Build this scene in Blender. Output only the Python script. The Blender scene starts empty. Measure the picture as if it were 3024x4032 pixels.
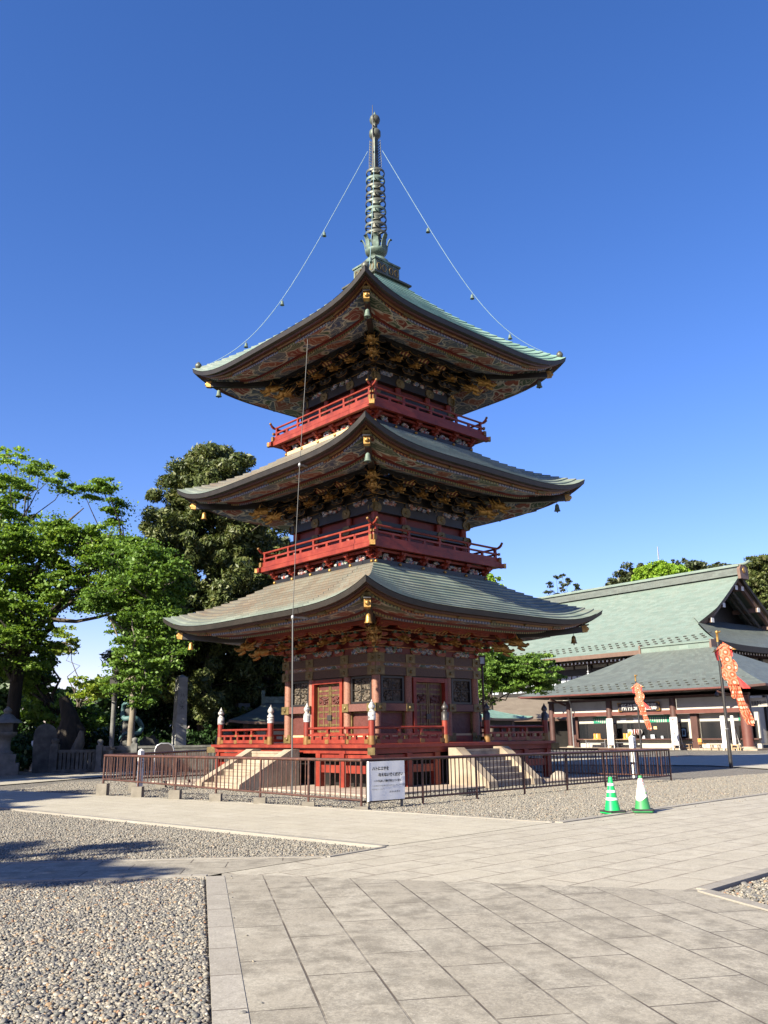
import bpy, math, random
import numpy as np
from mathutils import Vector, Matrix
random.seed(7)
RNG = np.random.default_rng(11)
SC = bpy.context.scene
COL = SC.collection
R = math.radians

# ------------------------------------------------------------------ camera
cam_d = bpy.data.cameras.new("camera")
cam_d.sensor_fit = 'VERTICAL'
cam_d.sensor_height = 24.0
cam_d.sensor_width = 18.0
cam_d.lens = 3394.99 / 4032 * 24.0
cam_d.clip_start = 0.1
cam_d.clip_end = 6000
cam = bpy.data.objects.new("camera", cam_d)
COL.objects.link(cam)
_t, _p, _r = 0.251, 0.0058, -0.0127
_right = Vector((math.cos(_p), -math.sin(_p), 0))
_f0 = Vector((math.sin(_p), math.cos(_p), 0))
_fw = _f0 * math.cos(_t) + Vector((0, 0, math.sin(_t)))
_up = -_f0 * math.sin(_t) + Vector((0, 0, math.cos(_t)))
_cr = _right * math.cos(_r) + _up * math.sin(_r)
_cu = -_right * math.sin(_r) + _up * math.cos(_r)
_m = Matrix((( _cr.x, _cu.x, -_fw.x, 0.0), (_cr.y, _cu.y, -_fw.y, -28.943), (_cr.z, _cu.z, -_fw.z, 1.4606), (0, 0, 0, 1)))
cam.matrix_world = _m
SC.camera = cam

# ------------------------------------------------------------------ sky, sun, exposure
SUN_AZ, SUN_EL = R(180 + 44.5), R(30)          # compass of the sun in the x-y plane, height
wd = bpy.data.worlds.new("World")
SC.world = wd
wd.use_nodes = True
wn = wd.node_tree
for n in list(wn.nodes): wn.nodes.remove(n)
_sky = wn.nodes.new('ShaderNodeTexSky')
_sky.sky_type = 'NISHITA'
_sky.sun_disc = False
_sky.sun_elevation = SUN_EL
_sky.sun_rotation = math.pi / 2 - SUN_AZ
_sky.air_density = 1.0
_sky.dust_density = 0.25
_sky.ozone_density = 3.0
_bg = wn.nodes.new('ShaderNodeBackground')
_bg.inputs['Strength'].default_value = 0.057
_out = wn.nodes.new('ShaderNodeOutputWorld')
_hs = wn.nodes.new('ShaderNodeHueSaturation')
_hs.inputs['Saturation'].default_value = 1.25
wn.links.new(_sky.outputs[0], _hs.inputs['Color'])
_wb = wn.nodes.new('ShaderNodeMix'); _wb.data_type = 'RGBA'; _wb.blend_type = 'MULTIPLY'; _wb.inputs[0].default_value = 1.0
_wb.inputs[7].default_value = (1.13, 0.885, 1.12, 1)
wn.links.new(_hs.outputs[0], _wb.inputs[6])
wn.links.new(_wb.outputs[2], _bg.inputs['Color'])
wn.links.new(_bg.outputs[0], _out.inputs['Surface'])
sl = bpy.data.lights.new("sun", 'SUN')
sl.energy = 5.0
sl.angle = R(0.53)
sl.color = (1.0, 0.915, 0.735)
sun = bpy.data.objects.new("sun", sl)
COL.objects.link(sun)
_sd = Vector((math.cos(SUN_AZ) * math.cos(SUN_EL), math.sin(SUN_AZ) * math.cos(SUN_EL), math.sin(SUN_EL)))
sun.rotation_euler = _sd.to_track_quat('Z', 'Y').to_euler()
sun.location = (-20, -30, 40)
SC.view_settings.view_transform = 'Standard'
SC.view_settings.look = 'None'
SC.view_settings.exposure = 1.82
SC.view_settings.gamma = 1.0
SC.cycles.max_bounces = 6
SC.cycles.transparent_max_bounces = 4
SC.cycles.use_denoising = True

# ------------------------------------------------------------------ helpers
class MB:
    """collects faces for ONE mesh object"""
    def __init__(s): s.v, s.f, s.m, s.uv, s.sm = [], [], [], [], []
    def face(s, pts, m=0, uv=None, smooth=False):
        i = len(s.v); s.v += [tuple(p) for p in pts]
        s.f.append(tuple(range(i, i + len(pts)))); s.m.append(m); s.uv.append(uv); s.sm.append(smooth)
    def mesh(s, vs, fs, m=0, smooth=False, uvs=None):
        i = len(s.v); s.v += [tuple(p) for p in vs]
        for k, f in enumerate(fs):
            s.f.append(tuple(i + j for j in f)); s.m.append(m); s.sm.append(smooth)
            s.uv.append(uvs[k] if uvs else None)
    def box(s, x0, x1, y0, y1, z0, z1, m=0):
        vs = [(x0,y0,z0),(x1,y0,z0),(x1,y1,z0),(x0,y1,z0),(x0,y0,z1),(x1,y0,z1),(x1,y1,z1),(x0,y1,z1)]
        s.mesh(vs, [(0,3,2,1),(4,5,6,7),(0,1,5,4),(1,2,6,5),(2,3,7,6),(3,0,4,7)], m)
    def bar(s, a, b, w, h, m=0, up=(0,0,1)):
        """box from a to b with width w and height h"""
        a, b = Vector(a), Vector(b); d = (b - a).normalized(); u = Vector(up)
        if abs(d.dot(u)) > .98: u = Vector((1, 0, 0))
        r = d.cross(u).normalized(); u = r.cross(d)
        vs = []
        for p in (a, b):
            for sx, sz in ((-1,-1),(1,-1),(1,1),(-1,1)): vs.append(p + r * sx * w / 2 + u * sz * h / 2)
        s.mesh(vs, [(0,3,2,1),(4,5,6,7),(0,1,5,4),(1,2,6,5),(2,3,7,6),(3,0,4,7)], m)
    def prism(s, poly, a, b, m=0, mcap=None):
        """poly: list of 2D points mapped by a(p) and b(p) to the two ends"""
        n = len(poly); A = [a(p) for p in poly]; B = [b(p) for p in poly]
        vs = A + B
        fs = [(i, (i + 1) % n, n + (i + 1) % n, n + i) for i in range(n)]
        s.mesh(vs, fs, m)
        s.mesh(A, [tuple(range(n - 1, -1, -1))], m if mcap is None else mcap)
        s.mesh(B, [tuple(range(n))], m if mcap is None else mcap)
    def lathe(s, prof, n=16, c=(0,0,0), m=0, smooth=True, caps=True):
        vs, fs = [], []
        for r, z in prof:
            for k in range(n):
                t = 2 * math.pi * k / n; vs.append((c[0] + r * math.cos(t), c[1] + r * math.sin(t), c[2] + z))
        for i in range(len(prof) - 1):
            for k in range(n):
                k2 = (k + 1) % n; fs.append((i*n+k, i*n+k2, (i+1)*n+k2, (i+1)*n+k))
        s.mesh(vs, fs, m, smooth)
        if caps:
            if prof[0][0] > 1e-4: s.mesh(vs[:n], [tuple(range(n-1,-1,-1))], m)
            if prof[-1][0] > 1e-4: s.mesh(vs[-n:], [tuple(range(n))], m)
    def tube(s, pts, r, n=8, m=0, smooth=True, cap=True):
        pts = [Vector(p) for p in pts]; k = len(pts)
        rs = r if isinstance(r, (list, tuple)) else [r] * k
        vs, fs = [], []; prev = None
        for i, p in enumerate(pts):
            d = (pts[min(i+1,k-1)] - pts[max(i-1,0)])
            d = d.normalized() if d.length > 1e-9 else Vector((0,0,1))
            if prev is None:
                u = d.orthogonal().normalized()
            else:
                u = prev - d * prev.dot(d)
                u = u.normalized() if u.length > 1e-6 else d.orthogonal().normalized()
            prev = u; w = d.cross(u)
            for j in range(n):
                t = 2 * math.pi * j / n; vs.append(p + (u * math.cos(t) + w * math.sin(t)) * rs[i])
        for i in range(k - 1):
            for j in range(n):
                j2 = (j + 1) % n; fs.append((i*n+j, i*n+j2, (i+1)*n+j2, (i+1)*n+j))
        s.mesh(vs, fs, m, smooth)
        if cap:
            s.mesh(vs[:n], [tuple(range(n-1,-1,-1))], m); s.mesh(vs[-n:], [tuple(range(n))], m)
    def blob(s, c, rad, m=0, n=8, k=6, jit=0.0, rz=0.0):
        vs, fs = [], []; c = Vector(c); cz, sz = math.cos(rz), math.sin(rz)
        for i in range(k + 1):
            ph = math.pi * i / k
            for j in range(n):
                t = 2 * math.pi * j / n; q = 1 + random.uniform(-jit, jit)
                x, y, z = rad[0]*math.sin(ph)*math.cos(t)*q, rad[1]*math.sin(ph)*math.sin(t)*q, rad[2]*math.cos(ph)*q
                vs.append((c.x + x*cz - y*sz, c.y + x*sz + y*cz, c.z + z))
        for i in range(k):
            for j in range(n):
                j2 = (j+1) % n; fs.append((i*n+j, (i+1)*n+j, (i+1)*n+j2, i*n+j2))
        s.mesh(vs, fs, m, True)
    def xform(s, M, start=0):
        for i in range(start, len(s.v)): s.v[i] = tuple(M @ Vector(s.v[i]))
    def dup(s, M, start=0, end=None, fstart=0, fend=None):
        end = len(s.v) if end is None else end; fend = len(s.f) if fend is None else fend
        off = len(s.v) - start
        s.v += [tuple(M @ Vector(p)) for p in s.v[start:end]]
        s.f += [tuple(i + off for i in f) for f in s.f[fstart:fend]]
        s.m += s.m[fstart:fend]; s.uv += s.uv[fstart:fend]; s.sm += s.sm[fstart:fend]
    def rot4(s, ks=(1, 2, 3)):
        e, fe = len(s.v), len(s.f)
        for k in ks: s.dup(Matrix.Rotation(k * math.pi / 2, 4, 'Z'), 0, e, 0, fe)
        return s
    def build_each(s, name, mats, parent=None, loc=(0,0,0), rz=0.0):
        """one object per separate piece (pieces = faces that share corners or whose boxes touch)"""
        n = len(s.v); par = list(range(n))
        def find(a):
            while par[a] != a: par[a] = par[par[a]]; a = par[a]
            return a
        for f in s.f:
            r0 = find(f[0])
            for k in f[1:]: par[find(k)] = r0
        groups = {}
        for i, f in enumerate(s.f): groups.setdefault(find(f[0]), []).append(i)
        items = []
        for fs in groups.values():
            P = np.array([s.v[k] for i in fs for k in s.f[i]]); items.append([P.min(0) - .004, P.max(0) + .004, fs])
        done = False
        while not done:
            done = True; out = []
            for it in items:
                for o in out:
                    if np.all(it[0] <= o[1]) and np.all(o[0] <= it[1]):
                        o[0] = np.minimum(o[0], it[0]); o[1] = np.maximum(o[1], it[1]); o[2] = o[2] + it[2]; done = False; break
                else: out.append(it)
            items = out
        res = []
        for _, _, fs in items:
            q = MB(); mp = {}
            for i in fs:
                t = []
                for k in s.f[i]:
                    if k not in mp: mp[k] = len(q.v); q.v.append(s.v[k])
                    t.append(mp[k])
                q.f.append(tuple(t)); q.m.append(s.m[i]); q.uv.append(s.uv[i]); q.sm.append(s.sm[i])
            res.append(q.build(name, mats, parent, loc, rz))
        return res
    def build(s, name, mats, parent=None, loc=(0,0,0), rz=0.0):
        me = bpy.data.meshes.new(name)
        me.from_pydata([tuple(p) for p in s.v], [], s.f)
        if not isinstance(mats, (list, tuple)): mats = [mats]
        for m in mats: me.materials.append(m)
        me.polygons.foreach_set('material_index', s.m)
        me.polygons.foreach_set('use_smooth', s.sm)
        ul = me.uv_layers.new(name='UVMap')
        co = np.array(s.v, dtype=float)
        uvs = np.zeros((len(me.loops), 2)); li = 0
        for f, u in zip(s.f, s.uv):
            if u is not None:
                for q in u: uvs[li] = q; li += 1
            else:
                P = co[list(f)]; nn = np.cross(P[1] - P[0], P[2] - P[0]); nn = np.abs(nn)
                a = (1, 2) if nn[0] >= nn[1] and nn[0] >= nn[2] else ((0, 2) if nn[1] >= nn[2] else (0, 1))
                uvs[li:li+len(f)] = P[:, a]; li += len(f)
        ul.data.foreach_set('uv', uvs.ravel())
        me.validate(); me.update()
        o = bpy.data.objects.new(name, me); COL.objects.link(o)
        o.location = loc; o.rotation_euler = (0, 0, rz)
        if parent is not None: o.parent = parent
        return o

def tag(o, label=None, cat=None, group=None, kind=None):
    if label: o['label'] = label
    if cat: o['category'] = cat
    if group: o['group'] = group
    if kind: o['kind'] = kind
    return o
def thing(name, label, cat, loc=(0,0,0), rz=0.0, group=None):
    o = bpy.data.objects.new(name, None); COL.objects.link(o)
    o.empty_display_size = 0.3
    o.location = loc; o.rotation_euler = (0, 0, rz)
    return tag(o, label, cat, group)
def dup(root, loc, rz=None, label=None):
    def cp(o, par):
        c = o.copy(); COL.objects.link(c)
        if par is not None: c.parent = par
        for ch in list(o.children): cp(ch, c)
        return c
    c = cp(root, None)
    c.location = loc
    if rz is not None: c.rotation_euler = (0, 0, rz)
    if label: c['label'] = label
    return c

# ------------------------------------------------------------------ materials
def srgb(r, g, b):
    f = lambda c: c / 12.92 if c <= 0.04045 else ((c + 0.055) / 1.055) ** 2.4
    return (f(r / 255), f(g / 255), f(b / 255))
def newmat(name):
    m = bpy.data.materials.new(name); m.use_nodes = True
    nt = m.node_tree; b = nt.nodes['Principled BSDF']
    return m, nt, b
def ramp(nt, fac, cols, pos=None, interp='LINEAR'):
    r = nt.nodes.new('ShaderNodeValToRGB'); e = r.color_ramp.elements
    r.color_ramp.interpolation = interp
    n = len(cols)
    pos = pos or [i / max(1, n - 1) for i in range(n)]
    while len(e) < n: e.new(1.0)
    for i in range(n):
        e[i].position = pos[i]; e[i].color = (*cols[i], 1)
    nt.links.new(fac, r.inputs[0]); return r.outputs[0]
def coord(nt, kind='Object', scale=(1,1,1), rot=(0,0,0)):
    tc = nt.nodes.new('ShaderNodeTexCoord'); mp = nt.nodes.new('ShaderNodeMapping')
    nt.links.new(tc.outputs[kind], mp.inputs[0]); mp.inputs['Scale'].default_value = scale; mp.inputs['Rotation'].default_value = rot
    return mp.outputs[0]
def noise(nt, vec, scale, detail=4, rough=0.55, dist=0.0, out='Fac'):
    n = nt.nodes.new('ShaderNodeTexNoise'); n.inputs['Scale'].default_value = scale
    n.inputs['Detail'].default_value = detail; n.inputs['Roughness'].default_value = rough; n.inputs['Distortion'].default_value = dist
    nt.links.new(vec, n.inputs['Vector']); return n.outputs[out]
def math_(nt, op, a, b=None, c=None, clamp=False):
    n = nt.nodes.new('ShaderNodeMath'); n.operation = op; n.use_clamp = clamp
    for i, q in enumerate((a, b, c)):
        if q is None: continue
        if isinstance(q, (int, float)): n.inputs[i].default_value = q
        else: nt.links.new(q, n.inputs[i])
    return n.outputs[0]
def mixc(nt, fac, a, b, mode='MIX'):
    n = nt.nodes.new('ShaderNodeMix'); n.data_type = 'RGBA'; n.blend_type = mode
    for sock, q in ((n.inputs[0], fac), (n.inputs[6], a), (n.inputs[7], b)):
        if isinstance(q, (int, float)): sock.default_value = q
        elif isinstance(q, tuple): sock.default_value = (*q, 1) if len(q) == 3 else q
        else: nt.links.new(q, sock)
    return n.outputs[2]
def bump(nt, b, h, strength=0.3, dist=0.02):
    n = nt.nodes.new('ShaderNodeBump'); n.inputs['Strength'].default_value = strength; n.inputs['Distance'].default_value = dist
    nt.links.new(h, n.inputs['Height']); nt.links.new(n.outputs[0], b.inputs['Normal'])
def M(name, cols, scale=3.0, rough=0.6, metal=0.0, bmp=0.0, bscale=None, detail=5, spec=0.4, pos=None, stretch=(1,1,1), dist=0.0, bdist=0.01):
    m, nt, b = newmat(name)
    v = coord(nt, 'Object', stretch)
    f = noise(nt, v, scale, detail, 0.6, dist)
    n = len(cols)
    if n == 1: cols = [tuple(c * 0.8 for c in cols[0]), cols[0], tuple(min(1, c * 1.15) for c in cols[0])]; n = 3
    pos = pos or [0.3 + 0.4 * i / (n - 1) for i in range(n)]
    nt.links.new(ramp(nt, f, cols, pos), b.inputs['Base Color'])
    b.inputs['Roughness'].default_value = rough; b.inputs['Metallic'].default_value = metal
    b.inputs['Specular IOR Level'].default_value = spec
    if bmp: bump(nt, b, noise(nt, v, bscale or scale * 6, 4), bmp, bdist)
    return m
MT = {}
MT['red'] = M('vermilion_lacquer', [(0.110,0.011,0.006),(0.175,0.0185,0.009),(0.212,0.0275,0.013),(0.235,0.051,0.031)], 2.6, 0.5, bmp=0.08, bscale=14, detail=8, pos=[0.3,0.46,0.6,0.72])
MT['red_dark'] = M('deep_red_wood', [(0.10,0.012,0.008),(0.16,0.018,0.012)], 2.0, 0.5)
MT['red_brown'] = M('red_brown_wood', [(0.045,0.011,0.007),(0.07,0.017,0.010)], 2.0, 0.5)
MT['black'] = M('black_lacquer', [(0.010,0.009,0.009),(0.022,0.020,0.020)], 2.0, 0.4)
MT['gold'] = M('gilt_metal', [(0.17,0.085,0.022),(0.38,0.215,0.06),(0.52,0.33,0.11)], 9.0, 0.42, metal=0.6, bmp=0.35, bscale=30)
MT['gold_dull'] = M('weathered_gilt', [(0.08,0.058,0.022),(0.15,0.11,0.042),(0.22,0.165,0.07)], 7.0, 0.5, metal=0.35, bmp=0.3, bscale=40)
MT['gold_paint'] = M('ochre_gilt_board', [(0.14,0.068,0.02),(0.235,0.125,0.038)], 5.0, 0.5, metal=0.2)
MT['salmon'] = M('carved_salmon_pillar', [(0.15,0.062,0.040),(0.235,0.105,0.07),(0.29,0.14,0.095)], 26.0, 0.6, bmp=0.35, bscale=40)
MT['beam_brown'] = M('carved_brown_beam', [(0.042,0.019,0.010),(0.066,0.030,0.016),(0.085,0.042,0.023)], 22.0, 0.55, bmp=0.35, bscale=36)
MT['beam_pink'] = M('pink_patterned_beam', [(0.10,0.040,0.033),(0.145,0.060,0.048)], 20.0, 0.6, bmp=0.3, bscale=40)
MT['maroon_panel'] = M('maroon_relief_panel', [(0.075,0.022,0.018),(0.11,0.034,0.028)], 7.0, 0.5, bmp=0.6, bscale=9, bdist=0.03)
MT['carving'] = M('dark_wood_carving', [(0.012,0.010,0.008),(0.07,0.055,0.04),(0.19,0.15,0.11)], 9.0, 0.6, bmp=1.0, bscale=10, bdist=0.05, dist=1.2)
MT['fascia'] = M('dark_copper_fascia', [(0.015,0.013,0.011),(0.030,0.025,0.021)], 3.0, 0.5, stretch=(1,1,1))
MT['board_white'] = M('laminated_white_board', [(0.74,0.74,0.74),(0.82,0.82,0.82)], 2.0, 0.35)
MT['silver_dark'] = M('dark_cap_metal', [(0.02,0.018,0.018),(0.045,0.04,0.04),(0.16,0.155,0.15)], 3.5, 0.45, metal=0.2, pos=[0.35,0.55,0.75])  # darker version of the cap metal, for newels further along world x
MT['white'] = M('white_paint', [(0.60,0.59,0.57),(0.70,0.69,0.67)], 2.0, 0.5)
MT['plaster'] = M('white_plaster', [(0.34,0.325,0.29),(0.42,0.405,0.37)], 1.2, 0.8)
MT['silver'] = M('pale_cap_metal', [(0.10,0.09,0.09),(0.42,0.41,0.40),(0.60,0.59,0.57)], 3.5, 0.45, metal=0.2, stretch=(1.5,1.5,5), pos=[0.38,0.52,0.75])
MT['granite'] = M('granite', [(0.30,0.28,0.25),(0.42,0.39,0.35),(0.50,0.47,0.42)], 30.0, 0.75, bmp=0.2, bscale=60)
MT['stair'] = M('weathered_stair_stone', [(0.18,0.135,0.095),(0.285,0.228,0.168),(0.345,0.29,0.225)], 1.6, 0.8, bmp=0.4, bscale=20, detail=7)
MT['stair_grey'] = M('grey_tread_stone', [(0.19,0.155,0.13),(0.29,0.25,0.21),(0.36,0.31,0.26)], 2.5, 0.85, bmp=0.4, bscale=24, detail=7)
MT['monument'] = M('pale_grey_monument', [(0.15,0.15,0.145),(0.22,0.22,0.21),(0.28,0.28,0.27)], 3.0, 0.8, bmp=0.3, bscale=20)
MT['stone_dark'] = M('mossy_dark_stone', [(0.035,0.036,0.034),(0.07,0.07,0.065),(0.12,0.12,0.11)], 3.0, 0.85, bmp=0.5, bscale=15)
MT['stone_grey'] = M('grey_monument_stone', [(0.07,0.072,0.068),(0.12,0.12,0.113),(0.16,0.16,0.15)], 3.0, 0.8, bmp=0.3, bscale=20)
MT['concrete'] = M('concrete', [(0.15,0.135,0.11),(0.23,0.205,0.17)], 5.0, 0.9, bmp=0.3, bscale=30)
MT['rail_brown'] = M('rusty_brown_rail', [(0.048,0.021,0.016),(0.078,0.033,0.024),(0.17,0.068,0.033)], 3.0, 0.45, pos=[0.35,0.58,0.80], stretch=(3,3,3))
MT['spire'] = M('bronze_patina', [(0.06,0.06,0.048),(0.095,0.10,0.082),(0.13,0.19,0.16)], 3.0, 0.5, metal=0.3, pos=[0.35,0.55,0.75])
MT['spire_green'] = M('verdigris', [(0.06,0.075,0.062),(0.095,0.135,0.11),(0.155,0.23,0.195)], 4.0, 0.6, metal=0.1)
MT['chain'] = M('pale_verdigris_chain', [(0.15,0.24,0.27),(0.22,0.33,0.36)], 6.0, 0.5)
MT['cable'] = M('dull_grey_cable', [(0.06,0.06,0.062),(0.09,0.09,0.09)], 6.0, 0.6)
MT['steel'] = M('galvanised_steel', [(0.30,0.30,0.31),(0.42,0.42,0.43)], 6.0, 0.4, metal=0.6)
MT['dark_metal'] = M('dark_metal', [(0.020,0.018,0.018),(0.035,0.032,0.032)], 4.0, 0.45)
MT['cone_green'] = M('bright_green_plastic', [(0.006,0.36,0.085),(0.010,0.45,0.11)], 5.0, 0.4)
MT['cone_dark'] = M('faded_green_plastic', [(0.030,0.21,0.065),(0.045,0.26,0.085)], 5.0, 0.5)
MT['cone_white'] = M('cream_reflective_sleeve', [(0.70,0.62,0.54),(0.80,0.73,0.66)], 7.0, 0.5)
MT['rubber'] = M('black_rubber', [(0.018,0.018,0.018),(0.04,0.04,0.04)], 5.0, 0.8)
MT['ink'] = M('dark_ink', [(0.012,0.014,0.022),(0.02,0.022,0.03)], 5.0, 0.6)
MT['ink_red'] = M('red_ink', [(0.62,0.03,0.045),(0.66,0.05,0.06)], 5.0, 0.6)
MT['ink_faded'] = M('faded_grey_print', [(0.30,0.30,0.38),(0.42,0.42,0.48)], 5.0, 0.6)
MT['ink_pink'] = M('faded_pink_print', [(0.62,0.28,0.30),(0.66,0.34,0.36)], 5.0, 0.6)
MT['hall_wood'] = M('dark_brown_post', [(0.055,0.026,0.022),(0.085,0.040,0.034)], 1.5, 0.5)
MT['hall_wood_red'] = M('red_brown_post', [(0.10,0.035,0.028),(0.145,0.052,0.040)], 1.5, 0.5)
MT['hall_dark'] = M('near_black_timber', [(0.012,0.010,0.010),(0.025,0.022,0.020)], 1.5, 0.6)
MT['hall_brown'] = M('brown_copper_fascia', [(0.12,0.075,0.058),(0.17,0.11,0.085)], 2.0, 0.55)
MT['gutter_red'] = M('red_copper_gutter', [(0.085,0.028,0.022),(0.13,0.045,0.036)], 2.0, 0.5)
MT['wood'] = M('worn_table_wood', [(0.20,0.13,0.075),(0.30,0.20,0.12)], 4.0, 0.6)
MT['wood_pale'] = M('pale_cypress', [(0.50,0.33,0.17),(0.60,0.42,0.24)], 3.0, 0.6)
MT['wood_orange'] = M('orange_varnished_wood', [(0.58,0.27,0.055),(0.68,0.36,0.10)], 3.0, 0.5)
MT['green_sheet'] = M('green_wall_hanging', [(0.010,0.16,0.095),(0.015,0.21,0.125)], 3.0, 0.6)
MT['bark'] = M('grey_brown_bark', [(0.030,0.024,0.018),(0.075,0.060,0.045),(0.13,0.105,0.08)], 5.0, 0.9, bmp=0.8, bscale=9, stretch=(1,1,.25), bdist=0.04)
MT['bark_dark'] = M('dark_bark', [(0.012,0.010,0.008),(0.028,0.022,0.017),(0.05,0.04,0.03)], 5.0, 0.9, bmp=0.8, bscale=9, stretch=(1,1,.25), bdist=0.04)
MT['bark_pale'] = M('pale_bark', [(0.12,0.10,0.08),(0.22,0.19,0.15)], 5.0, 0.9, bmp=0.6, bscale=9, stretch=(1,1,.3), bdist=0.03)
MT['bronze_dragon'] = M('blue_green_bronze', [(0.03,0.07,0.075),(0.08,0.17,0.18)], 6.0, 0.6)
MT['building_white'] = M('white_tile_wall', [(0.55,0.56,0.58),(0.66,0.67,0.69)], 0.4, 0.7)
MT['dark_sign'] = M('dark_brown_signboard', [(0.030,0.024,0.026),(0.045,0.036,0.038)], 3.0, 0.5)

def glass_mat():
    m, nt, b = newmat('dark_window_glass')
    b.inputs['Base Color'].default_value = (0.010, 0.011, 0.013, 1); b.inputs['Roughness'].default_value = 0.08
    b.inputs['Specular IOR Level'].default_value = 0.5
    return m
MT['glass'] = glass_mat()
def paper_window():
    m, nt, b = newmat('pale_window_pane')
    v = coord(nt, 'Object')
    nt.links.new(ramp(nt, noise(nt, v, 0.8, 2), [(0.30,0.33,0.38),(0.45,0.48,0.52)]), b.inputs['Base Color'])
    b.inputs['Roughness'].default_value = 0.3
    return m
MT['pane_pale'] = paper_window()

def soffit_paint(name, sc, dark=1.0):
    """scrolling clouds and waves painted in red, blue and green with white outlines"""
    m, nt, b = newmat(name)
    uv = coord(nt, 'UV', (sc, sc * 1.3, sc))
    nn = nt.nodes.new('ShaderNodeTexNoise'); nn.inputs['Scale'].default_value = 1.6; nn.inputs['Detail'].default_value = 2
    nt.links.new(uv, nn.inputs['Vector'])
    vs = nt.nodes.new('ShaderNodeVectorMath'); vs.operation = 'SCALE'; vs.inputs['Scale'].default_value = 0.9
    nt.links.new(nn.outputs['Color'], vs.inputs[0])
    va = nt.nodes.new('ShaderNodeVectorMath'); va.operation = 'ADD'
    nt.links.new(uv, va.inputs[0]); nt.links.new(vs.outputs[0], va.inputs[1])
    vo = nt.nodes.new('ShaderNodeTexVoronoi'); vo.feature = 'SMOOTH_F1'; vo.inputs['Scale'].default_value = 2.3
    vo.inputs['Smoothness'].default_value = 0.15
    nt.links.new(va.outputs[0], vo.inputs['Vector'])
    vf = nt.nodes.new('ShaderNodeTexVoronoi'); vf.feature = 'F1'; vf.inputs['Scale'].default_value = 2.3
    nt.links.new(va.outputs[0], vf.inputs['Vector'])
    ve = nt.nodes.new('ShaderNodeTexVoronoi'); ve.feature = 'DISTANCE_TO_EDGE'; ve.inputs['Scale'].default_value = 2.3
    nt.links.new(va.outputs[0], ve.inputs['Vector'])
    sep = nt.nodes.new('ShaderNodeSeparateColor'); nt.links.new(vf.outputs['Color'], sep.inputs[0])
    d = dark
    base = ramp(nt, sep.outputs[0], [(0.20*d,0.035*d,0.025*d),(0.045*d,0.08*d,0.17*d),(0.07*d,0.10*d,0.15*d),(0.05*d,0.095*d,0.055*d),(0.05*d,0.085*d,0.18*d),(0.24*d,0.06*d,0.03*d)], [0,0.18,0.36,0.52,0.68,0.84], 'CONSTANT')
    # concentric scroll lines
    rings = math_(nt, 'SINE', math_(nt, 'MULTIPLY', vf.outputs['Distance'], 34.0))
    ring = math_(nt, 'GREATER_THAN', rings, 0.62)
    edge = math_(nt, 'LESS_THAN', ve.outputs['Distance'], 0.035)
    c1 = mixc(nt, math_(nt, 'MULTIPLY', ring, 0.55), base, (0.48*d,0.44*d,0.36*d))
    c2 = mixc(nt, math_(nt, 'MULTIPLY', edge, 0.8), c1, (0.62*d,0.58*d,0.48*d))
    nt.links.new(c2, b.inputs['Base Color']); b.inputs['Roughness'].default_value = 0.6
    bump(nt, b, ve.outputs['Distance'], 0.5, 0.05)
    return m
MT['soffit'] = soffit_paint('painted_cloud_soffit', 0.55, 0.8)
MT['soffit_small'] = soffit_paint('painted_cloud_frieze', 2.2, 0.75)
MT['frog'] = soffit_paint('painted_wave_carving', 3.0, 1.1)

def dot_band(name, pal, pitch=0.13):
    """row of painted rafter ends, each with a gilt boss"""
    m, nt, b = newmat(name)
    uv = coord(nt, 'UV', (1 / pitch, 1, 1))
    sx = nt.nodes.new('ShaderNodeSeparateXYZ'); nt.links.new(uv, sx.inputs[0])
    fr = math_(nt, 'FRACT', sx.outputs[0]); fl = math_(nt, 'FLOOR', math_(nt, 'DIVIDE', sx.outputs[0], 7.0))
    wn_ = nt.nodes.new('ShaderNodeTexWhiteNoise'); wn_.noise_dimensions = '1D'; nt.links.new(fl, wn_.inputs['W'])
    base = ramp(nt, wn_.outputs['Value'], pal, [i / len(pal) for i in range(len(pal))], 'CONSTANT')
    gap = math_(nt, 'GREATER_THAN', math_(nt, 'ABSOLUTE', math_(nt, 'SUBTRACT', fr, 0.5)), 0.36)
    dot = math_(nt, 'LESS_THAN', math_(nt, 'ABSOLUTE', math_(nt, 'SUBTRACT', fr, 0.5)), 0.17)
    c = mixc(nt, gap, base, (0.06, 0.02, 0.015))
    c = mixc(nt, math_(nt, 'MULTIPLY', dot, 0.6), c, (0.45, 0.30, 0.10))
    nt.links.new(c, b.inputs['Base Color']); b.inputs['Roughness'].default_value = 0.55
    return m
MT['band'] = dot_band('painted_rafter_ends', [(0.10,0.20,0.45),(0.30,0.06,0.03),(0.08,0.16,0.09),(0.35,0.10,0.05),(0.12,0.22,0.40)])
MT['band2'] = dot_band('painted_inner_rafter_ends', [(0.06,0.13,0.09),(0.07,0.10,0.26),(0.16,0.12,0.04),(0.06,0.11,0.07)], 0.11)
def stripes(name, a, c, pitch):
    m, nt, b = newmat(name)
    uv = coord(nt, 'UV', (1 / pitch, 1, 1)); sx = nt.nodes.new('ShaderNodeSeparateXYZ'); nt.links.new(uv, sx.inputs[0])
    f = math_(nt, 'GREATER_THAN', math_(nt, 'FRACT', sx.outputs[0]), 0.62)
    nt.links.new(mixc(nt, f, a, c), b.inputs['Base Color']); b.inputs['Roughness'].default_value = 0.5
    return m
MT['ribs'] = stripes('red_and_gilt_ribs', (0.14, 0.014, 0.010), (0.55, 0.36, 0.12), 0.15)
MT['louver'] = stripes('dark_vertical_slats', (0.008,0.008,0.008), (0.022,0.02,0.02), 0.28)

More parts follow.
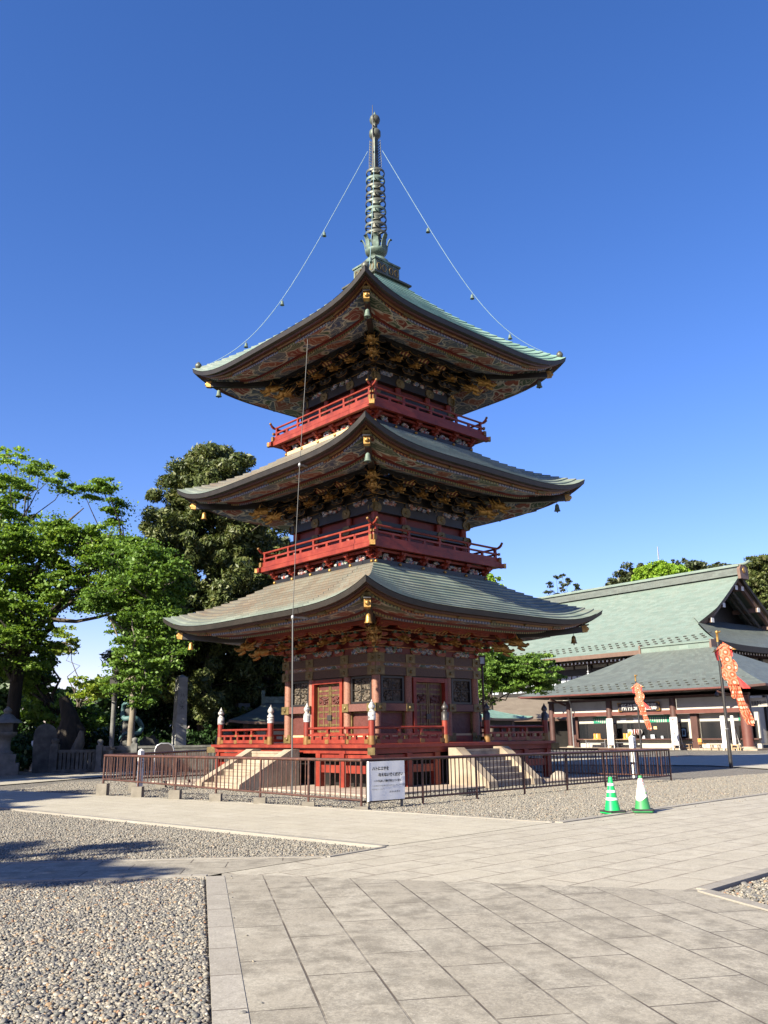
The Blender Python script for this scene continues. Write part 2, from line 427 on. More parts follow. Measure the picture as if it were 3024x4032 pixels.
def copper(name, greens, browns, brown_amt, row=0.19, colw=0.55, rough=0.55, edge=False):
    """sheet copper laid in courses: verdigris with brown weathering"""
    m, nt, b = newmat(name)
    uv = coord(nt, 'UV')
    br = nt.nodes.new('ShaderNodeTexBrick'); nt.links.new(uv, br.inputs['Vector'])
    br.inputs['Scale'].default_value = 1.0; br.inputs['Brick Width'].default_value = colw; br.inputs['Row Height'].default_value = row
    br.inputs['Mortar Size'].default_value = 0.006; br.inputs['Mortar Smooth'].default_value = 0.3; br.inputs['Bias'].default_value = 0.0
    br.inputs['Color1'].default_value = (0, 0, 0, 1); br.inputs['Color2'].default_value = (1, 1, 1, 1); br.inputs['Mortar'].default_value = (0.5, 0.5, 0.5, 1)
    n1 = noise(nt, uv, 1.1, 6, 0.62)
    st = noise(nt, coord(nt, 'UV', (6.0, 0.5, 1)), 2.0, 4, 0.6)
    g = ramp(nt, math_(nt, 'ADD', math_(nt, 'MULTIPLY', br.outputs['Color'], 0.35), math_(nt, 'MULTIPLY', n1, 0.75)), greens, [0.2, 0.5, 0.85])
    br2 = ramp(nt, math_(nt, 'ADD', math_(nt, 'MULTIPLY', br.outputs['Color'], 0.3), math_(nt, 'MULTIPLY', st, 0.75)), browns, [0.2, 0.8])
    f = math_(nt, 'MULTIPLY_ADD', math_(nt, 'SUBTRACT', math_(nt, 'ADD', math_(nt, 'MULTIPLY', n1, 0.5), math_(nt, 'MULTIPLY', st, 0.5)), 0.5), 3.0, brown_amt, True)
    if edge:
        sy = nt.nodes.new('ShaderNodeSeparateXYZ'); nt.links.new(uv, sy.inputs[0])
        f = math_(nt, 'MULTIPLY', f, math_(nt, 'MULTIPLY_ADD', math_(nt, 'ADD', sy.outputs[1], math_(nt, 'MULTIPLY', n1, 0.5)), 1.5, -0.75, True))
    c = mixc(nt, f, g, br2)
    c = mixc(nt, math_(nt, 'MULTIPLY', br.outputs['Fac'], 0.6), c, (0.03, 0.035, 0.03))
    nt.links.new(c, b.inputs['Base Color']); b.inputs['Roughness'].default_value = rough; b.inputs['Metallic'].default_value = 0.0
    b.inputs['Specular IOR Level'].default_value = 0.4
    bump(nt, b, math_(nt, 'ADD', math_(nt, 'MULTIPLY', br.outputs['Fac'], -1.0), math_(nt, 'MULTIPLY', br.outputs['Color'], 0.4)), 0.35, 0.02)
    return m
G1 = [(0.10,0.145,0.12),(0.165,0.225,0.19),(0.24,0.31,0.265)]
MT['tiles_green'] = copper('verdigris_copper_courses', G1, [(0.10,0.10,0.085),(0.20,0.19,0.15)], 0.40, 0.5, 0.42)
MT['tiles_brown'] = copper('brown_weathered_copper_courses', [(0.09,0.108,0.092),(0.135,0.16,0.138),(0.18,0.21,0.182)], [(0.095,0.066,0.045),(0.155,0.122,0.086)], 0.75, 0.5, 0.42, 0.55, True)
MT['tiles_pale'] = copper('pale_verdigris_courses', [(0.09,0.135,0.118),(0.135,0.187,0.168),(0.175,0.232,0.21)], [(0.2,0.2,0.16),(0.3,0.28,0.22)], 0.15, 0.5, 0.42)
MT['tiles_teal'] = copper('teal_copper_courses', [(0.10,0.20,0.155),(0.17,0.30,0.24),(0.26,0.40,0.33)], [(0.09,0.12,0.10),(0.15,0.18,0.15)], 0.15, 0.5, 0.42)
MT['hall_roof'] = copper('broad_verdigris_roof', [(0.11,0.158,0.137),(0.145,0.198,0.175),(0.185,0.24,0.215)], [(0.11,0.125,0.10),(0.15,0.165,0.135)], 0.25, 0.28, 0.9, 0.6)
MT['recep_roof'] = copper('grey_green_copper_roof', [(0.078,0.096,0.09),(0.105,0.127,0.118),(0.145,0.178,0.163)], [(0.065,0.07,0.063),(0.095,0.10,0.09)], 0.45, 0.26, 0.7, 0.5)
MT['brown_roof'] = copper('brown_shingle_roof', [(0.15,0.12,0.09),(0.21,0.175,0.13),(0.24,0.21,0.16)], [(0.12,0.095,0.07),(0.18,0.14,0.105)], 0.6, 0.28, 0.8, 0.7)
MT['gazebo_shaded'] = copper('shaded_pavilion_copper', [(0.04,0.065,0.052),(0.065,0.095,0.078),(0.09,0.125,0.10)], [(0.05,0.05,0.04),(0.08,0.075,0.06)], 0.4, 0.24, 0.6, 0.6)  # left pavilion roof: its partial shade is put into this darker copper colour
MT['gazebo_roof'] = copper('green_pavilion_copper', [(0.10,0.20,0.16),(0.17,0.30,0.24),(0.24,0.38,0.31)], [(0.10,0.12,0.10),(0.16,0.17,0.14)], 0.2, 0.24, 0.6, 0.6)

def leaf_mat(name, cols, trans=0.35, hue=None):
    m, nt, b = newmat(name)
    g = nt.nodes.new('ShaderNodeNewGeometry')
    v = coord(nt, 'Object')
    n1 = noise(nt, v, 0.9, 2)
    f = math_(nt, 'ADD', math_(nt, 'MULTIPLY', g.outputs['Random Per Island'], 0.5), math_(nt, 'MULTIPLY', n1, 0.6))
    c = ramp(nt, f, cols, [0.15 + 0.75 * i / (len(cols) - 1) for i in range(len(cols))])
    nt.links.new(c, b.inputs['Base Color']); b.inputs['Roughness'].default_value = 0.5; b.inputs['Specular IOR Level'].default_value = 0.3
    tr = nt.nodes.new('ShaderNodeBsdfTranslucent')
    nt.links.new(mixc(nt, 1.0, c, (1.0, 1.0, 0.45), 'MULTIPLY'), tr.inputs[0])
    mx = nt.nodes.new('ShaderNodeMixShader'); mx.inputs[0].default_value = trans
    nt.links.new(b.outputs[0], mx.inputs[1]); nt.links.new(tr.outputs[0], mx.inputs[2])
    nt.links.new(mx.outputs[0], nt.nodes['Material Output'].inputs['Surface'])
    return m
MT['leaf_zelkova'] = leaf_mat('spring_green_leaves', [(0.050,0.105,0.014),(0.10,0.185,0.026),(0.16,0.265,0.040),(0.25,0.335,0.052)], 0.45)
MT['leaf_maple'] = leaf_mat('fresh_maple_leaves', [(0.048,0.105,0.016),(0.10,0.185,0.030),(0.165,0.26,0.048)], 0.42)
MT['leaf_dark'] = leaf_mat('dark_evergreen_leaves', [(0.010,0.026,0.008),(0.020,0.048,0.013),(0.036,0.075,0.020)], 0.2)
MT['leaf_conifer'] = leaf_mat('cedar_needles', [(0.018,0.030,0.008),(0.043,0.062,0.016),(0.085,0.105,0.030),(0.12,0.115,0.042)], 0.2)
MT['leaf_lime'] = leaf_mat('lime_green_leaves', [(0.10,0.20,0.018),(0.19,0.32,0.030),(0.27,0.38,0.045)], 0.35)
MT['leaf_pine'] = leaf_mat('pine_needles', [(0.020,0.032,0.012),(0.040,0.055,0.020),(0.065,0.07,0.03)], 0.12)
MT['leaf_yellow'] = leaf_mat('yellow_green_leaves', [(0.07,0.13,0.016),(0.15,0.22,0.028),(0.27,0.30,0.035)], 0.4)
# ------------------------------------------------------------------ ground, paving, gravel
def gravel_mat(name, scale, cols, bmp=0.9, dark=(0.05,0.045,0.04)):
    m, nt, b = newmat(name)
    v = coord(nt, 'Object', (1, 1, 0.0))
    vo = nt.nodes.new('ShaderNodeTexVoronoi'); vo.inputs['Scale'].default_value = scale; nt.links.new(v, vo.inputs['Vector'])
    sp = nt.nodes.new('ShaderNodeSeparateColor'); nt.links.new(vo.outputs['Color'], sp.inputs[0])
    c = ramp(nt, sp.outputs[0], cols, [i / len(cols) for i in range(len(cols))], 'CONSTANT')
    big = noise(nt, v, 0.35, 4)
    c = mixc(nt, ramp(nt, big, [(0,0,0),(0.45,0.45,0.45)], [0.4, 0.75]), c, (0.18, 0.155, 0.13))
    gap = math_(nt, 'MULTIPLY', math_(nt, 'GREATER_THAN', vo.outputs['Distance'], 0.62), 0.75)
    nt.links.new(mixc(nt, gap, c, dark), b.inputs['Base Color']); b.inputs['Roughness'].default_value = 0.85
    bump(nt, b, math_(nt, 'MULTIPLY', vo.outputs['Distance'], -1.0), bmp, 0.03)
    return m
PEB = [(0.20,0.182,0.15),(0.15,0.14,0.125),(0.235,0.21,0.175),(0.17,0.158,0.14),(0.26,0.235,0.20),(0.14,0.136,0.13),(0.20,0.17,0.13),(0.185,0.172,0.15)]
MT['gravel'] = gravel_mat('gravel_bed', 42.0, PEB)
MT['gravel_far'] = gravel_mat('fine_gravel', 14.0, [(0.30,0.28,0.25),(0.24,0.225,0.20),(0.36,0.33,0.29),(0.27,0.25,0.23)])

def paving_mat(name, pal, mortar, roww, colw, msize, stain, speck=70.0, tint=0.35, off=0.41, dirt=(0.17,0.15,0.13), grit_amt=0.36):
    m, nt, b = newmat(name)
    uv = coord(nt, 'UV')
    wob = noise(nt, uv, 2.2, 2, out='Color')
    va = nt.nodes.new('ShaderNodeVectorMath'); va.operation = 'MULTIPLY_ADD'
    nt.links.new(wob, va.inputs[0]); va.inputs[1].default_value = (0.006, 0.006, 0); nt.links.new(uv, va.inputs[2])
    br = nt.nodes.new('ShaderNodeTexBrick'); nt.links.new(va.outputs[0], br.inputs['Vector'])
    br.offset = off; br.inputs['Scale'].default_value = 1.0
    br.inputs['Brick Width'].default_value = colw; br.inputs['Row Height'].default_value = roww
    br.inputs['Mortar Size'].default_value = msize; br.inputs['Mortar Smooth'].default_value = 0.25
    br.inputs['Color1'].default_value = (0,0,0,1); br.inputs['Color2'].default_value = (1,1,1,1); br.inputs['Mortar'].default_value = (.5,.5,.5,1)
    big = noise(nt, uv, 0.9, 6, 0.62); mid = noise(nt, uv, 4.5, 5, 0.65)
    fine = noise(nt, uv, speck, 3, 0.7)
    f = math_(nt, 'ADD', math_(nt, 'MULTIPLY', br.outputs['Color'], tint), math_(nt, 'MULTIPLY', big, 1 - tint))
    c = ramp(nt, f, pal, [0.28 + 0.44 * i / (len(pal) - 1) for i in range(len(pal))])
    sm = ramp(nt, math_(nt, 'ADD', math_(nt, 'MULTIPLY', mid, 0.6), math_(nt, 'MULTIPLY', big, 0.4)), [(0,0,0),(1,1,1)], [0.46, 0.58])
    c = mixc(nt, math_(nt, 'MULTIPLY', sm, stain), c, dirt)
    blo = ramp(nt, noise(nt, uv, 1.9, 7, 0.7, 0.6), [(0,0,0),(1,1,1)], [0.50, 0.66])
    c = mixc(nt, math_(nt, 'MULTIPLY', blo, 0.38), c, (0.47, 0.44, 0.375))
    grit = ramp(nt, noise(nt, uv, 26.0, 4, 0.75), [(1,1,1),(0,0,0)], [0.42, 0.56])
    c = mixc(nt, math_(nt, 'MULTIPLY', math_(nt, 'MULTIPLY', grit, grit_amt), ramp(nt, noise(nt, uv, 0.7, 5, 0.65), [(0.25,0.25,0.25),(1,1,1)], [0.36, 0.62])), c, (0.15, 0.135, 0.11))
    pores = ramp(nt, fine, [(1,1,1),(0,0,0)], [0.33, 0.43])
    c = mixc(nt, math_(nt, 'MULTIPLY', pores, 0.55), c, (0.10, 0.095, 0.085))
    wp = ramp(nt, fine, [(0,0,0),(1,1,1)], [0.58, 0.68])
    c = mixc(nt, math_(nt, 'MULTIPLY', wp, 0.35), c, (0.62, 0.58, 0.52))
    gapn = ramp(nt, noise(nt, uv, 3.0, 3), [(0.35,0.35,0.35),(1,1,1)], [0.35, 0.55])
    gap = math_(nt, 'MULTIPLY', br.outputs['Fac'], gapn)
    c = mixc(nt, gap, c, mortar)
    nt.links.new(c, b.inputs['Base Color']); b.inputs['Roughness'].default_value = 0.78; b.inputs['Specular IOR Level'].default_value = 0.35
    h = math_(nt, 'ADD', math_(nt, 'MULTIPLY', gap, -1.2), math_(nt, 'ADD', math_(nt, 'MULTIPLY', fine, 0.25), math_(nt, 'MULTIPLY', br.outputs['Color'], 0.25)))
    bump(nt, b, h, 0.55, 0.012)
    return m
MT['pave_near'] = paving_mat('weathered_paving_slabs', [(0.272,0.246,0.200),(0.322,0.293,0.240),(0.385,0.355,0.296)], (0.085,0.07,0.055), 0.435, 1.08, 0.008, 0.95, tint=0.20, dirt=(0.185,0.166,0.133), grit_amt=0.60)
MT['pave_mid'] = paving_mat('pale_paving_slabs', [(0.345,0.315,0.255),(0.39,0.357,0.292),(0.435,0.402,0.335)], (0.17,0.14,0.11), 0.47, 1.0, 0.013, 0.55, tint=0.14, dirt=(0.265,0.24,0.195))
MT['pave_path'] = paving_mat('pale_path_slabs', [(0.355,0.325,0.26),(0.405,0.372,0.30),(0.45,0.415,0.345)], (0.22,0.19,0.16), 0.45, 1.0, 0.010, 0.35, tint=0.15, dirt=(0.30,0.272,0.222))
MT['kerb'] = paving_mat('light_granite_kerb', [(0.29,0.267,0.232),(0.345,0.32,0.283)], (0.13,0.11,0.09), 5.0, 0.72, 0.008, 0.45, dirt=(0.22,0.2,0.17))
MT['kerb_dull'] = paving_mat('grey_stone_kerb', [(0.25,0.23,0.20),(0.30,0.277,0.243)], (0.13,0.11,0.09), 5.0, 0.72, 0.008, 0.45, dirt=(0.19,0.17,0.145))
MT['platform'] = paving_mat('pinkish_terrace_flags', [(0.34,0.255,0.20),(0.42,0.33,0.265),(0.46,0.38,0.31)], (0.14,0.11,0.09), 0.42, 0.62, 0.014, 0.35, dirt=(0.25,0.2,0.165))

def sheet(name, poly, z, mat, org, ang, kind='structure'):
    """one flat polygon whose UV runs along the joint direction"""
    c, s = math.cos(R(ang)), math.sin(R(ang))
    mb = MB(); uv = []
    for x, y in poly:
        dx, dy = x - org[0], y - org[1]; uv.append((dx * c + dy * s, -dx * s + dy * c))
    mb.face([(x, y, z) for x, y in poly], 0, uv)
    o = mb.build(name, mat); return tag(o, kind=kind)

mb = MB(); mb.face([(-2500,-600,-0.03),(2500,-600,-0.03),(2500,4000,-0.03),(-2500,4000,-0.03)])
tag(mb.build('ground', MT['gravel']), kind='structure')
FOLD_A, FOLD_B = (-1.76,-18.87), (3.04,-20.29)
sheet('paving', [(0.50,-30),(5.64,-30),FOLD_B,FOLD_A], 0.0, MT['pave_near'], FOLD_A, -78.6)
sheet('paving', [FOLD_A,FOLD_B,(22,-1.7),(22,4.8),(2.84,-13.90),(-0.01,-16.80),(-0.70,-17.65)], 0.0, MT['pave_mid'], (2.88,-20.19), 43.0)
sheet('path', [(-15,-20.3),(-4.0,-19.24),(-1.89,-19.06),FOLD_A,(-0.70,-17.65),(-2.05,-17.65),(-4.6,-17.84),(-15,-18.55)], 0.004, MT['pave_near'], FOLD_A, 4.5)
sheet('path', [(-0.01,-16.80),(2.84,-13.90),(0.45,-11.82),(-3.15,-8.70),(-10.74,-3.0),(-24,6.5),(-24,4.2),(-8.2,-9.44)], 0.004, MT['pave_path'], (-0.01,-16.8), -41)
sheet('path', [(14.6,2.6),(13.5,8.0),(9,10.5),(0,15),(0,19),(15.9,20.4),(22.8,23.8),(44,34),(44,-8),(22,1.0)], 0.008, MT['pave_path'], (13.5,8), 43)
sheet('path', [(-12.24,0),(-10.53,4.96),(-8.3,11.5),(-10.8,11.5),(-12.9,5.5),(-14.9,1.0)], 0.0, MT['pave_path'], (-12,0), 71)

def kerb(pts, w, z=0.010, side=1, mat='kerb'):
    mb = MB()
    L = 0.0
    for a, b in zip(pts, pts[1:]):
        d = Vector((b[0]-a[0], b[1]-a[1], 0)); l = d.length; d.normalize(); n = Vector((-d.y, d.x, 0)) * w * side
        A, B = Vector((*a, 0)), Vector((*b, 0))
        q = [A, B, B + n, A + n]
        mb.face([(p.x, p.y, z) for p in q], 0, [(L, 0.5), (L + l, 0.5), (L + l, 0.5 + w), (L, 0.5 + w)])
        for p0, p1 in zip(q, q[1:] + q[:1]):
            mb.face([(p0.x,p0.y,-0.05),(p1.x,p1.y,-0.05),(p1.x,p1.y,z),(p0.x,p0.y,z)], 0, [(L, .5), (L + .3, .5), (L + .3, .55), (L, .55)])
        L += l + 0.37
    o = mb.build('kerb', MT[mat]); return tag(o, kind='structure')
kerb([(-1.89,-19.06),(0.34,-30)], 0.192, 0.004, 1)
kerb([(-15,-20.3),(-4.0,-19.24),(-1.89,-19.06)], 0.10, 0.012, 1)
kerb([(-15,-18.55),(-4.6,-17.84),(-2.05,-17.65),(-0.70,-17.65),(-0.01,-16.80)], 0.07, 0.012, -1, 'kerb_dull')
kerb([(-0.01,-16.80),(-8.2,-9.44),(-24,4.2)], 0.13, 0.016, -1, 'kerb_dull')
kerb([(2.84,-13.90),(0.45,-11.82),(-3.15,-8.70)], 0.09, 0.014, 1, 'kerb_dull')
kerb([(22,4.8),(2.84,-13.90)], 0.16, 0.016, 1, 'kerb_dull')
kerb([FOLD_B,(22,-1.7)], 0.13, 0.012, 1, 'kerb_dull')
kerb([(5.64,-30),FOLD_B], 0.13, 0.014, 1, 'kerb_dull')

# loose stones lying on the gravel beds: thousands of small ellipsoids on points
def pebble_mat(name='river_pebble', flat=0.0):
    m, nt, b = newmat(name)
    oi = nt.nodes.new('ShaderNodeObjectInfo')
    cols = [(0.30,0.26,0.20),(0.135,0.132,0.128),(0.215,0.195,0.16),(0.105,0.106,0.108),(0.37,0.325,0.26),(0.16,0.15,0.135),(0.26,0.23,0.185),(0.095,0.095,0.098),(0.43,0.39,0.33),(0.29,0.18,0.09),(0.14,0.138,0.13),(0.205,0.185,0.16),(0.13,0.135,0.125),(0.26,0.12,0.06)]
    pos = [0, .09, .19, .29, .36, .44, .53, .61, .69, .75, .80, .88, .95, .985]
    c = ramp(nt, oi.outputs['Random'], cols, pos, 'CONSTANT')
    if flat: c = mixc(nt, flat, c, (0.225, 0.207, 0.175))
    v = coord(nt, 'Object')
    n1 = noise(nt, v, 1.6, 4)
    c = mixc(nt, 1.0, c, ramp(nt, n1, [(0.72,0.72,0.72),(1.0,1.0,1.0)], [0.35, 0.6]), 'MULTIPLY')
    nt.links.new(c, b.inputs['Base Color']); b.inputs['Roughness'].default_value = 0.62; b.inputs['Specular IOR Level'].default_value = 0.35
    return m
MT['pebble'] = pebble_mat('river_pebble', 0.22); MT['pebble_fine'] = pebble_mat('fine_grey_pebble', 0.6)
def in_poly(P, poly):
    x, y = P[:, 0], P[:, 1]; ins = np.zeros(len(P), bool); n = len(poly)
    for i in range(n):
        x0, y0 = poly[i]; x1, y1 = poly[(i + 1) % n]
        c = ((y0 > y) != (y1 > y)) & (x < (x1 - x0) * (y - y0) / (y1 - y0 + 1e-12) + x0)
        ins ^= c
    return ins
def gn_pebbles(mat):
    ng = bpy.data.node_groups.new('scatter_stones', 'GeometryNodeTree')
    ng.interface.new_socket('Geometry', in_out='INPUT', socket_type='NodeSocketGeometry')
    ng.interface.new_socket('Geometry', in_out='OUTPUT', socket_type='NodeSocketGeometry')
    N = ng.nodes; L = ng.links
    gi = N.new('NodeGroupInput'); go = N.new('NodeGroupOutput')
    ico = N.new('GeometryNodeMeshIcoSphere'); ico.inputs['Radius'].default_value = 1.0; ico.inputs['Subdivisions'].default_value = 2
    sp = N.new('GeometryNodeSetPosition'); L.new(ico.outputs[0], sp.inputs[0])
    nz = N.new('ShaderNodeTexNoise'); nz.inputs['Scale'].default_value = 0.9
    vm = N.new('ShaderNodeVectorMath'); vm.operation = 'SUBTRACT'; vm.inputs[1].default_value = (0.5, 0.5, 0.5); L.new(nz.outputs['Color'], vm.inputs[0])
    vs = N.new('ShaderNodeVectorMath'); vs.operation = 'SCALE'; vs.inputs['Scale'].default_value = 0.7; L.new(vm.outputs[0], vs.inputs[0])
    L.new(vs.outputs[0], sp.inputs['Offset'])
    ss = N.new('GeometryNodeSetShadeSmooth'); L.new(sp.outputs[0], ss.inputs[0])
    sm = N.new('GeometryNodeSetMaterial'); sm.inputs['Material'].default_value = mat; L.new(ss.outputs[0], sm.inputs[0])
    ip = N.new('GeometryNodeInstanceOnPoints')
    mp = N.new('GeometryNodeMeshToPoints'); L.new(gi.outputs[0], mp.inputs[0])
    L.new(mp.outputs[0], ip.inputs['Points']); L.new(sm.outputs[0], ip.inputs['Instance'])
    a1 = N.new('GeometryNodeInputNamedAttribute'); a1.data_type = 'FLOAT_VECTOR'; a1.inputs['Name'].default_value = 'size'
    a2 = N.new('GeometryNodeInputNamedAttribute'); a2.data_type = 'FLOAT_VECTOR'; a2.inputs['Name'].default_value = 'turn'
    L.new(a1.outputs[0], ip.inputs['Scale'])
    try:
        er = N.new('FunctionNodeEulerToRotation'); L.new(a2.outputs[0], er.inputs[0]); L.new(er.outputs[0], ip.inputs['Rotation'])
    except Exception:
        L.new(a2.outputs[0], ip.inputs['Rotation'])
    L.new(ip.outputs[0], go.inputs[0])
    return ng
GN = gn_pebbles(MT['pebble']); GN2 = gn_pebbles(MT['pebble_fine'])
def pebbles(polys, dens, r, zr, holes=(), name='gravel_stones', dens_fn=None, ng=None):
    allp = []
    for poly in polys:
        a = np.array(poly); lo, hi = a.min(0), a.max(0)
        n = int((hi - lo).prod() * dens)
        P = lo + RNG.random((n, 2)) * (hi - lo)
        P = P[in_poly(P, poly)]
        for h in holes: P = P[~in_poly(P, h)]
        if dens_fn is not None: P = P[RNG.random(len(P)) < dens_fn(P)]
        allp.append(P)
    P = np.concatenate(allp); n = len(P)
    me = bpy.data.meshes.new(name); me.vertices.add(n)
    s = r * np.exp(RNG.normal(0, 0.28, n))
    z = -0.03 + zr * RNG.random(n)
    me.vertices.foreach_set('co', np.column_stack([P, z]).ravel())
    at = me.attributes.new('size', 'FLOAT_VECTOR', 'POINT')
    at.data.foreach_set('vector', np.column_stack([s, s * RNG.uniform(.6, .95, n), s * RNG.uniform(.4, .7, n)]).ravel())
    at = me.attributes.new('turn', 'FLOAT_VECTOR', 'POINT')
    at.data.foreach_set('vector', np.column_stack([RNG.normal(0, .35, n), RNG.normal(0, .35, n), RNG.uniform(0, 6.28, n)]).ravel())
    o = bpy.data.objects.new(name, me); COL.objects.link(o)
    md = o.modifiers.new('scatter', 'NODES'); md.node_group = ng or GN
    return o
PA = [(-1.91,-19.08),(0.32,-30),(-6,-30),(-8,-19.72)]
PC = [(-0.06,-16.86),(-0.72,-17.63),(-2.05,-17.63),(-4.6,-17.82),(-14,-18.45),(-14,-4.6),(-8.25,-9.47)]
PE = [(2.84,-13.80),(0.47,-11.74),(-3.13,-8.62),(-10.7,-2.95),(-10.7,2),(-6,1.2),(8.6,-1.9),(14.5,2.5),(21,3.9)]
PF = [(3.13,-20.3),(5.75,-30),(12,-30),(14,-9.4)]
TERR = [tuple(Matrix.Rotation(R(42.2154), 2) @ Vector(q)) for q in ((-5.3,-5.3),(5.3,-5.3),(5.3,5.3),(-5.3,5.3))]
nearA = lambda P: np.clip((P[:, 1] + 24.8) / 0.8, 0, 1)
tag(pebbles([PA], 6800, 0.0128, 0.026, dens_fn=nearA), 'loose round river pebbles in the near gravel bed', 'gravel', kind='stuff')
tag(pebbles([PC], 2300, 0.0125, 0.020, ng=GN2), 'grey pebbles in the gravel wedge between the two paths', 'gravel', kind='stuff')
tag(pebbles([PE], 1100, 0.0155, 0.018, holes=[TERR], ng=GN2), 'pebbles spread round the red tower and its railing', 'gravel', kind='stuff')
tag(pebbles([PF], 2400, 0.014, 0.024, dens_fn=lambda P: np.clip((P[:, 1] + 24.0) / 0.8, 0, 1)), 'pebbles in the gravel corner at the right edge', 'gravel', kind='stuff')

SPILL = [[(-1.75,-19.0),(-1.6,-18.95),(0.6,-30),(0.45,-30)],[(-8,-19.6),(-2,-19.02),(-2,-18.75),(-8,-19.3)],[(-3,-14.05),(0.0,-16.75),(0.3,-16.5),(-2.7,-13.8)],[(2.9,-14.0),(12,-5.2),(12.4,-5.6),(3.0,-14.4)],[(0.4,-12.0),(2.8,-14.0),(2.6,-14.2),(0.2,-12.2)]]
tag(pebbles(SPILL, 9, 0.010, 0.001, name='spilled_pebbles'), 'single pebbles kicked out of the gravel onto the paving', 'gravel', kind='stuff').location = (0,0,0.033)
# ------------------------------------------------------------------ the pagoda
PHI = R(42.2154)
PG = thing('pagoda', 'three tiered red Buddhist pagoda with green copper roofs and a tall bronze spire', 'pagoda', (0,0,0), PHI)
# ---- stone terrace under it is ground
mb = MB(); mb.box(-5.3,5.3,-5.3,5.3,-0.06,0.045)
tag(mb.build('terrace_paving', MT['platform'], None, (0,0,0), PHI), kind='structure')

# ---- ground floor deck
deck = MB(); deck.box(-3.95,3.95,-3.95,3.95,1.08,1.165)
DK = deck.build('deck', [MT['red'], MT['gold']], PG)
e = MB()
e.box(-3.80,3.80,-3.82,-3.66,0.93,1.078); e.rot4(); 
for sx in (-1, 1):
    for sy in (-1, 1):
        pass
e.build_each('edge_beam', MT['red'], DK)
cap = MB()
for k in range(4):
    c, s = math.cos(R(90*k+225)), math.sin(R(90*k+225)); a = 4.0 * math.sqrt(2)
    def P(r): return (r * c, r * s, 1.005)
    cap.bar(P(5.15), P(a - 0.22), 0.17, 0.16, 0); cap.bar(P(a - 0.22), P(a + 0.04), 0.19, 0.185, 1)
cap.build_each('corner_beam', [MT['red'], MT['gold_dull']], DK)
pl = [-3.74, -1.35, 1.35, 3.74]; 
for face in range(4):
    for s0 in (-3.74, -2.45, -1.36, 1.55, 2.6):
        q = MB(); q.box(s0-0.1, s0+0.1, -3.84, -3.64, 0.045, 0.928)
        q.xform(Matrix.Rotation(face * math.pi/2, 4, 'Z')); q.build('post', MT['red'], DK)
tie = MB()
for a, b in ((-3.64,-2.55),(-2.35,-1.46),(1.65,2.5),(2.7,3.64)):
    tie.box(a, b, -3.79, -3.69, 0.42, 0.62); tie.box(a, b, -3.78, -3.70, 0.80, 0.90)
tie.rot4(); tie.build_each('tie_rail', MT['red'], DK)
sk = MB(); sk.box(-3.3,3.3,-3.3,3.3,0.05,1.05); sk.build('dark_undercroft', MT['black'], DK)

# ---- railings of the deck, with capped newel posts
def newel(x, y, par):
    q = MB(); q.lathe([(0.0920,1.166),(0.0920,1.80)], 14, (x,y,0), 0); o = q.build('newel_post', MT['red'], par)
    f = MB(); f.lathe([(0.1000,1.167),(0.1040,1.20),(0.0976,1.32),(0.0960,1.40)], 14, (x,y,0), 0); f.build('gilt_sleeve', MT['gold_paint'], o)
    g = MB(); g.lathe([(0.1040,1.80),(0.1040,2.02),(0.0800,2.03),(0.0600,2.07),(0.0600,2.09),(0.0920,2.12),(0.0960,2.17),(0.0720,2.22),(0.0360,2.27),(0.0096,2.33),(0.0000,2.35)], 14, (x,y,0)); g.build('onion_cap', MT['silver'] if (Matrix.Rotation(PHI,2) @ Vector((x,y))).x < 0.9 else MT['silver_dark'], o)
RL = bpy.data.objects.new('deck_railing', None); COL.objects.link(RL); RL.parent = PG
for face in range(4):
    Mr = Matrix.Rotation(face * math.pi/2, 4, 'Z')
    for x in (-3.74, -0.92, 0.90):
        p = Mr @ Vector((x, -3.74, 0)); newel(p.x, p.y, RL)
    for a, b in ((-3.63,-1.03),(1.01,3.63)):
        q = MB(); n = 3
        q.tube([(a,-3.74,1.61),(b,-3.74,1.61)], 0.035, 8); q.box(a,b,-3.775,-3.705,1.40,1.455); q.box(a,b,-3.79,-3.69,1.20,1.30)
        q.box(a,b,-3.77,-3.71,1.167,1.175)
        for i in range(7):
            x = a + (b - a) * (i + .5) / 7
            q.box(x-.05,x+.05,-3.77,-3.71,1.30,1.40)
        for i in range(2):
            x = a + (b - a) * (i + 1) / 3
            q.prism([(-.055,1.455),(.055,1.455),(.035,1.53),(.055,1.578),(-.055,1.578),(-.035,1.53)], lambda p, x=x: (x+p[0],-3.78,p[1]), lambda p, x=x: (x+p[0],-3.70,p[1]))
        q.xform(Mr); o = q.build('rail_section', MT['red'], RL)
        g = MB()
        for i in range(2):
            x = a + (b - a) * (i + 1) / 3
            g.prism([(-.07,1.19),(.07,1.19),(.09,1.25),(.07,1.305),(-.07,1.305),(-.09,1.25)], lambda p, x=x: (x+p[0],-3.797,p[1]), lambda p, x=x: (x+p[0],-3.683,p[1]))
            g.box(x-.06,x+.06,-3.782,-3.698,1.395,1.46)
        for x in (a+.07, b-.07): g.box(x-.07,x+.07,-3.795,-3.685,1.195,1.305)
        g.xform(Mr); g.build_each('gilt_fitting', MT['gold_paint'], o)

